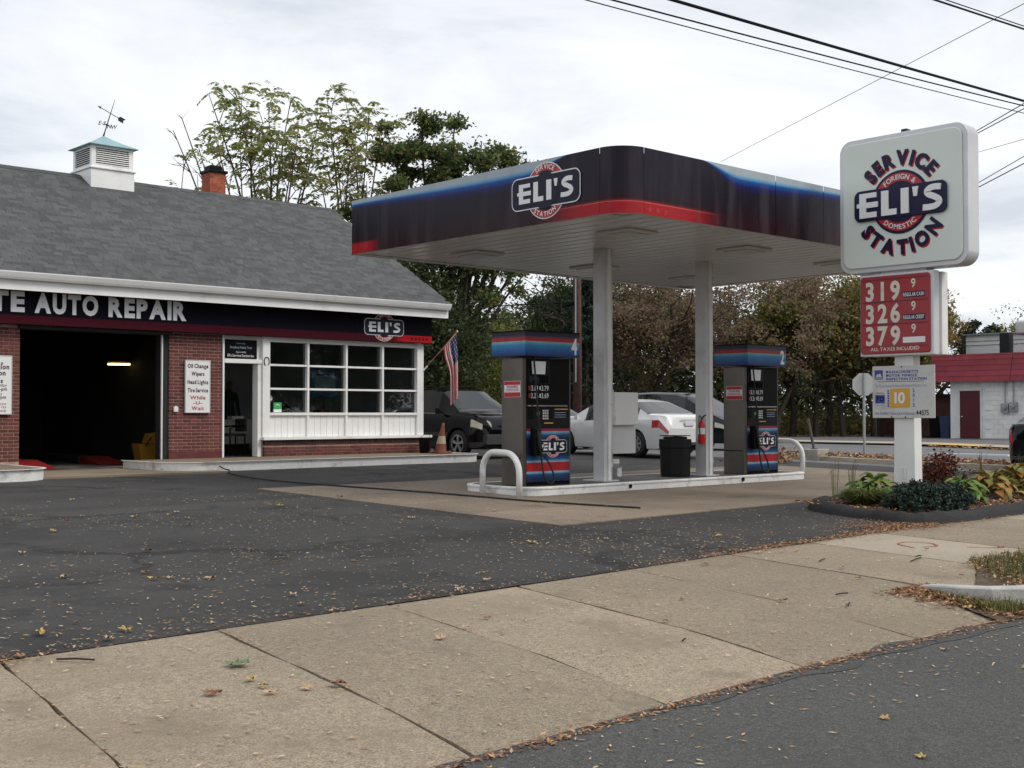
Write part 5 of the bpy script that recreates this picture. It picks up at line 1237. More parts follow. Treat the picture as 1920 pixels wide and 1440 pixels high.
# ------------------------------------------------------------------ cars
def wheel(parent, x, y, r, w, style):
    s = 1 if y > 0 else -1
    t = MB().lathe([(r * .62, -w / 2), (r * .90, -w / 2), (r * .985, -w / 2 + .03), (r, -w / 4), (r, w / 4), (r * .985, w / 2 - .03), (r * .90, w / 2), (r * .62, w / 2)], (x, y, r), 'y', 28).build('wheel', 'rubber', parent, smooth=True)
    yo = y + s * (w / 2 - .012); b = MB()
    b.lathe([(r * .66, s * .015), (r * .60, s * .008), (r * .58, -s * .05), (r * .2, -s * .06), (0, -s * .06)], (x, yo, r), 'y', 24, 1)
    b.lathe([(r * .655, s * .018), (r * .60, s * .02), (r * .585, -s * .01)], (x, yo, r), 'y', 24, 0)
    n = {'five': 5, 'seven': 7, 'six': 6}[style]
    for k in range(n):
        a = 2 * math.pi * k / n + .3; ca_, sa_ = math.cos(a), math.sin(a); w0, w1 = (.16, .20) if style != 'five' else (.13, .24)
        P = [(.12, w0 * .5), (.12, -w0 * .5), (.62, -w1 * .5), (.62, w1 * .5)]; vs = []
        for d_ in (-.03, .006):
            for (rr_, tt) in P: vs.append((x + r * (rr_ * ca_ - tt * sa_), yo + s * d_, r + r * (rr_ * sa_ + tt * ca_)))
        b.add(vs, [(4, 5, 6, 7), (0, 1, 5, 4), (1, 2, 6, 5), (2, 3, 7, 6), (3, 0, 4, 7)], 0)
    b.lathe([(0, s * .012), (r * .14, s * .008), (r * .16, -s * .03)], (x, yo, r), 'y', 14, 0)
    rm = b.build('rim', ['rim', 'black'], t); return t
def car(name, label, loc, rz, P, paint, group='parked cars'):
    r = root(name, loc, label, 'car', group, rz=rz, local=True)
    L_, W_ = P['L'], P['W'] / 2; wx = P['wx']; wr = P['wr']
    xs = sorted(set([round(v, 4) for v in np.linspace(-L_ / 2, L_ / 2, 70)] + [round(v, 4) for v in P['marks']] + [round(c + k * wr * 1.18 / 10, 4) for c in wx for k in range(-10, 11)]))
    T = lambda x: float(np.interp(x, [p[0] for p in P['top']], [p[1] for p in P['top']])); Bl = lambda x: float(np.interp(x, [p[0] for p in P['belt']], [p[1] for p in P['belt']]))
    def S(x):
        z = float(np.interp(x, [-L_ / 2, -L_ / 2 + .25, L_ / 2 - .3, L_ / 2], [P['sill'] + .12, P['sill'], P['sill'], P['sill'] + .08]))
        for c in wx:
            R_ = wr * 1.17; d_ = abs(x - c)
            if d_ < R_: z = max(z, wr + math.sqrt(R_ * R_ - d_ * d_))
        return z
    def Wd(x): t = abs(x) / (L_ / 2); return W_ * (1 - .02 * t ** 2 - .20 * max(0, (t - .80) / .20) ** 2.2)
    def ring(x):
        z0, zb, zt, w = S(x), Bl(x), T(x), Wd(x); zb = max(zb, z0 + .05); zt = max(zt, zb + .012); gh = zt - zb; k = min(1, gh / .45)
        wr_ = w * (.93 - .17 * k); lo = max(z0, min(zb - .03, P['sill'] + .22))
        return [(w * .955, z0), (w * .985, max(z0, z0 * .4 + lo * .6)), (w, max(z0 + .01, lo * .45 + zb * .55)), (w * .985, zb - .05 if zb - .05 > z0 else zb), (w * .955, zb), (w * .945 * (1 - .0) - .0, zb + .012 * k + .001), (wr_ + .012, zb + gh * (.90 if k > .3 else .75)), (wr_ * .86, zb + gh * .975), (wr_ * .5, zt - .004), (0, zt)]
    rings = [ring(x) for x in xs]; nj = len(rings[0]); vs = []
    for s in (1, -1):
        for x, rg_ in zip(xs, rings):
            for (y, z) in rg_: vs.append((x, s * y, z))
    half = len(xs) * nj; sets = {}
    def put(key, f): sets.setdefault(key, []).append(f)
    inr = lambda x, a: a and a[0] - 1e-4 <= x <= a[1] + 1e-4
    for i in range(len(xs) - 1):
        xm = (xs[i] + xs[i + 1]) / 2
        for j in range(nj - 1):
            key = 'body'
            if j == 5:
                for k, wdw in enumerate(P['win']):
                    if inr(xm, wdw): key = ('side', k)
            if j >= 6:
                if inr(xm, P['ws']): key = 'ws'
                elif inr(xm, P['rw']): key = 'rw'
            if j in P['tl'][2] and P['tl'][0] < xm < P['tl'][1]: key = 'tl'
            if j in P['hl'][2] and P['hl'][0] < xm < P['hl'][1]: key = 'hl'
            if j in (0, ) and P.get('clad') and not any(abs(xm - c) < wr * 1.17 for c in wx): key = 'clad'
            a = i * nj + j; f = (a, a + nj, a + nj + 1, a + 1)
            if j == nj - 2:
                pass
            for s in (0, 1):
                g = tuple(q + s * half for q in f); kk = key + (s,) if isinstance(key, tuple) else ((key, s) if key in ('tl', 'hl') else key)
                put(kk, g if s == 0 else g[::-1])
    for e in (0, len(xs) - 1):
        lp = [e * nj + j for j in range(nj)] + [half + e * nj + j for j in range(nj - 2, -1, -1)]; put('body', tuple(lp) if e else tuple(lp[::-1]))
    def sub(key, nm, m, push=0.0):
        F = sets.get(key)
        if not F: return None
        ids = sorted({q for f in F for q in f}); mp = {q: i for i, q in enumerate(ids)}
        o = MB().add([vs[q] for q in ids], [tuple(mp[q] for q in f) for f in F]).build(nm, m, r); smooth_edges(o, 38); return o
    body = sub('body', 'body', paint); sub('clad', 'sill_cladding', 'paint_lower')
    for s in (0, 1): sub(('tl', s), 'taillight', 'taillight'); sub(('hl', s), 'headlight', 'headlight')
    for wdw in P['win']:
        for s in (1, -1): MB().tube([(x_, s * (ring(x_)[4][0] + .004), ring(x_)[4][1] + .004) for x_ in np.linspace(wdw[0], wdw[1], 8)], .009, 5).build('window_trim', P.get('trim', 'black'), r)
    sub('ws', 'windshield', 'car_glass'); sub('rw', 'rear_window', 'car_glass')
    for k in range(len(P['win'])):
        for s in (0, 1): sub(('side', k, s), 'side_window', 'car_glass')
    B('underbody', 'black_matte', r, -L_ / 2 + .15, L_ / 2 - .15, -W_ + .26, W_ - .26, P['sill'] - .02, P['sill'] + .55)
    for c in wx:
        for s in (1, -1): wheel(r, c, s * (W_ - .125), wr, .21, P.get('rim', 'seven'))
    zb0 = Bl(P['mirror'])
    for s in (1, -1): MB().add(*loft([[(P['mirror'] - .05, s * (W_ - .04) + dy * s, zb0 + .02 + dz) for dy, dz in ((0, 0), (.02, 0), (.02, .03), (0, .03))], [(P['mirror'] - .05 + q, s * (W_ + .16), zb0 + z) for q, z in ((-.06, .0), (.06, .02), (.05, .14), (-.06, .14))]])).build('mirror', paint if P.get('mirror_paint', True) else 'black', r, bevel=.015)
    for c in P['handles']:
        for s in (1, -1): B('door_handle', paint, r, c, c + .16, s * W_ * .992 - .012, s * W_ * .992 + .018, Bl(c) - .16, Bl(c) - .13, bevel=.008)
    for c in P['gaps']:
        for s in (1, -1):
            m_ = MB(); zA, zB_ = P['sill'] + .12, Bl(c) - .02
            for k in range(8):
                za, zb_ = zA + (zB_ - zA) * k / 8, zA + (zB_ - zA) * (k + 1) / 8
                rg_ = ring(c); ww = lambda z: float(np.interp(z, [q[1] for q in rg_[:5]], [q[0] for q in rg_[:5]])) + .001
                m_.add([(c - .004, s * ww(za), za), (c + .004, s * ww(za), za), (c + .004, s * ww(zb_), zb_), (c - .004, s * ww(zb_), zb_)], [(0, 1, 2, 3)])
            m_.build('door_gap', 'black', r)
    for (nm, m_, x, z, sx, sy, sz, yy) in ():
        for s in (1, -1):
            vs2 = []; fs2 = []; nu, nv_ = 12, 8
            for a in range(nv_ + 1):
                th = math.pi * a / nv_
                for c in range(nu): ph = 2 * math.pi * c / nu; vs2.append((x + sx * math.sin(th) * math.cos(ph), s * (W_ - yy) + sy * math.sin(th) * math.sin(ph), z + sz * math.cos(th)))
            for a in range(nv_):
                for c in range(nu): fs2.append((a * nu + c, a * nu + (c + 1) % nu, (a + 1) * nu + (c + 1) % nu, (a + 1) * nu + c))
            MB().add(vs2, fs2).build(nm, m_, r, smooth=True)
    for q in P.get('extra', []): B(q[0], q[1], r, *q[2:], bevel=.01)
    if P.get('rails'):
        x0, x1, yy, z = P['rails']
        for s in (1, -1): MB().tube([(x0, s * yy, z - .04), (x0 + .12, s * yy, z + .03), (x1 - .12, s * yy, z + .03), (x1, s * yy, z - .05)], .02, 8).build('roof_rail', 'black', r)
    return r
SUV = dict(tl=(-2.2, -2.02, (2, 3)), hl=(1.78, 2.14, (2,)), trim='rim', L=4.5, W=1.84, sill=.26, wx=(-1.36, 1.30), wr=.345, rim='five', marks=(.62, 1.35, -2.0, -2.2, .55, .50, -.40, -.48, -1.30, -1.38, -1.95), clad=True,
           top=((-2.25, .92), (-2.22, 1.08), (-2.14, 1.18), (-2.02, 1.62), (-1.85, 1.69), (-.6, 1.73), (.15, 1.72), (.55, 1.65), (1.22, 1.19), (1.35, 1.13), (1.80, 1.08), (2.08, 1.00), (2.2, .86), (2.25, .70)),
           belt=((-2.25, .88), (-2.1, 1.06), (-1.9, 1.10), (0, 1.09), (1.2, 1.06), (1.9, .98), (2.15, .86), (2.25, .66)), win=((-1.95, -1.38), (-1.30, -.48), (-.40, .52)), ws=(.54, 1.24), rw=(-2.14, -1.98),
           mirror=.78, mirror_paint=False, handles=(-.32, -1.22), gaps=(.88, -.44, -1.2), lamps=(('headlight', 'headlight', 1.99, .875, .20, .12, .085, .185), ('taillight', 'taillight', -2.16, .98, .07, .06, .20, .12)),
           extra=[('grille', 'black', 2.17, 2.235, -.38, .38, .66, .80), ('front_bumper', 'paint_lower', 2.05, 2.27, -.80, .80, .34, .58), ('side_moulding', 'paint_lower', -.95, .95, .90, .935, .52, .62), ('side_moulding', 'paint_lower', -.95, .95, -.935, -.90, .52, .62)], rails=(-1.7, .3, .66, 1.72))
SEDAN = dict(tl=(-2.40, -1.98, (2,)), hl=(1.85, 2.33, (2,)), L=4.81, W=1.82, sill=.22, wx=(-1.40, 1.38), wr=.325, rim='seven', marks=(1.15, .35, -1.10, -1.75, .80, .72, -.22, -.30, -1.12, -1.05),
             top=((-2.405, .72), (-2.36, .98), (-2.25, 1.06), (-1.78, 1.09), (-1.05, 1.40), (-.55, 1.465), (.05, 1.46), (.42, 1.39), (1.18, 1.00), (1.7, .93), (2.1, .83), (2.33, .70), (2.405, .55)),
             belt=((-2.405, .70), (-2.2, .98), (-1.7, .97), (0, .93), (1.15, .90), (2.0, .78), (2.3, .66), (2.405, .52)), win=((-1.45, -1.12), (-1.05, -.30), (-.22, .62)), ws=(.42, 1.18), rw=(-1.78, -1.06),
             mirror=.78, handles=(-.12, -.98), gaps=(.98, -.26, -1.08), lamps=(('headlight', 'headlight', 2.10, .68, .24, .12, .08, .17), ('taillight', 'taillight', -2.14, .88, .27, .10, .075, .13)),
             extra=[('licence_plate', 'print_light', -2.425, -2.40, -.16, .16, .78, .90), ('trunk_strip', 'chrome', -2.40, -2.375, -.28, .28, .925, .945), ('rear_bumper_step', 'paint_lower', -2.42, -2.36, -.7, .7, .30, .38)])
VAN = dict(tl=(-2.5, -2.36, (2, 3)), hl=(1.95, 2.42, (2,)), L=5.1, W=1.96, sill=.22, wx=(-1.5, 1.53), wr=.335, rim='seven', marks=(.65, 1.75, -.4, -.3, -1.2, -1.1, -2.2, .8, .9),
           top=((-2.55, .9), (-2.5, 1.2), (-2.36, 1.62), (-2.1, 1.71), (-.6, 1.75), (.3, 1.72), (.75, 1.60), (1.62, 1.14), (1.9, 1.03), (2.3, .88), (2.5, .70), (2.55, .6)),
           belt=((-2.55, .88), (-2.3, 1.06), (0, 1.02), (1.5, .98), (2.2, .82), (2.45, .70), (2.55, .56)), win=((-2.2, -1.2), (-1.1, -.40), (-.30, .78)), ws=(.76, 1.64), rw=(-2.5, -2.36),
           mirror=1.05, handles=(-.1, -1.0), gaps=(1.1, -.35, -1.4), lamps=(('headlight', 'headlight', 2.22, .73, .22, .15, .10, .20), ('taillight', 'taillight', -2.48, 1.1, .06, .06, .25, .1)),
           extra=[('front_bumper', 'paint_lower', 2.3, 2.57, -.78, .78, .28, .44)])
VANW = dict(VAN); VANW['rails'] = (-1.9, .2, .70, 1.73)
SEDAN2 = dict(SEDAN); SEDAN2['tl'] = (-2.45, -2.05, (2, 3))
gz = .415
car('suv', 'black SUV with pale headlights parked beside the office end wall', (20.25, 24.35, gz), R(-90), SUV, 'paint_black')
cam_ = car('sedan', 'white four-door sedan parked nose away behind the canopy columns', (24.35, 22.15, gz - .01), R(84), SEDAN, 'paint_white')
vn = car('minivan', 'dark slate minivan with an orange windshield notice behind the white sedan', (29.8, 24.75, gz), R(-88), VAN, 'paint_slate')
MB().add([(1.20, -.62, 1.395), (1.42, -.62, 1.275), (1.42, -.34, 1.285), (1.20, -.34, 1.405)], [(0, 1, 2, 3)]).build('windshield_notice', 'orange_paper', vn)
car('minivan', 'silver minivan with roof rails parked beyond the black SUV', (25.8, 30.6, gz), R(-90), VANW, 'paint_silver')
car('sedan', 'white sedan with only its bonnet showing between pump 4 and the left column', (27.2, 28.4, gz), R(-95), SEDAN, 'paint_white')
car('sedan', 'black sedan with red tail light at the right edge of the photo', (27.45, 11.57, .235), R(8), SEDAN2, 'paint_black')

# ------------------------------------------------------------------ man standing in the office doorway
pn = root('person', (14.80, 25.95, .572), 'person in dark clothes standing behind the counter in the open office doorway', 'person')
SK = {'pelvis': (0, 0, .93, .135, .10), 'waist': (0, 0, 1.08, .125, .09), 'chest': (0, .0, 1.30, .155, .105), 'neck': (0, 0, 1.46, .055, .055), 'head0': (0, -.01, 1.53, .07, .075), 'head1': (0, -.015, 1.62, .078, .095), 'head2': (0, -.005, 1.69, .062, .075),
      'lsh': (.17, 0, 1.39, .062, .062), 'lel': (.235, .01, 1.12, .046, .046), 'lwr': (.215, -.10, .90, .034, .034), 'lha': (.20, -.14, .82, .036, .022), 'rsh': (-.17, 0, 1.39, .062, .062), 'rel': (-.235, .01, 1.12, .046, .046), 'rwr': (-.215, -.10, .90, .034, .034), 'rha': (-.20, -.14, .82, .036, .022),
      'lhip': (.095, 0, .88, .09, .09), 'lkn': (.105, -.01, .48, .062, .062), 'lan': (.11, .02, .09, .045, .045), 'lto': (.12, -.13, .045, .042, .03), 'rhip': (-.095, 0, .88, .09, .09), 'rkn': (-.105, -.01, .48, .062, .062), 'ran': (-.11, .02, .09, .045, .045), 'rto': (-.12, -.13, .045, .042, .03)}
ED = [('pelvis', 'waist'), ('waist', 'chest'), ('chest', 'neck'), ('neck', 'head0'), ('head0', 'head1'), ('head1', 'head2'), ('chest', 'lsh'), ('lsh', 'lel'), ('lel', 'lwr'), ('lwr', 'lha'), ('chest', 'rsh'), ('rsh', 'rel'), ('rel', 'rwr'), ('rwr', 'rha'),
      ('pelvis', 'lhip'), ('lhip', 'lkn'), ('lkn', 'lan'), ('lan', 'lto'), ('pelvis', 'rhip'), ('rhip', 'rkn'), ('rkn', 'ran'), ('ran', 'rto')]
for s_, h_ in ((1, 'lha'), (-1, 'rha')):
    hx, hy, hz = SK[h_][:3]
    for k, (dx, ln) in enumerate(((-.024, .065), (-.008, .075), (.008, .07), (.022, .055))): SK[h_ + str(k)] = (hx + dx * s_, hy - .03, hz - ln, .009, .009); ED.append((h_, h_ + str(k)))
    SK[h_ + 't'] = (hx - .045 * s_, hy - .03, hz - .015, .010, .010); ED.append((h_, h_ + 't'))
ks = list(SK); me = bpy.data.meshes.new('body'); me.from_pydata([SK[k][:3] for k in ks], [(ks.index(a), ks.index(b)) for a, b in ED], []); bo_ = bpy.data.objects.new('body', me); COL.objects.link(bo_); bo_.parent = pn; OFF[bo_.name] = Vector((0, 0, 0))
sm = bo_.modifiers.new('skin', 'SKIN'); sm.use_smooth_shade = True
for i, k in enumerate(ks): me.skin_vertices[0].data[i].radius = SK[k][3:5]; me.skin_vertices[0].data[i].use_root = (k == 'pelvis')
bo_.modifiers.new('sub', 'SUBSURF').levels = 2; bo_.modifiers['sub'].render_levels = 2
def body_mat():
    m = bpy.data.materials.new('person_body'); m.use_nodes = True; nt = m.node_tree; L = nt.links.new; N = nt.nodes.new; b = nt.nodes['Principled BSDF']; b.inputs['Roughness'].default_value = .8
    t = N('ShaderNodeTexCoord'); s = N('ShaderNodeSeparateXYZ'); L(t.outputs['Object'], s.inputs[0])
    rp = N('ShaderNodeValToRGB'); rp.color_ramp.interpolation = 'CONSTANT'; mr_ = N('ShaderNodeMapRange'); L(s.outputs[2], mr_.inputs[0]); mr_.inputs[2].default_value = 1.8; L(mr_.outputs[0], rp.inputs[0]); el = rp.color_ramp.elements
    for p_, c in ((0, (.02, .018, .018)), (.06, (.02, .022, .03)), (.52, (.02, .02, .022)), (.825, (.22, .13, .10))):
        q = el[0] if p_ == 0 else el.new(p_); q.color = (*c, 1)
    L(rp.outputs[0], b.inputs['Base Color']); M['person_body'] = m
body_mat(); me.materials.append(M['person_body'])
hr = MB(); vs = []; fs = []
for a in range(7):
    th = R(6 + 92 * a / 6)
    for c in range(16): ph = 2 * math.pi * c / 16; drop = .0 if math.sin(ph) > -.35 else -.35; rr_ = math.sin(min(th, R(98) + drop if math.sin(ph) < -.35 else th)); vs.append((.090 * rr_ * math.cos(ph), -.006 + .108 * rr_ * math.sin(ph), 1.672 + .098 * math.cos(th if math.sin(ph) > -.35 else min(th, R(62)))))
for a in range(6):
    for c in range(16): fs.append((a * 16 + c, a * 16 + (c + 1) % 16, (a + 1) * 16 + (c + 1) % 16, (a + 1) * 16 + c))
MB().add(vs, fs + [tuple(range(16))[::-1]]).build('hair', 'hair', pn, smooth=True)
for s in (1, -1):
    MB().lathe([(0, -.008), (.009, -.003), (.009, .003), (0, .008)], (.03 * s, -.098, 1.63), 'y', 10).build('eye', 'black', pn, smooth=True)
    MB().lathe([(0, -.012), (.022, -.006), (.024, .004), (0, .012)], (.084 * s, -.005, 1.615), 'x', 10).build('ear', 'skin', pn, smooth=True)
MB().add([(-.012, -.10, 1.60), (.012, -.10, 1.60), (0, -.13, 1.598), (0, -.105, 1.645)], [(0, 1, 2), (0, 2, 3), (1, 3, 2)]).build('nose', 'skin', pn)
MB().box(-.024, .024, -.101, -.092, 1.566, 1.572).build('mouth', 'ramp_red', pn)

# ------------------------------------------------------------------ buildings across the side street
RB = root('white_building', (50.7, 22.0, .41), 'white block building with red boarded mansard and dark red door across the side street', 'building')
wy0, wy1 = 8.0, 27.0
B('wall', 'far_white', RB, 50.68, 58, wy0, wy1 - .01, .41, 3.4)
zz = .44; k = 0
blk = MB()
while zz < 2.9:
    y = wy1 - (.2 if k % 2 else 0)
    while y > 18.5:
        a, c = max(y - .39, 18.4), min(y, wy1)
        if not (a < 26.62 and c > 25.5 and zz < 2.5): blk.box(50.655, 50.69, a, c, zz, zz + .19)
        y -= .4
    zz += .2; k += 1
tag(blk.build('block_course', 'block_white', RB), kind='stuff')
dr = B('door', 'door_red', RB, 50.62, 50.68, 25.60, 26.52, .43, 2.46); MB().lathe([(0, 0), (.03, -.01), (.035, -.04), (0, -.06)], (50.62, 26.42, 1.35), 'x', 10).build('handle', 'chrome', dr)
for q in ((25.53, 25.595, .43, 2.47), (26.525, 26.60, .43, 2.47)): B('door_frame', 'far_white', RB, 50.60, 50.70, *q)
B('door_frame', 'far_white', RB, 50.60, 50.70, 25.53, 26.60, 2.475, 2.55)
for k in range(5):       # mansard boards, each lapping the one below
    z0 = 2.86 + .235 * k; xo = 50.26 + .07 * k
    for (ya, yb2) in ((8.0, 16.0), (16.02, 22.4), (22.42, 24.1), (24.12, 27.75)):
        MB().add([(xo - .05, ya, z0), (xo - .05, yb2, z0), (xo + .04, yb2, z0 + .25), (xo + .04, ya, z0 + .25), (xo + .01, ya, z0), (xo + .01, yb2, z0), (xo + .06, yb2, z0 + .25), (xo + .06, ya, z0 + .25)], [(3, 2, 1, 0), (0, 1, 5, 4), (4, 5, 6, 7), (1, 2, 6, 5), (0, 4, 7, 3)]).build('mansard_board', 'mansard', RB)
B('mansard_core', 'mansard_dark', RB, 50.55, 58, 8.0, 27.7, 2.87, 3.98)
mt = root('meter_box', (50.6, 24.3, 1.55), 'pair of round electric meters with conduits on the white block wall', 'meter')
for y, z in ((24.48, 1.72), (24.12, 1.77)):
    B('meter_case', 'galv', mt, 50.50, 50.655, y - .16, y + .16, z - .2, z + .2); MB().lathe([(0, -.10), (.10, -.09), (.12, 0)], (50.50, y, z + .02), 'x', 16).build('meter_glass', 'rim', mt)
    MB().tube([(50.58, y, z + .2), (50.58, y, 2.87)], .025, 6).build('conduit', 'galv', mt)
TB = root('rear_building', (58.5, 28.5, .41), 'taller white building with dark windows rising behind the red mansard roof', 'building')
B('wall', 'far_white', TB, 58.3, 70, 12, 30.2, .41, 5.35)
for z in (4.85, 5.05): B('siding_line', 'galv', TB, 58.27, 58.30, 12, 30.2, z, z + .02)
B('coping', 'galv', TB, 58.15, 70, 11.9, 30.3, 5.351, 5.42)
for ya in (28.2, 28.65, 26.4): 
    wn_ = B('window', 'car_glass', TB, 58.24, 58.299, ya, ya + .38, 4.05, 4.42); B('frame', 'far_white', wn_, 58.22, 58.2395, ya + .17, ya + .21, 4.05, 4.42)
vnt = root('roof_vent', (56.5, 26.3, 4.0), 'dark stack and bright metal duct standing on the red mansard roof', 'vent')
B('stack', 'black_matte', vnt, 56.0, 56.45, 26.9, 27.35, 4.02, 5.25); B('duct', 'alu', vnt, 55.4, 56.6, 24.6, 26.35, 5.1, 5.75, bevel=.12); B('duct_leg', 'black_matte', vnt, 55.8, 56.1, 25.3, 25.6, 4.02, 5.1)
sh_ = root('shed', (54.5, 30.0, .41), 'dark brown shed in the gap left of the white building', 'shed')
B('shed_wall', 'wood_pole', sh_, 54.0, 57.0, 28.4, 32.5, .41, 2.3); B('shed_roof', 'black_matte', sh_, 53.8, 57.2, 28.2, 32.7, 2.301, 2.4)
for y, m_ in ((27.65, 'blue_bin'), (28.15, 'black')):
    bn = root('waste_bin', (51.6, y, .41), ('dark blue' if m_ == 'blue_bin' else 'black') + ' wheeled bin standing left of the white building', 'bin')
    MB().add(*loft([[(51.4, y - .2, .42), (51.8, y - .2, .42), (51.8, y + .2, .42), (51.4, y + .2, .42)], [(51.35, y - .24, 1.3), (51.85, y - .24, 1.3), (51.85, y + .24, 1.3), (51.35, y + .24, 1.3)]])).build('bin_body', m_, bn); B('lid', m_, bn, 51.32, 51.88, y - .26, y + .26, 1.301, 1.37)

# ------------------------------------------------------------------ stop sign (seen from behind), block with leaning post
ss = root('stop_sign', (27.9, 17.2, .33), 'bare metal back of an octagonal stop sign on a thin post', 'sign')
gs_ = G(27.9, 17.2) + .10; nrm = Vector((.72, .69, 0)); tg = Vector((.69, -.72, 0))
MB().box(27.875, 27.925, 17.175, 17.225, gs_ - .15, 2.52).build('post', 'galv', ss)
o8 = [(.305 * math.cos(R(22.5 + 45 * i)), .305 * math.sin(R(22.5 + 45 * i))) for i in range(8)]
MB().prism(o8, (Vector((27.9, 17.2, 2.235)) + nrm * .03, tg, up, -nrm), -.003, .003).build('plate', 'alu', ss)
MB().prism(o8, (Vector((27.9, 17.2, 2.235)) + nrm * .034, -tg, up, nrm), 0, .002).build('red_face', 'red_print', ss)
for z in (2.05, 2.42): MB().lathe([(0, 0), (.014, 0), (0, .012)], (27.87, 17.17, z), n=6).build('bolt', 'galv', ss)
bk_ = root('leaning_post', (26.72, 17.9, .33), 'square concrete footing holding a leaning dark steel post', 'post'); gb = G(26.7, 17.9)
B('footing', 'concrete_block', bk_, 26.45, 26.97, 17.62, 18.14, gb - .02, gb + .27, bevel=.02)
MB().tube([(26.72, 17.9, gb + .25), (26.60, 18.0, gb + 1.05)], .035, 8).build('post', 'rust_post', bk_)
MB().lathe([(0, 0), (.09, 0), (.09, .02), (0, .02)], (26.72, 17.9, gb + .27), n=10).build('post_collar', 'rust_post', bk_)
tag(MB().box(27.0, 27.35, 17.3, 17.6, gb - .02, gb + .12).build('concrete_lump', 'concrete_block', bevel=.03), 'low broken concrete lump beside the footing of the leaning post', 'concrete block')

# ------------------------------------------------------------------ utility pole and overhead wires
up_pole = root('utility_pole', (31.5, 30.9, .41), 'brown wooden utility pole standing behind pump 4', 'utility pole')
MB().tube([(31.5, 30.9, .41), (31.48, 30.9, 6), (31.45, 30.9, 10.5)], [.17, .15, .12], 14).build('pole', 'wood_pole', up_pole, smooth=True)
B('crossarm', 'wood_pole', up_pole, 30.5, 32.5, 30.72, 30.80, 9.9, 10.0); MB().tube([(31.28, 30.78, 2.6), (31.28, 30.78, 6.4)], .03, 6).build('conduit', 'galv', up_pole)
MB().tube([(31.0, 31.2, 5.3), (31.35, 30.95, 5.42)], .09, 10).build('splice_case', 'black', up_pole)
def wire(label, pts, r_, sag=0.0, m='black'):
    a, b = Vector(pts[0]), Vector(pts[1]); P_ = [a.lerp(b, t / 30) - up * sag * 4 * (t / 30) * (1 - t / 30) for t in range(31)]
    tag(MB().tube(P_, r_, 6).build('overhead_wire', m), label, 'wire', 'overhead wires')
wire('thin lowest overhead cable running along the street above the pavement', ((-15, 8.3, 4.95), (45, 8.3, 7.79)), .006, .6)
wire('middle overhead cable running along the street above the pavement', ((-15, 8.3, 4.914), (45, 8.3, 8.02)), .009, .6)
wire('thick bundled overhead cable running along the street toward the sign', ((-15, 8.3, 5.106), (45, 8.3, 7.45)), .018, .3)
wire('upper overhead power cable crossing the top right corner', ((-15, 8.3, 5.67), (45, 8.3, 9.115)), .014, .4)
wire('thinner upper power cable beside the one crossing the top right corner', ((-15, 8.3, 5.777), (45, 8.32, 9.12)), .008, .4)
wire('thin service wire rising diagonally from behind the canopy', ((28.77, 22.38, 8.81), (5.0, -8.69, 6.15)), .006, .0)
for k, (zr, zf) in enumerate(((7.35, 6.3), (7.20, 6.7), (6.36, 8.6), (6.48, 4.3), (6.29, 4.7))):
    wire(['uppermost', 'second', 'third', 'fourth', 'lowest'][k] + ' of the wires running off to the right from behind the main sign', ((37.9, 30.3, zf), (20.8, 8.3, zr)), [.010, .010, .005, .008, .010][k], .0)
for lb_, x, y, h in (('wooden utility pole just outside the right edge of the photo', 20.8, 8.3, 8.6), ('wooden utility pole hidden behind the right canopy column', 37.9, 30.3, 9.0)):
    o = root('utility_pole', (x, y, G(x, y)), lb_, 'utility pole'); MB().tube([(x, y, G(x, y) - .05), (x, y, 5), (x, y, h)], [.15, .13, .11], 12).build('pole', 'wood_pole', o, smooth=True)
    B('crossarm', 'wood_pole', o, x - .05, x + .05, y - .9, y + .9, h - .5, h - .4)
for k, (z0, z1) in enumerate(((6.75, 6.0), (5.45, 4.6), (5.0, 4.15))):
    wire(['upper', 'middle', 'lower'][k] + ' wire from the wooden pole towards the back of the station', ((31.45, 30.9, z0), (-4, 43.8, z1 - .9)), [.010, .022, .010][k], .35)
# ------------------------------------------------------------------ vegetation
def quad_mesh(name, V4, m, parent=None, loc=None):
    """V4: (n,4,3) array of separate quads"""
    n = len(V4); me = bpy.data.meshes.new(name); off = np.array(OFF[parent.name] if parent else (loc if loc is not None else (0, 0, 0)))
    co = (V4.reshape(-1, 3) - off).astype(np.float32); me.vertices.add(4 * n); me.vertices.foreach_set('co', co.ravel())
    me.loops.add(4 * n); me.loops.foreach_set('vertex_index', np.arange(4 * n, dtype=np.int32)); me.polygons.add(n)
    me.polygons.foreach_set('loop_start', np.arange(0, 4 * n, 4, dtype=np.int32)); me.polygons.foreach_set('loop_total', np.full(n, 4, dtype=np.int32))
    me.update(calc_edges=True); me.validate(); me.materials.append(M[m])
    o = bpy.data.objects.new(name, me); COL.objects.link(o)
    if parent: o.parent = parent
    elif loc is not None: o.location = loc
    OFF[o.name] = Vector(off); return o
def unit(a): return a / np.maximum(1e-9, np.linalg.norm(a, axis=1, keepdims=True))
def leaf_quads(C, size, elong=1.7, droop=.3, rs=None, flat=0.0):
    rs = rs or rng; n = len(C); a = unit(rs.normal(size=(n, 3)) * np.array([1, 1, .7]) - np.array([0, 0, droop])); t = rs.normal(size=(n, 3))
    if flat: t = t * (1 - flat) + np.array([0, 0, 1.0]) * flat * 2; 
    b = unit(np.cross(a, t)); s = size * rs.uniform(.6, 1.35, (n, 1)); a2 = a * s * elong / 2; b2 = b * s / 2
    return np.stack([C - a2, C + b2 - a2 * .1, C + a2, C - b2 - a2 * .1], 1)
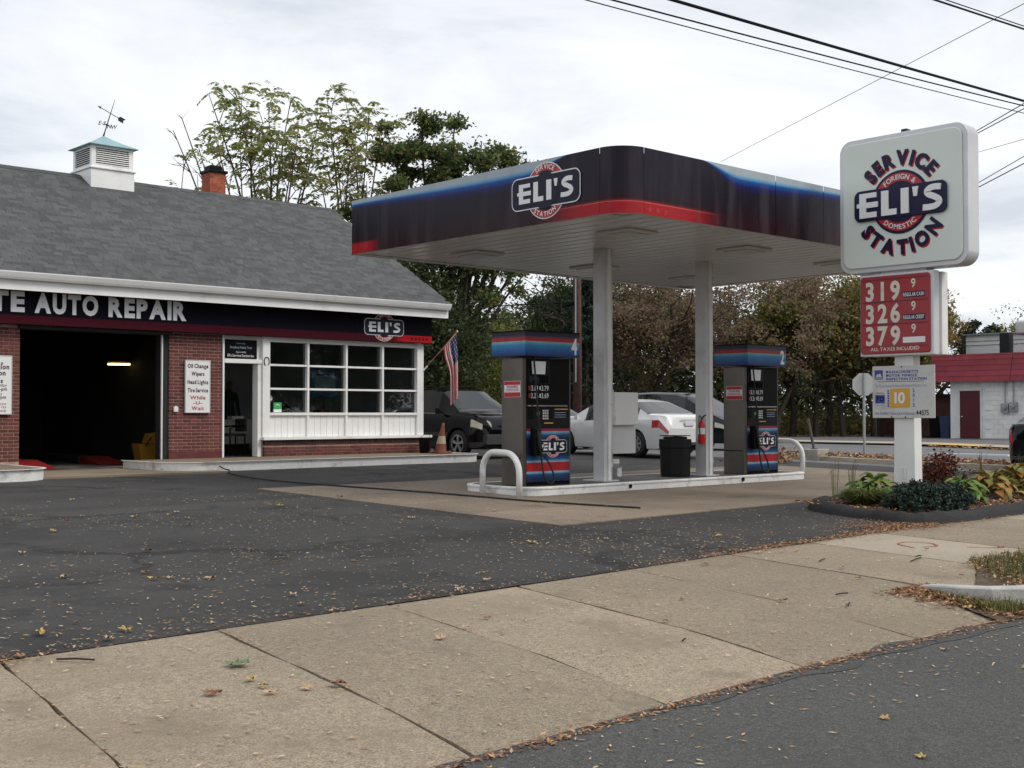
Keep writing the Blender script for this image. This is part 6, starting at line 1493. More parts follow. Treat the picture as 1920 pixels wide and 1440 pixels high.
class Skel:
    def __init__(s, seed): s.b = MB(); s.tips = []; s.r = random.Random(seed); s.n = 0
    def limb(s, p, d, L, r0, lvl, maxl, spread, up_, nk, gnarl=.18):
        pts = [p]; q = p.copy(); dd = d.normalized(); k = 5 if lvl < maxl else 3
        for i in range(k):
            dd = (dd + Vector((s.r.gauss(0, gnarl), s.r.gauss(0, gnarl), s.r.gauss(0, gnarl) + up_))).normalized(); q = q + dd * (L / k); pts.append(q.copy())
        rs = [max(.004, r0 * (1 - .72 * i / k)) for i in range(k + 1)]
        s.b.tube(pts, rs, 7 if lvl == 0 else (5 if lvl == 1 else 4), cap=False)
        if lvl >= maxl: s.tips += [(pt, dd) for pt in pts[1:]]; return
        for j in range(nk[lvl]):
            t = s.r.uniform(.25 if lvl else .35, 1.0); i = min(k - 1, int(t * k)); base = pts[i].lerp(pts[i + 1], t * k - i)
            az = s.r.uniform(0, 2 * math.pi); o = dd.orthogonal().normalized(); o = (o * math.cos(az) + dd.cross(o) * math.sin(az))
            nd = (dd * (1 - spread) + o * spread + Vector((0, 0, up_))).normalized()
            s.limb(base, nd, L * s.r.uniform(.42, .68) * (1.15 - .5 * t), max(.005, rs[i] * .55), lvl + 1, maxl, spread, up_, nk, gnarl)
        s.tips.append((pts[-1], dd))
def tree(name, label, base, H, crown, leafm, nleaf, size, seed, bark='bark', nstem=1, tr=.2, lean=.1, nk=(9, 6, 4), spread=.62, clump=.35, group='trees behind the station', upb=.03, frond=False, keep=None, trunkh=.5, bare=False):
    """crown = (rx, ry, z0, z1): leaves outside this ellipsoid are dropped"""
    x, y, z = base; r = root(name, base, label, 'tree', group); sk = Skel(seed); rs = np.random.default_rng(seed)
    for k in range(nstem):
        a = sk.r.uniform(0, 6.28) if nstem > 1 else 0; d = Vector((lean * math.cos(a) + (sk.r.uniform(-lean, lean) if nstem == 1 else 0), lean * math.sin(a), 1))
        sk.limb(Vector((x + .2 * math.cos(a) * (nstem > 1), y + .2 * math.sin(a) * (nstem > 1), z - .1)), d, H * trunkh * 1.6, tr, 0, len(nk), spread, upb, nk)
    sk.b.build('trunk', bark, r, smooth=True)
    T_ = np.array([tuple(t[0]) for t in sk.tips]); Dn = np.array([tuple(t[1]) for t in sk.tips])
    rx, ry, z0, z1 = crown; zc_ = (z0 + z1) / 2
    e = ((T_[:, 0] - x) / rx) ** 2 + ((T_[:, 1] - y) / ry) ** 2 + ((T_[:, 2] - zc_) / ((z1 - z0) / 2)) ** 2; ok = e < 1.15
    T_, Dn = T_[ok], Dn[ok]
    if keep is not None: q = keep(T_, rs); T_, Dn = T_[q], Dn[q]
    # extra clump centres so that the crown fills its outline
    m_ = max(0, int(nleaf / 60) - len(T_) // 3); u = unit(rs.normal(size=(m_ * 2 + 1, 3))) * rs.uniform(.45, 1.0, (m_ * 2 + 1, 1)) ** .6
    ext = u * np.array([rx, ry, (z1 - z0) / 2]) * .93 + np.array([x, y, zc_]); ext = ext[:m_]
    if frond:
        Q = []
        sel = rs.choice(len(T_), size=min(nleaf, len(T_) * 3), replace=True)
        for i in sel:
            p = T_[i] + rs.normal(size=3) * .10; d = Dn[i] * .5 + rs.normal(size=3) * np.array([.8, .8, .35]) + np.array([0, 0, .05]); d /= np.linalg.norm(d); Lf = rs.uniform(.35, .62); sd_ = np.cross(d, [0, 0, 1]); sd_ /= max(1e-6, np.linalg.norm(sd_))
            for k in range(7):
                c = p + d * Lf * (.2 + .8 * k / 6) - np.array([0, 0, .16 * (k / 6) ** 2])
                for s in (1, -1):
                    ax_ = sd_ * s * .8 + d * .45 - np.array([0, 0, .35]); ax_ /= np.linalg.norm(ax_); bb_ = np.cross(ax_, rs.normal(size=3)); bb_ /= np.linalg.norm(bb_); l_ = size * rs.uniform(.8, 1.25); o_ = c
                    Q.append([o_, o_ + ax_ * l_ * .45 + bb_ * l_ * .19, o_ + ax_ * l_, o_ + ax_ * l_ * .45 - bb_ * l_ * .19])
        V4 = np.array(Q)
    else:
        C0 = np.concatenate([T_, ext]) if len(ext) else T_
        idx = rs.integers(0, len(C0), nleaf); cs = rs.uniform(.5, 1.4, len(C0)); C = C0[idx] + rs.normal(size=(nleaf, 3)) * clump * cs[idx][:, None] * np.array([1, 1, .6])
        V4 = leaf_quads(C, size, rs=rs)
    if not bare: quad_mesh('crown', V4, leafm, r)
    return r
GZ = .41
# trees drawn limb by limb towards the ends of their main boughs
def fan_tree(name, label, base, ends, leafm, seed, per, size, frond, nsub=5, sub=1.1, bark='bark_twig', tr=.07, clump=.2, fork=.42, lo_t=.52):
    r = root(name, base, label, 'tree', 'trees behind the station'); sk = Skel(seed); rs = np.random.default_rng(seed); b0 = Vector(base)
    for e_ in ends:
        e_ = Vector(e_); m1 = Vector((b0.x + (e_.x - b0.x) * .16, b0.y + (e_.y - b0.y) * .16, b0.z + (e_.z - b0.z) * fork))
        pts = catmull([tuple(b0 + Vector((sk.r.gauss(0, .15), sk.r.gauss(0, .15), -.1))), tuple(m1), tuple(m1.lerp(e_, .55) + Vector((sk.r.gauss(0, .15), sk.r.gauss(0, .15), .1))), tuple(e_)], 5); pts = [Vector(p) for p in pts]; k = len(pts)
        sk.b.tube(pts, [max(.007, tr * (1 - .9 * i / k)) for i in range(k)], 6, cap=False); sk.tips.append((pts[-1], (pts[-1] - pts[-2]).normalized()))
        for _ in range(nsub):
            t = sk.r.uniform(lo_t, .98); i = int(t * (k - 1)); p = pts[i]; d = (pts[min(i + 1, k - 1)] - pts[i - 1]).normalized(); o = Vector((sk.r.gauss(0, 1), sk.r.gauss(0, 1), sk.r.gauss(0, .5))).normalized()
            d2 = (d * .55 + o * .8 + Vector((0, 0, .25))).normalized(); L_ = sub * sk.r.uniform(.5, 1.15); q = p + d2 * L_; md = p.lerp(q, .5) + Vector((0, 0, .08)); sk.b.tube([p, md, q], [.018, .012, .005], 4, cap=False); sk.tips += [(md, d2), (q, d2), (q, d2)]
            for _k in range(2):
                o2 = (d2 + Vector((sk.r.gauss(0, .8), sk.r.gauss(0, .8), sk.r.gauss(0, .4)))).normalized(); q2 = md.lerp(q, sk.r.random()) + o2 * L_ * .45; sk.b.tube([md, q2], [.009, .004], 4, cap=False); sk.tips.append((q2, o2))
    sk.b.build('trunk', bark, r, smooth=True); Q = []
    T_ = np.array([tuple(t[0]) for t in sk.tips]); Dn = np.array([tuple(t[1]) for t in sk.tips]); wt_ = rs.uniform(0, 1, len(T_)) ** 1.8; wt_ *= .25 + .75 * np.clip((T_[:, 2] - T_[:, 2].min()) / max(.1, T_[:, 2].max() - T_[:, 2].min()) * 1.3, 0, 1)
    if frond:
        for i in range(len(T_)):
            for _ in range(int(round(per * wt_[i] * 1.6))):
                p = T_[i] + rs.normal(size=3) * .06; d = Dn[i] * .6 + rs.normal(size=3) * np.array([.8, .8, .4]) + np.array([0, 0, .15]); d /= np.linalg.norm(d); Lf = rs.uniform(.40, .75); sd_ = np.cross(d, [0, 0, 1]); sd_ /= max(1e-6, np.linalg.norm(sd_))
                for k in range(8):
                    c = p + d * Lf * (.15 + .85 * k / 7) - np.array([0, 0, .26 * (k / 7) ** 2])
                    for s in (1, -1):
                        ax_ = sd_ * s * .8 + d * .4 - np.array([0, 0, .45]); ax_ /= np.linalg.norm(ax_); bb_ = np.cross(ax_, rs.normal(size=3) + d * 2); bb_ /= np.linalg.norm(bb_); l_ = size * rs.uniform(.75, 1.25)
                        Q.append([c, c + ax_ * l_ * .45 + bb_ * l_ * .22, c + ax_ * l_, c + ax_ * l_ * .45 - bb_ * l_ * .22])
        V4 = np.array(Q)
    else:
        n = int(per * len(T_)); idx = rs.choice(len(T_), n, p=wt_ / wt_.sum()); C = T_[idx] + rs.normal(size=(n, 3)) * clump * np.array([1, 1, .6]); V4 = leaf_quads(C, size, 2.0, .5, rs)
    quad_mesh('crown', V4, leafm, r); return r
GZ = .41
fan_tree('ailanthus_tree', 'sparse airy tree with pinnate leaves fanning up behind the shingled roof ridge', (21.4, 34.9, GZ), [(19.2, 35.0, 11.5), (20.1, 36.3, 10.7), (20.8, 36.2, 12.2), (20.2, 34.1, 10.5), (21.1, 34.6, 11.5), (22.2, 35.0, 11.9), (21.3, 34.4, 10.3), (21.3, 33.1, 10.5), (22.1, 33.8, 9.7), (20.2, 34.8, 9.6), (22.9, 34.3, 11.4), (20.9, 35.3, 9.0), (22.4, 35.1, 10.2)], 'lf_locust', 11, 3.2, .155, True, 6, 1.0, lo_t=.60)
fan_tree('ailanthus_tree', 'thin airy tree with drooping pinnate leaves just left of the canopy corner', (24.1, 34.4, GZ), [(23.6, 35.0, 12.3), (23.5, 33.7, 11.7), (24.7, 34.1, 11.4), (23.7, 33.6, 10.7), (23.6, 34.4, 10.1), (22.9, 34.4, 9.5), (24.5, 34.2, 10.1), (25.3, 34.2, 11.3), (24.2, 33.5, 9.2)], 'lf_locust', 23, 3.0, .155, True, 6, 1.0, lo_t=.60)
fan_tree('ailanthus_tree', 'bare leaning boughs reaching left above the chimney', (20.9, 35.6, GZ), [(19.0, 36.4, 11.0), (18.6, 36.2, 10.5), (19.4, 36.0, 10.0)], 'lf_locust', 29, .25, .12, True, 5, .7)
fan_tree('ailanthus_tree', 'low leafy branches poking out behind the chimney', (18.7, 34.9, GZ), [(18.2, 34.7, 9.2), (18.9, 34.7, 9.2), (18.0, 34.8, 8.4), (18.7, 34.8, 8.9)], 'lf_locust', 31, 2.2, .14, True, 4, .7, tr=.05)
# big green tree right of the roof
fan_tree('green_tree', 'large dark green tree rising behind the canopy roof', (27.0, 32.4, GZ), [(25.7, 34.5, 11.4), (26.0, 32.9, 11.5), (26.8, 32.1, 11.3), (25.6, 33.2, 10.1), (26.3, 31.9, 10.1), (27.5, 31.5, 10.7), (28.5, 31.9, 10.4), (24.7, 34.1, 8.8), (25.0, 32.5, 8.6), (28.9, 31.5, 10.3), (27.2, 31.8, 9.5), (29.3, 31.2, 9.9), (25.6, 33.9, 9.4), (28.2, 31.6, 8.6), (26.4, 32.4, 8.2), (27.8, 32.6, 8.0), (29.2, 32.0, 8.0), (26.9, 33.2, 10.6), (29.9, 31.0, 9.2), (24.4, 34.0, 7.6), (25.2, 33.4, 6.8), (28.6, 32.2, 6.6), (27.0, 31.6, 6.4), (29.6, 31.6, 6.4), (30.0, 31.4, 7.6)], 'lf_green', 41, 75, .085, False, 5, .95, 'bark_dark', .12, .19)
tree('green_tree', 'lower dark green tree between the flag and pump 4', (25.6, 33.4, GZ), 7.5, (2.7, 2.7, .6, 6.6), 'lf_dark', 48000, .080, 43, 'bark_dark', tr=.18, nk=(11, 6, 4), spread=.66, clump=.33, trunkh=.5)
tree('bushy_tree', 'yellow-green bushy tree just left of pump 4', (31.3, 35.6, GZ), 4.6, (1.7, 1.7, .9, 5.2), 'lf_yg', 13000, .075, 44, 'bark', tr=.09, nk=(8, 5), clump=.25, trunkh=.55)
# row beyond the lot
def spruce(label, base, H, rad, seed):
    x, y, z = base; r = root('spruce_tree', base, label, 'tree', 'trees behind the station'); rs = np.random.default_rng(seed); b = MB(); b.tube([(x, y, z), (x, y, z + H)], [.2, .02], 8); C = []
    for k in range(90):
        h = rs.uniform(.12, .97); L_ = rad * (1 - h) ** .75 * rs.uniform(.75, 1.15) + .15; a = rs.uniform(0, 6.28); p = Vector((x, y, z + H * h)); q = p + Vector((math.cos(a) * L_, math.sin(a) * L_, -L_ * .28)); b.tube([p, p.lerp(q, .5) + Vector((0, 0, .1 * L_)), q], [.03, .02, .006], 4, cap=False)
        t = rs.uniform(.15, 1, (110, 1)); C.append(np.array(p) * (1 - t) + np.array(q) * t + rs.normal(size=(110, 3)) * np.array([.13, .13, .06]) - np.array([0, 0, .18]) * rs.uniform(0, 1, (110, 1)))
    b.build('trunk', 'bark_dark', r); quad_mesh('crown', leaf_quads(np.concatenate(C), .075, 2.6, 1.0, rs), 'lf_conifer', r)
spruce('dark drooping conifer right behind the utility pole', (37.4, 36.2, GZ), 7.2, 2.2, 5)
BT = [('green_tree', 'dark green tree half hidden behind the left canopy column', (41.8, 40.2), 9.4, (2.9, 2.9, .6, 9.6), 'lf_dark', 12000, 51), ('green_tree', 'olive green tree seen between the two canopy columns', (45.6, 40.6), 9.4, (3.1, 3.1, 2.0, 9.8), 'lf_yg', 11000, 52),
      ('maple_tree', 'reddish brown maple seen between the canopy columns', (41.6, 36.8), 8.2, (2.8, 2.8, 1.9, 8.6), 'lf_redbrown', 10000, 53), ('maple_tree', 'broad reddish brown maple above pump 2', (46.4, 33.9), 8.6, (3.9, 3.9, 2.3, 8.8), 'lf_redbrown', 14000, 54),
      ('maple_tree', 'yellow-green maple just right of pump 2', (49.2, 34.2), 7.6, (2.6, 2.6, 2.6, 8.0), 'lf_yg', 6000, 55), ('oak_tree', 'olive and gold tree left of the main sign', (51.0, 33.4), 8.3, (3.0, 3.0, 1.6, 8.9), 'lf_olive', 9000, 56),
      ('oak_tree', 'olive tree directly behind the stop sign', (53.0, 32.0), 8.0, (2.7, 2.7, 1.6, 8.5), 'lf_olive', 8500, 57), ('oak_tree', 'darker green tree behind the price panel', (56.0, 33.6), 8.0, (2.9, 2.9, 1.2, 8.3), 'lf_green', 9000, 58),
      ('maple_tree', 'orange-gold tree right of the price panel above the red roof', (58.9, 32.9), 7.6, (1.9, 1.9, 2.6, 8.4), 'lf_orange', 7000, 59), ('oak_tree', 'pale leafy tree at the right edge behind the white buildings', (74.5, 34.6), 8.2, (2.4, 2.4, 4.0, 8.6), 'lf_olive', 3000, 60)]
for nm, lb_, (x, y), H, cr_, lm, nl, sd_ in BT:
    tree(nm, lb_, (x, y, GZ), H, cr_, lm, int(nl * 2.0), .082, sd_, 'bark_dark', tr=.17, nk=(9, 6, 4), spread=.6, clump=.26, trunkh=.50)
DK = [(38.5, 42.5, 6.0), (44.5, 45.5, 8.0), (49.5, 43.5, 8.0), (54.5, 42.5, 8.0), (60.0, 41.5, 8.2), (33.6, 40.2, 3.9), (64.5, 38.5, 7.6)]
for k, (x, y, H) in enumerate(DK):
    tree('dark_tree', ['dark tree behind the conifer at the utility pole', 'dark tree far behind the white utility cabinet', 'dark tree far behind the fire extinguisher', 'dark tree far behind pump 2', 'dark tree far behind the stop sign', 'short dark tree behind the yellow-green bushy tree', 'dark tree behind the gold tree by the red roof'][k], (x, y, GZ), H, (3.4, 3.4, .4, H), 'lf_dark', 13000, .11, 70 + k, 'bark_dark', tr=.16, nk=(8, 4), clump=.5, trunkh=.5)
# bare trunks one can tell apart under the crowns
for k, (x, y, lx) in enumerate(((49.4, 33.0, .03), (50.6, 32.3, -.05), (51.9, 31.5, .10), (53.4, 31.0, -.12), (54.2, 31.4, .04), (55.3, 30.6, .02), (47.2, 33.7, .02))):
    tree('slim_tree', ['slim trunk just right of pump 2', 'second slim trunk right of pump 2', 'slim trunk above the leaning post', 'leaning slim trunk left of the stop sign', 'slim trunk behind the stop sign post', 'slim trunk between stop sign and sign pole', 'slim trunk hidden beside pump 2'][k], (x, y, GZ), 6.5, (1.6, 1.6, 3.0, 7.0), 'lf_olive', 1300, .15, 90 + k, 'bark_dark', tr=.15, lean=abs(lx), nk=(6, 3), clump=.3, trunkh=.55)
# pine far right, trees over the road that the office window mirrors
tree('pine_tree', 'distant round-topped pine above the rear white building', (91.5, 46.3, GZ), 8.4, (1.9, 1.9, 5.6, 8.7), 'lf_conifer', 2500, .22, 111, 'bark_dark', tr=.2, nk=(8, 4), clump=.3)
src = bpy.data.objects['green_tree.001']
for k, (x, y, s) in enumerate(((34, -13, 1.0), (43, -15, 1.15), (52, -14, .95), (61, -17, 1.2), (25, -15, 1.1), (72, -16, 1.1), (16, -17, 1.0))):
    c = copy_tree(src); c.location = (x, y, 0); c.scale = (s * 1.5, s * 1.5, s * 1.2); c.rotation_euler = (0, 0, k * 1.3); c['label'] = 'dark tree across the street, mirrored in the office window'; c['group'] = 'trees across the street'
# undergrowth along the wood's edge
us = np.random.default_rng(3); C = []
for k in range(240):
    t = us.uniform(0, 1); x = 34 + 26 * t + us.normal() * .8; y = 42.5 - 11.2 * t + us.uniform(-.2, 5.5); h = us.uniform(.35, 1.5); C.append(np.array([x, y, GZ + h * .5]) + us.normal(size=(60, 3)) * np.array([.5, .5, h * .32]))
C = np.concatenate(C); C = C[C[:, 2] > GZ]
tag(quad_mesh('undergrowth', leaf_quads(C, .15, rs=us), 'lf_olive'), 'tangled low undergrowth along the edge of the wood', 'shrubs', kind='stuff')
C = []
for k in range(130):
    t = us.uniform(0, 1); C.append(np.array([33 + 30 * t, 45.5 - 10.5 * t + us.uniform(1, 6), GZ + us.uniform(.6, 4.0)]) + us.normal(size=(45, 3)) * np.array([.9, .9, .6]))
tag(quad_mesh('thicket', leaf_quads(np.concatenate(C), .28, rs=us), 'lf_dark'), 'dark thicket deep in the wood behind the trunks', 'shrubs', kind='stuff')

# ---- planting bed
def strip_leaf(L_, w, droop, m, name='leaf', fold=.25):
    vs = []; fs = []; n = 6
    for i in range(n + 1):
        t = i / n; ww = w * math.sin(math.pi * min(1, t * .93 + .07)) ** .75 * (1 if t < .98 else .05); x = L_ * t * (1 - .12 * droop * t); z = L_ * (.55 * t - droop * t * t)
        vs += [(x, -ww / 2, z + fold * ww / 2), (x, 0, z), (x, ww / 2, z + fold * ww / 2)]
    for i in range(n):
        for j in range(2): k = 3 * i + j; fs.append((k, k + 3, k + 4, k + 1))
    me = bpy.data.meshes.new(name); me.from_pydata(vs, [], fs); me.polygons.foreach_set('use_smooth', [True] * len(fs)); me.materials.append(M[m]); return me
HL = [strip_leaf(.24, .115, .85, 'lf_hosta'), strip_leaf(.20, .10, 1.15, 'lf_hosta'), strip_leaf(.27, .11, .70, 'lf_hosta')]
HG = [strip_leaf(.24, .115, .95, 'lf_hosta_gold'), strip_leaf(.20, .10, 1.25, 'lf_hosta_gold'), strip_leaf(.27, .11, .75, 'lf_hosta_gold')]
def hosta(label, x, y, n, rad, meshes, sc_=1.0):
    z = G(x, y) + .08; r = root('hosta_plant', (x, y, z), label, 'plant', 'hostas in the planting bed')
    for k in range(n):
        a = random.uniform(0, 6.28); q = (k / n) ** .7; d = rad * q * .55
        piece('leaf', random.choice(meshes), (x + d * math.cos(a), y + d * math.sin(a), z + .08 + .26 * (1 - q) * sc_), r, rot=(random.uniform(-.35, .35), -R(22) * (1 - q) + R(14) * q + random.uniform(-.15, .15), a), scale=[sc_ * random.uniform(.75, 1.15)] * 3)
hosta('variegated green hosta at the left of the sign pole', 15.75, 9.55, 85, .62, HL)
hosta('bright green hosta between the dark juniper and the yellowing hostas', 16.45, 8.62, 85, .60, HL)
hosta('yellowing hosta at the right of the bright green hosta', 17.75, 8.85, 85, .70, HG, 1.05)
hosta('orange-tinged hosta near the right edge of the photo', 19.0, 9.05, 85, .74, HG, 1.15)
hosta('green and gold hosta at the right edge behind the berm', 20.0, 9.3, 80, .74, HL + HG, 1.15)
hosta('small faded hosta in front of the right-edge hostas', 18.6, 8.45, 45, .48, HG, .85)
gs_ = np.random.default_rng(8)
def blades(name, label, x, y, n, rad, h, m, w=.008, group=None, cat='grass', fx=1.0):
    z = G(x, y) + .07; a = gs_.uniform(0, 6.28, n); d = rad * np.sqrt(gs_.uniform(0, 1, n)); b0 = np.stack([x + .35 * d * np.cos(a) * fx, y + .35 * d * np.sin(a), np.full(n, z)], 1); hh_ = h * gs_.uniform(.6, 1.1, n)
    o_ = np.stack([np.cos(a), np.sin(a), np.zeros(n)], 1); m1 = b0 + o_ * (d * .35)[:, None] + np.stack([0 * hh_, 0 * hh_, hh_ * .7], 1); t1 = b0 + o_ * (d * 1.05)[:, None] + np.stack([0 * hh_, 0 * hh_, hh_ * gs_.uniform(.45, 1.0, n)], 1); sd_ = np.stack([-np.sin(a), np.cos(a), np.zeros(n)], 1) * w
    Q = np.concatenate([np.stack([b0 - sd_, b0 + sd_, m1 + sd_, m1 - sd_], 1), np.stack([m1 - sd_, m1 + sd_, t1 + sd_ * .1, t1 - sd_ * .1], 1)]); r = root(name, (x, y, z), label, cat); quad_mesh('blades', Q, m, r); return r
blades('grass_clump', 'low clump of fine green grass at the left tip of the planting bed', 15.1, 9.3, 1100, .40, .26, 'lf_grass', .005, fx=1.4)
jr = root('juniper', (15.15, 8.42, .2), 'dark blue-green creeping juniper mound in front of the sign pole', 'shrub'); C = []; st_ = MB()
for k in range(170):
    a = gs_.uniform(0, 6.28); rr_ = math.sqrt(gs_.uniform(0, 1)); x = 15.25 + .66 * rr_ * math.cos(a); y = 8.42 + .38 * rr_ * math.sin(a); z = .22 + .30 * (1 - rr_ ** 2) ** .7 * gs_.uniform(.6, 1.05); d = np.array([math.cos(a) * .16, math.sin(a) * .14, .07]) * gs_.uniform(.6, 1.3); t = gs_.uniform(0, 1, (85, 1)); C.append(np.array([x, y, z]) + d * t + gs_.normal(size=(85, 3)) * .026)
    if k % 6 == 0: st_.tube([(15.2, 8.42, .2), (x, y, z)], .008, 4)
st_.build('stem', 'bark_dark', jr); quad_mesh('foliage', leaf_quads(np.concatenate(C), .020, 2.8, -.2, gs_), 'lf_juniper', jr)
bs_ = root('burgundy_shrub', (18.0, 9.75, .2), 'dark red leafy shrub just right of the sign pole', 'shrub'); C = []; st_ = MB()
for k in range(44):
    p = np.array([17.98 + gs_.normal() * .30, 9.75 + gs_.normal() * .25, .36 + abs(gs_.normal()) * .20]); C.append(p + gs_.normal(size=(85, 3)) * .085); st_.tube([(18.0, 9.75, .2), tuple(p)], .007, 4)
st_.build('stem', 'bark_twig', bs_); C = np.concatenate(C); quad_mesh('foliage', leaf_quads(C[C[:, 2] > .26], .036, 1.5, .2, gs_), 'lf_burgundy', bs_)
for k, (x, y) in enumerate(((15.6, 10.1), (16.2, 10.2), (19.6, 9.9), (20.8, 9.8))): blades('tall_weed', ['thin dry weed stalks left of the sign pole', 'thin dry weed stalks just behind the sign pole', 'wispy dry weeds behind the yellowing hostas', 'wispy dry weeds at the right edge of the bed'][k], x, y, 14, .12, .75, 'lf_grass', .003, cat='weed')
rs_ = np.random.default_rng(12)
sh2 = root('dry_shrub', (24.4, 18.6, .3), 'dry brown shrub seen through the right guard hoop', 'shrub'); C = np.array([24.6, 17.9, .36]) + rs_.normal(size=(900, 3)) * np.array([.32, .32, .16]); C[:, 2] = np.abs(C[:, 2] - .36) + .34; quad_mesh('foliage', leaf_quads(C, .055, rs=rs_), 'lf_litter', sh2); MB().tube([(24.6, 17.9, .3), (24.62, 17.9, .6)], .012, 5).build('stem', 'bark', sh2)

# ---- grass, fallen leaves
def zsurf(x, y):
    if y < ye(x): return .006
    if y < yb(x) and x < 9.6: return SW(x, y) + .004
    if y < yb(x): return (.13 if y < 5.55 else SW(x, y)) + .004
    if 10.22 < x < 23.5 and 10.4 < y < 17.05: return G(x, y) + .014
    return G(x, y) + .003
def scatter(name, label, pts, size, elong, m, seed, cat='leaves', tilt=.25, loc=None):
    rs = np.random.default_rng(seed); n = len(pts); P_ = np.array(pts); a = rs.uniform(0, 6.28, n); s = size * rs.uniform(.55, 1.35, n); z = P_[:, 2] + .004
    ax_ = np.stack([np.cos(a), np.sin(a), rs.normal(size=n) * tilt], 1) * (s * elong / 2)[:, None]; bx_ = np.stack([-np.sin(a), np.cos(a), rs.normal(size=n) * tilt], 1) * (s / 2)[:, None]; c = np.stack([P_[:, 0], P_[:, 1], z + np.abs(ax_[:, 2]) + np.abs(bx_[:, 2])], 1)
    return tag(quad_mesh(name, np.stack([c - ax_, c + bx_, c + ax_, c - bx_], 1), m), label, cat, kind='stuff')
ls = np.random.default_rng(21); P_ = []
def put(n, fn):
    for _ in range(n):
        x, y = fn(); P_.append((x, y, zsurf(x, y)))
put(1300, lambda: (ls.uniform(2.0, 11.5), ls.uniform(4.3, 7.4)))

def clus(fn):
    while True:
        x, y = fn(); v = math.sin(x * 1.3 + 2 * math.sin(y * .9)) + math.sin(y * 1.7 + x * .6) + .8 * math.sin(3.1 * x - 2.3 * y)
        if ls.uniform(-2.2, 2.4) < v: return x, y
put(4600, lambda: clus(lambda: (lambda y: (ls.uniform(.36 * y, 12.5), y))(7.2 + 9 * ls.uniform(0, 1) ** 1.5)))
put(900, lambda: (ls.uniform(6, 14.5), ls.uniform(7.4, 10.4)))
put(500, lambda: (ls.uniform(8, 24), ls.uniform(12, 21)))
put(350, lambda: (lambda x: (x, ye(x) - abs(ls.normal()) * .45))(ls.uniform(1.5, 9)))
put(90, lambda: (ls.uniform(2, 9), ls.uniform(1.5, 4.2)))
scatter('fallen_leaflets', 'countless small pale leaflets scattered over the asphalt and pavement', P_, .0115, 3.2, 'lf_fallen', 5, tilt=.10)
P_ = []
put(1500, lambda: (lambda x: (x, ye(x) - .04 + ls.normal() * .032))(ls.uniform(1.0, 8.9)))
put(260, lambda: (lambda x: (x, yb(x) + abs(ls.normal()) * .07 - .02))(ls.uniform(1.0, 7.5)))
put(3200, lambda: (lambda x: (x, yb(x) + .02 + ls.normal() * .085))(8.2 + 6 * ls.uniform(0, 1) ** .55))
put(2200, lambda: (13.55 + ls.normal() * .45, 7.95 + ls.normal() * .32))
put(260, lambda: (2.45 + ls.normal() * .22, 7.02 + ls.normal() * .07))
put(600, lambda: (lambda x: (x, 7.62 + ls.normal() * .05))(ls.uniform(13.5, 18)))
for k, q in enumerate(J[3:]):
    for _ in range(28): t = ls.uniform(0, 1); p = along(q, t); P_.append((p[0] + ls.normal() * .012, p[1], zsurf(*p) - .004))
scatter('leaf_drift', 'brown leaf drifts gathered along kerbs, joints and the berm', P_, .014, 2.6, 'lf_litter', 6, tilt=.16)
P_ = [(x, y, .11 + G(x, y) * 0 + .12) for x, y in zip(ls.uniform(14.1, 22, 5200), ls.uniform(8.0, 10.1, 5200)) if (x > 14.35 + abs(y - 9) * .1)]
P_ = [(x, y, G(x, y) + .085) for x, y, _ in P_]
scatter('bed_litter', 'brown fallen leaves covering the mulch of the planting bed', P_, .026, 1.8, 'lf_litter', 7, tilt=.35)
P_ = [(x, y, .135) for x, y in zip(ls.uniform(9.3, 15, 5200), ls.uniform(4.45, 5.7, 5200)) if x > 9.40 + (y - 4.5) * 1.20 + ls.normal() * .08] + [(9.0 + ls.normal() * .16 + .25 * max(0, 4.7 - y), y, float(np.interp(y, [4.2, 5.2], [.02, .11]))) for y in ls.uniform(4.2, 5.2, 2600)]
scatter('verge_litter', 'brown leaves and dead grass on the roadside verge by the granite kerb', P_, .020, 2.2, 'lf_litter', 9, tilt=.25)
P_ = [(x, y, G(x, y) + .115) for x, y in zip(27.3 + ls.normal(size=1500) * .35, ls.uniform(13, 19, 1500))] + [(x, 41.6 - .44 * (x - 34) + abs(ls.normal()) * 1.2 - 1.2, .42) for x in ls.uniform(34, 58, 3500)] + [(38.0 + ls.normal() * .12, y, G(0, y) + .01) for y in ls.uniform(13, 21, 700)]
scatter('far_leaf_drift', 'brown leaf drifts along the side street and the edge of the wood', P_, .06, 1.5, 'lf_litter', 10, tilt=.35)
n = 5200; x = np.concatenate([gs_.uniform(9.35, 14, n), 9.0 + gs_.normal(size=900) * .12]); y = np.concatenate([gs_.uniform(4.45, 5.65, n), gs_.uniform(4.25, 5.0, 900)]); kp_ = (np.sin(x * 3.1) + np.sin(y * 5.3 + x * 2)) > -.7; kp_ &= (x < 9.3) | (x > 9.48 + (y - 4.5) * 1.20); x, y = x[kp_], y[kp_]; n = len(x); z = np.where(x > 9.3, .128, .04); a = gs_.uniform(0, 6.28, n); h = gs_.uniform(.03, .10, n); b0 = np.stack([x, y, z], 1); t1 = b0 + np.stack([np.cos(a) * h * .7, np.sin(a) * h * .7, h], 1); sd_ = np.stack([-np.sin(a), np.cos(a), 0 * a], 1) * .004
tag(quad_mesh('verge_grass', np.stack([b0 - sd_, b0 + sd_, t1 + sd_ * .2, t1 - sd_ * .2], 1), 'lf_grass'), 'tufts of green and dry grass on the roadside verge', 'grass', kind='stuff')
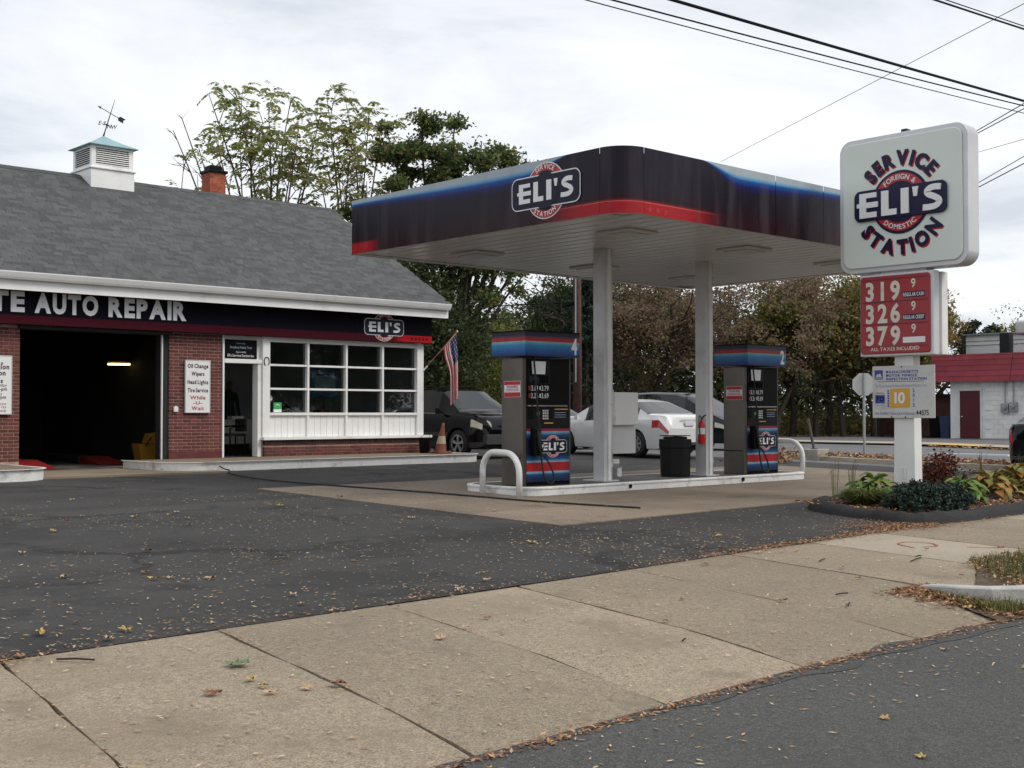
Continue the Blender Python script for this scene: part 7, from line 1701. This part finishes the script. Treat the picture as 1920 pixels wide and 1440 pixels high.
# big single leaves one can pick out
def maple_mesh(seed, m):
    r_ = random.Random(seed); P = []
    for i in range(20):
        a = 2 * math.pi * i / 20; lob = .5 + .5 * abs(math.cos(2.5 * a)) ** .8; rr_ = .075 * lob * (1 if i % 2 == 0 else .80) * r_.uniform(.85, 1.1); P.append((rr_ * math.cos(a), rr_ * math.sin(a), .012 + r_.uniform(-.006, .02)))
    me = bpy.data.meshes.new('fallen_leaf'); me.from_pydata([(0, 0, .012)] + P, [], [(0, 1 + i, 1 + (i + 1) % 20) for i in range(20)]); me.materials.append(M[m]); return me
D('leaf_yellow', (.42, .30, .10), .7, var=.2, vs=20); D('leaf_tan', (.45, .30, .18), .7, var=.2, vs=20); D('leaf_brown', (.20, .085, .04), .7, var=.2, vs=20); D('leaf_green', (.13, .18, .085), .7, var=.2, vs=20)
KM = {k: [maple_mesh(i, k) for i in (1, 2, 3)] for k in ('leaf_yellow', 'leaf_tan', 'leaf_brown', 'leaf_green')}
where = lambda x, y: 'road' if y < ye(x) else ('pavement' if y < yb(x) else ('forecourt concrete' if (x > 10.3 and 10.4 < y < 17) else 'dark asphalt'))
CN = {'leaf_yellow': 'yellow', 'leaf_tan': 'tan', 'leaf_brown': 'brown', 'leaf_green': 'green'}
big = [(3.55, 6.1, 'leaf_green', 1.6), (3.42, 5.75, 'leaf_yellow', 1.1), (3.40, 5.60, 'leaf_yellow', .9), (3.12, 5.62, 'leaf_brown', 1.1), (3.36, 5.45, 'leaf_tan', .9), (3.72, 5.40, 'leaf_brown', 1.1), (3.55, 5.42, 'leaf_tan', .8), (4.9, 6.0, 'leaf_tan', 1.0), (3.05, 7.6, 'leaf_yellow', 1.4), (3.5, 7.4, 'leaf_yellow', 1.2), (3.3, 7.2, 'leaf_tan', 1.0), (2.95, 8.3, 'leaf_yellow', 1.3)]
bl_ = random.Random(5)
for _ in range(44):
    y = 7.3 + 10 * bl_.random() ** 1.6; big.append((bl_.uniform(.38 * y, 11.0), y, bl_.choice(('leaf_tan', 'leaf_tan', 'leaf_yellow', 'leaf_brown')), bl_.uniform(.6, 1.1)))
for _ in range(16): big.append((bl_.uniform(5, 12.5), bl_.uniform(4.6, 7.2), bl_.choice(('leaf_tan', 'leaf_brown', 'leaf_brown')), bl_.uniform(.5, .9)))
for _ in range(7): big.append((bl_.uniform(3.5, 7.5), bl_.uniform(2.6, 4.0), bl_.choice(('leaf_tan', 'leaf_yellow')), bl_.uniform(.5, .8)))
for i, (x, y, k, s) in enumerate(big):
    o = bpy.data.objects.new('fallen_leaf', KM[k][i % 3]); COL.objects.link(o); o.location = (x, y, zsurf(x, y) + .002); o.rotation_euler = (bl_.uniform(-.15, .15), bl_.uniform(-.15, .15), bl_.uniform(0, 6.28)); o.scale = (s * .72, s * .72 * bl_.uniform(.55, 1), s * .8)
    tag(o, '%s fallen maple leaf lying on the %s' % (CN[k], where(x, y)), 'leaf', '%s fallen leaves on the %s' % (CN[k], where(x, y)))
for i, (x, y, a, l_) in enumerate(((8.05, 5.1, .5, .16), (8.35, 5.35, -.3, .12), (10.6, 6.0, .2, .3), (2.9, 6.75, -.9, .22), (6.1, 5.05, .4, .06), (9.9, 6.55, .3, .2))):
    z = zsurf(x, y) + .008; p = Vector((x, y, z)); d = Vector((math.cos(a), math.sin(a), 0)) * l_
    tag(MB().tube([p - d / 2, p + Vector((0, 0, .006)) + d * .05, p + d / 2 + Vector((.01, .01, 0))], .006, 5).build('fallen_twig', 'twig'), ['longest dark twig near the granite kerb', 'short dark twig beside the kerb tip', 'dark twig on the pavement below the planting bed', 'dark twig on the pavement at the asphalt edge far left', 'stubby dark twig in the middle of the pavement', 'thin twig beside the red survey marks'][i], 'twig')
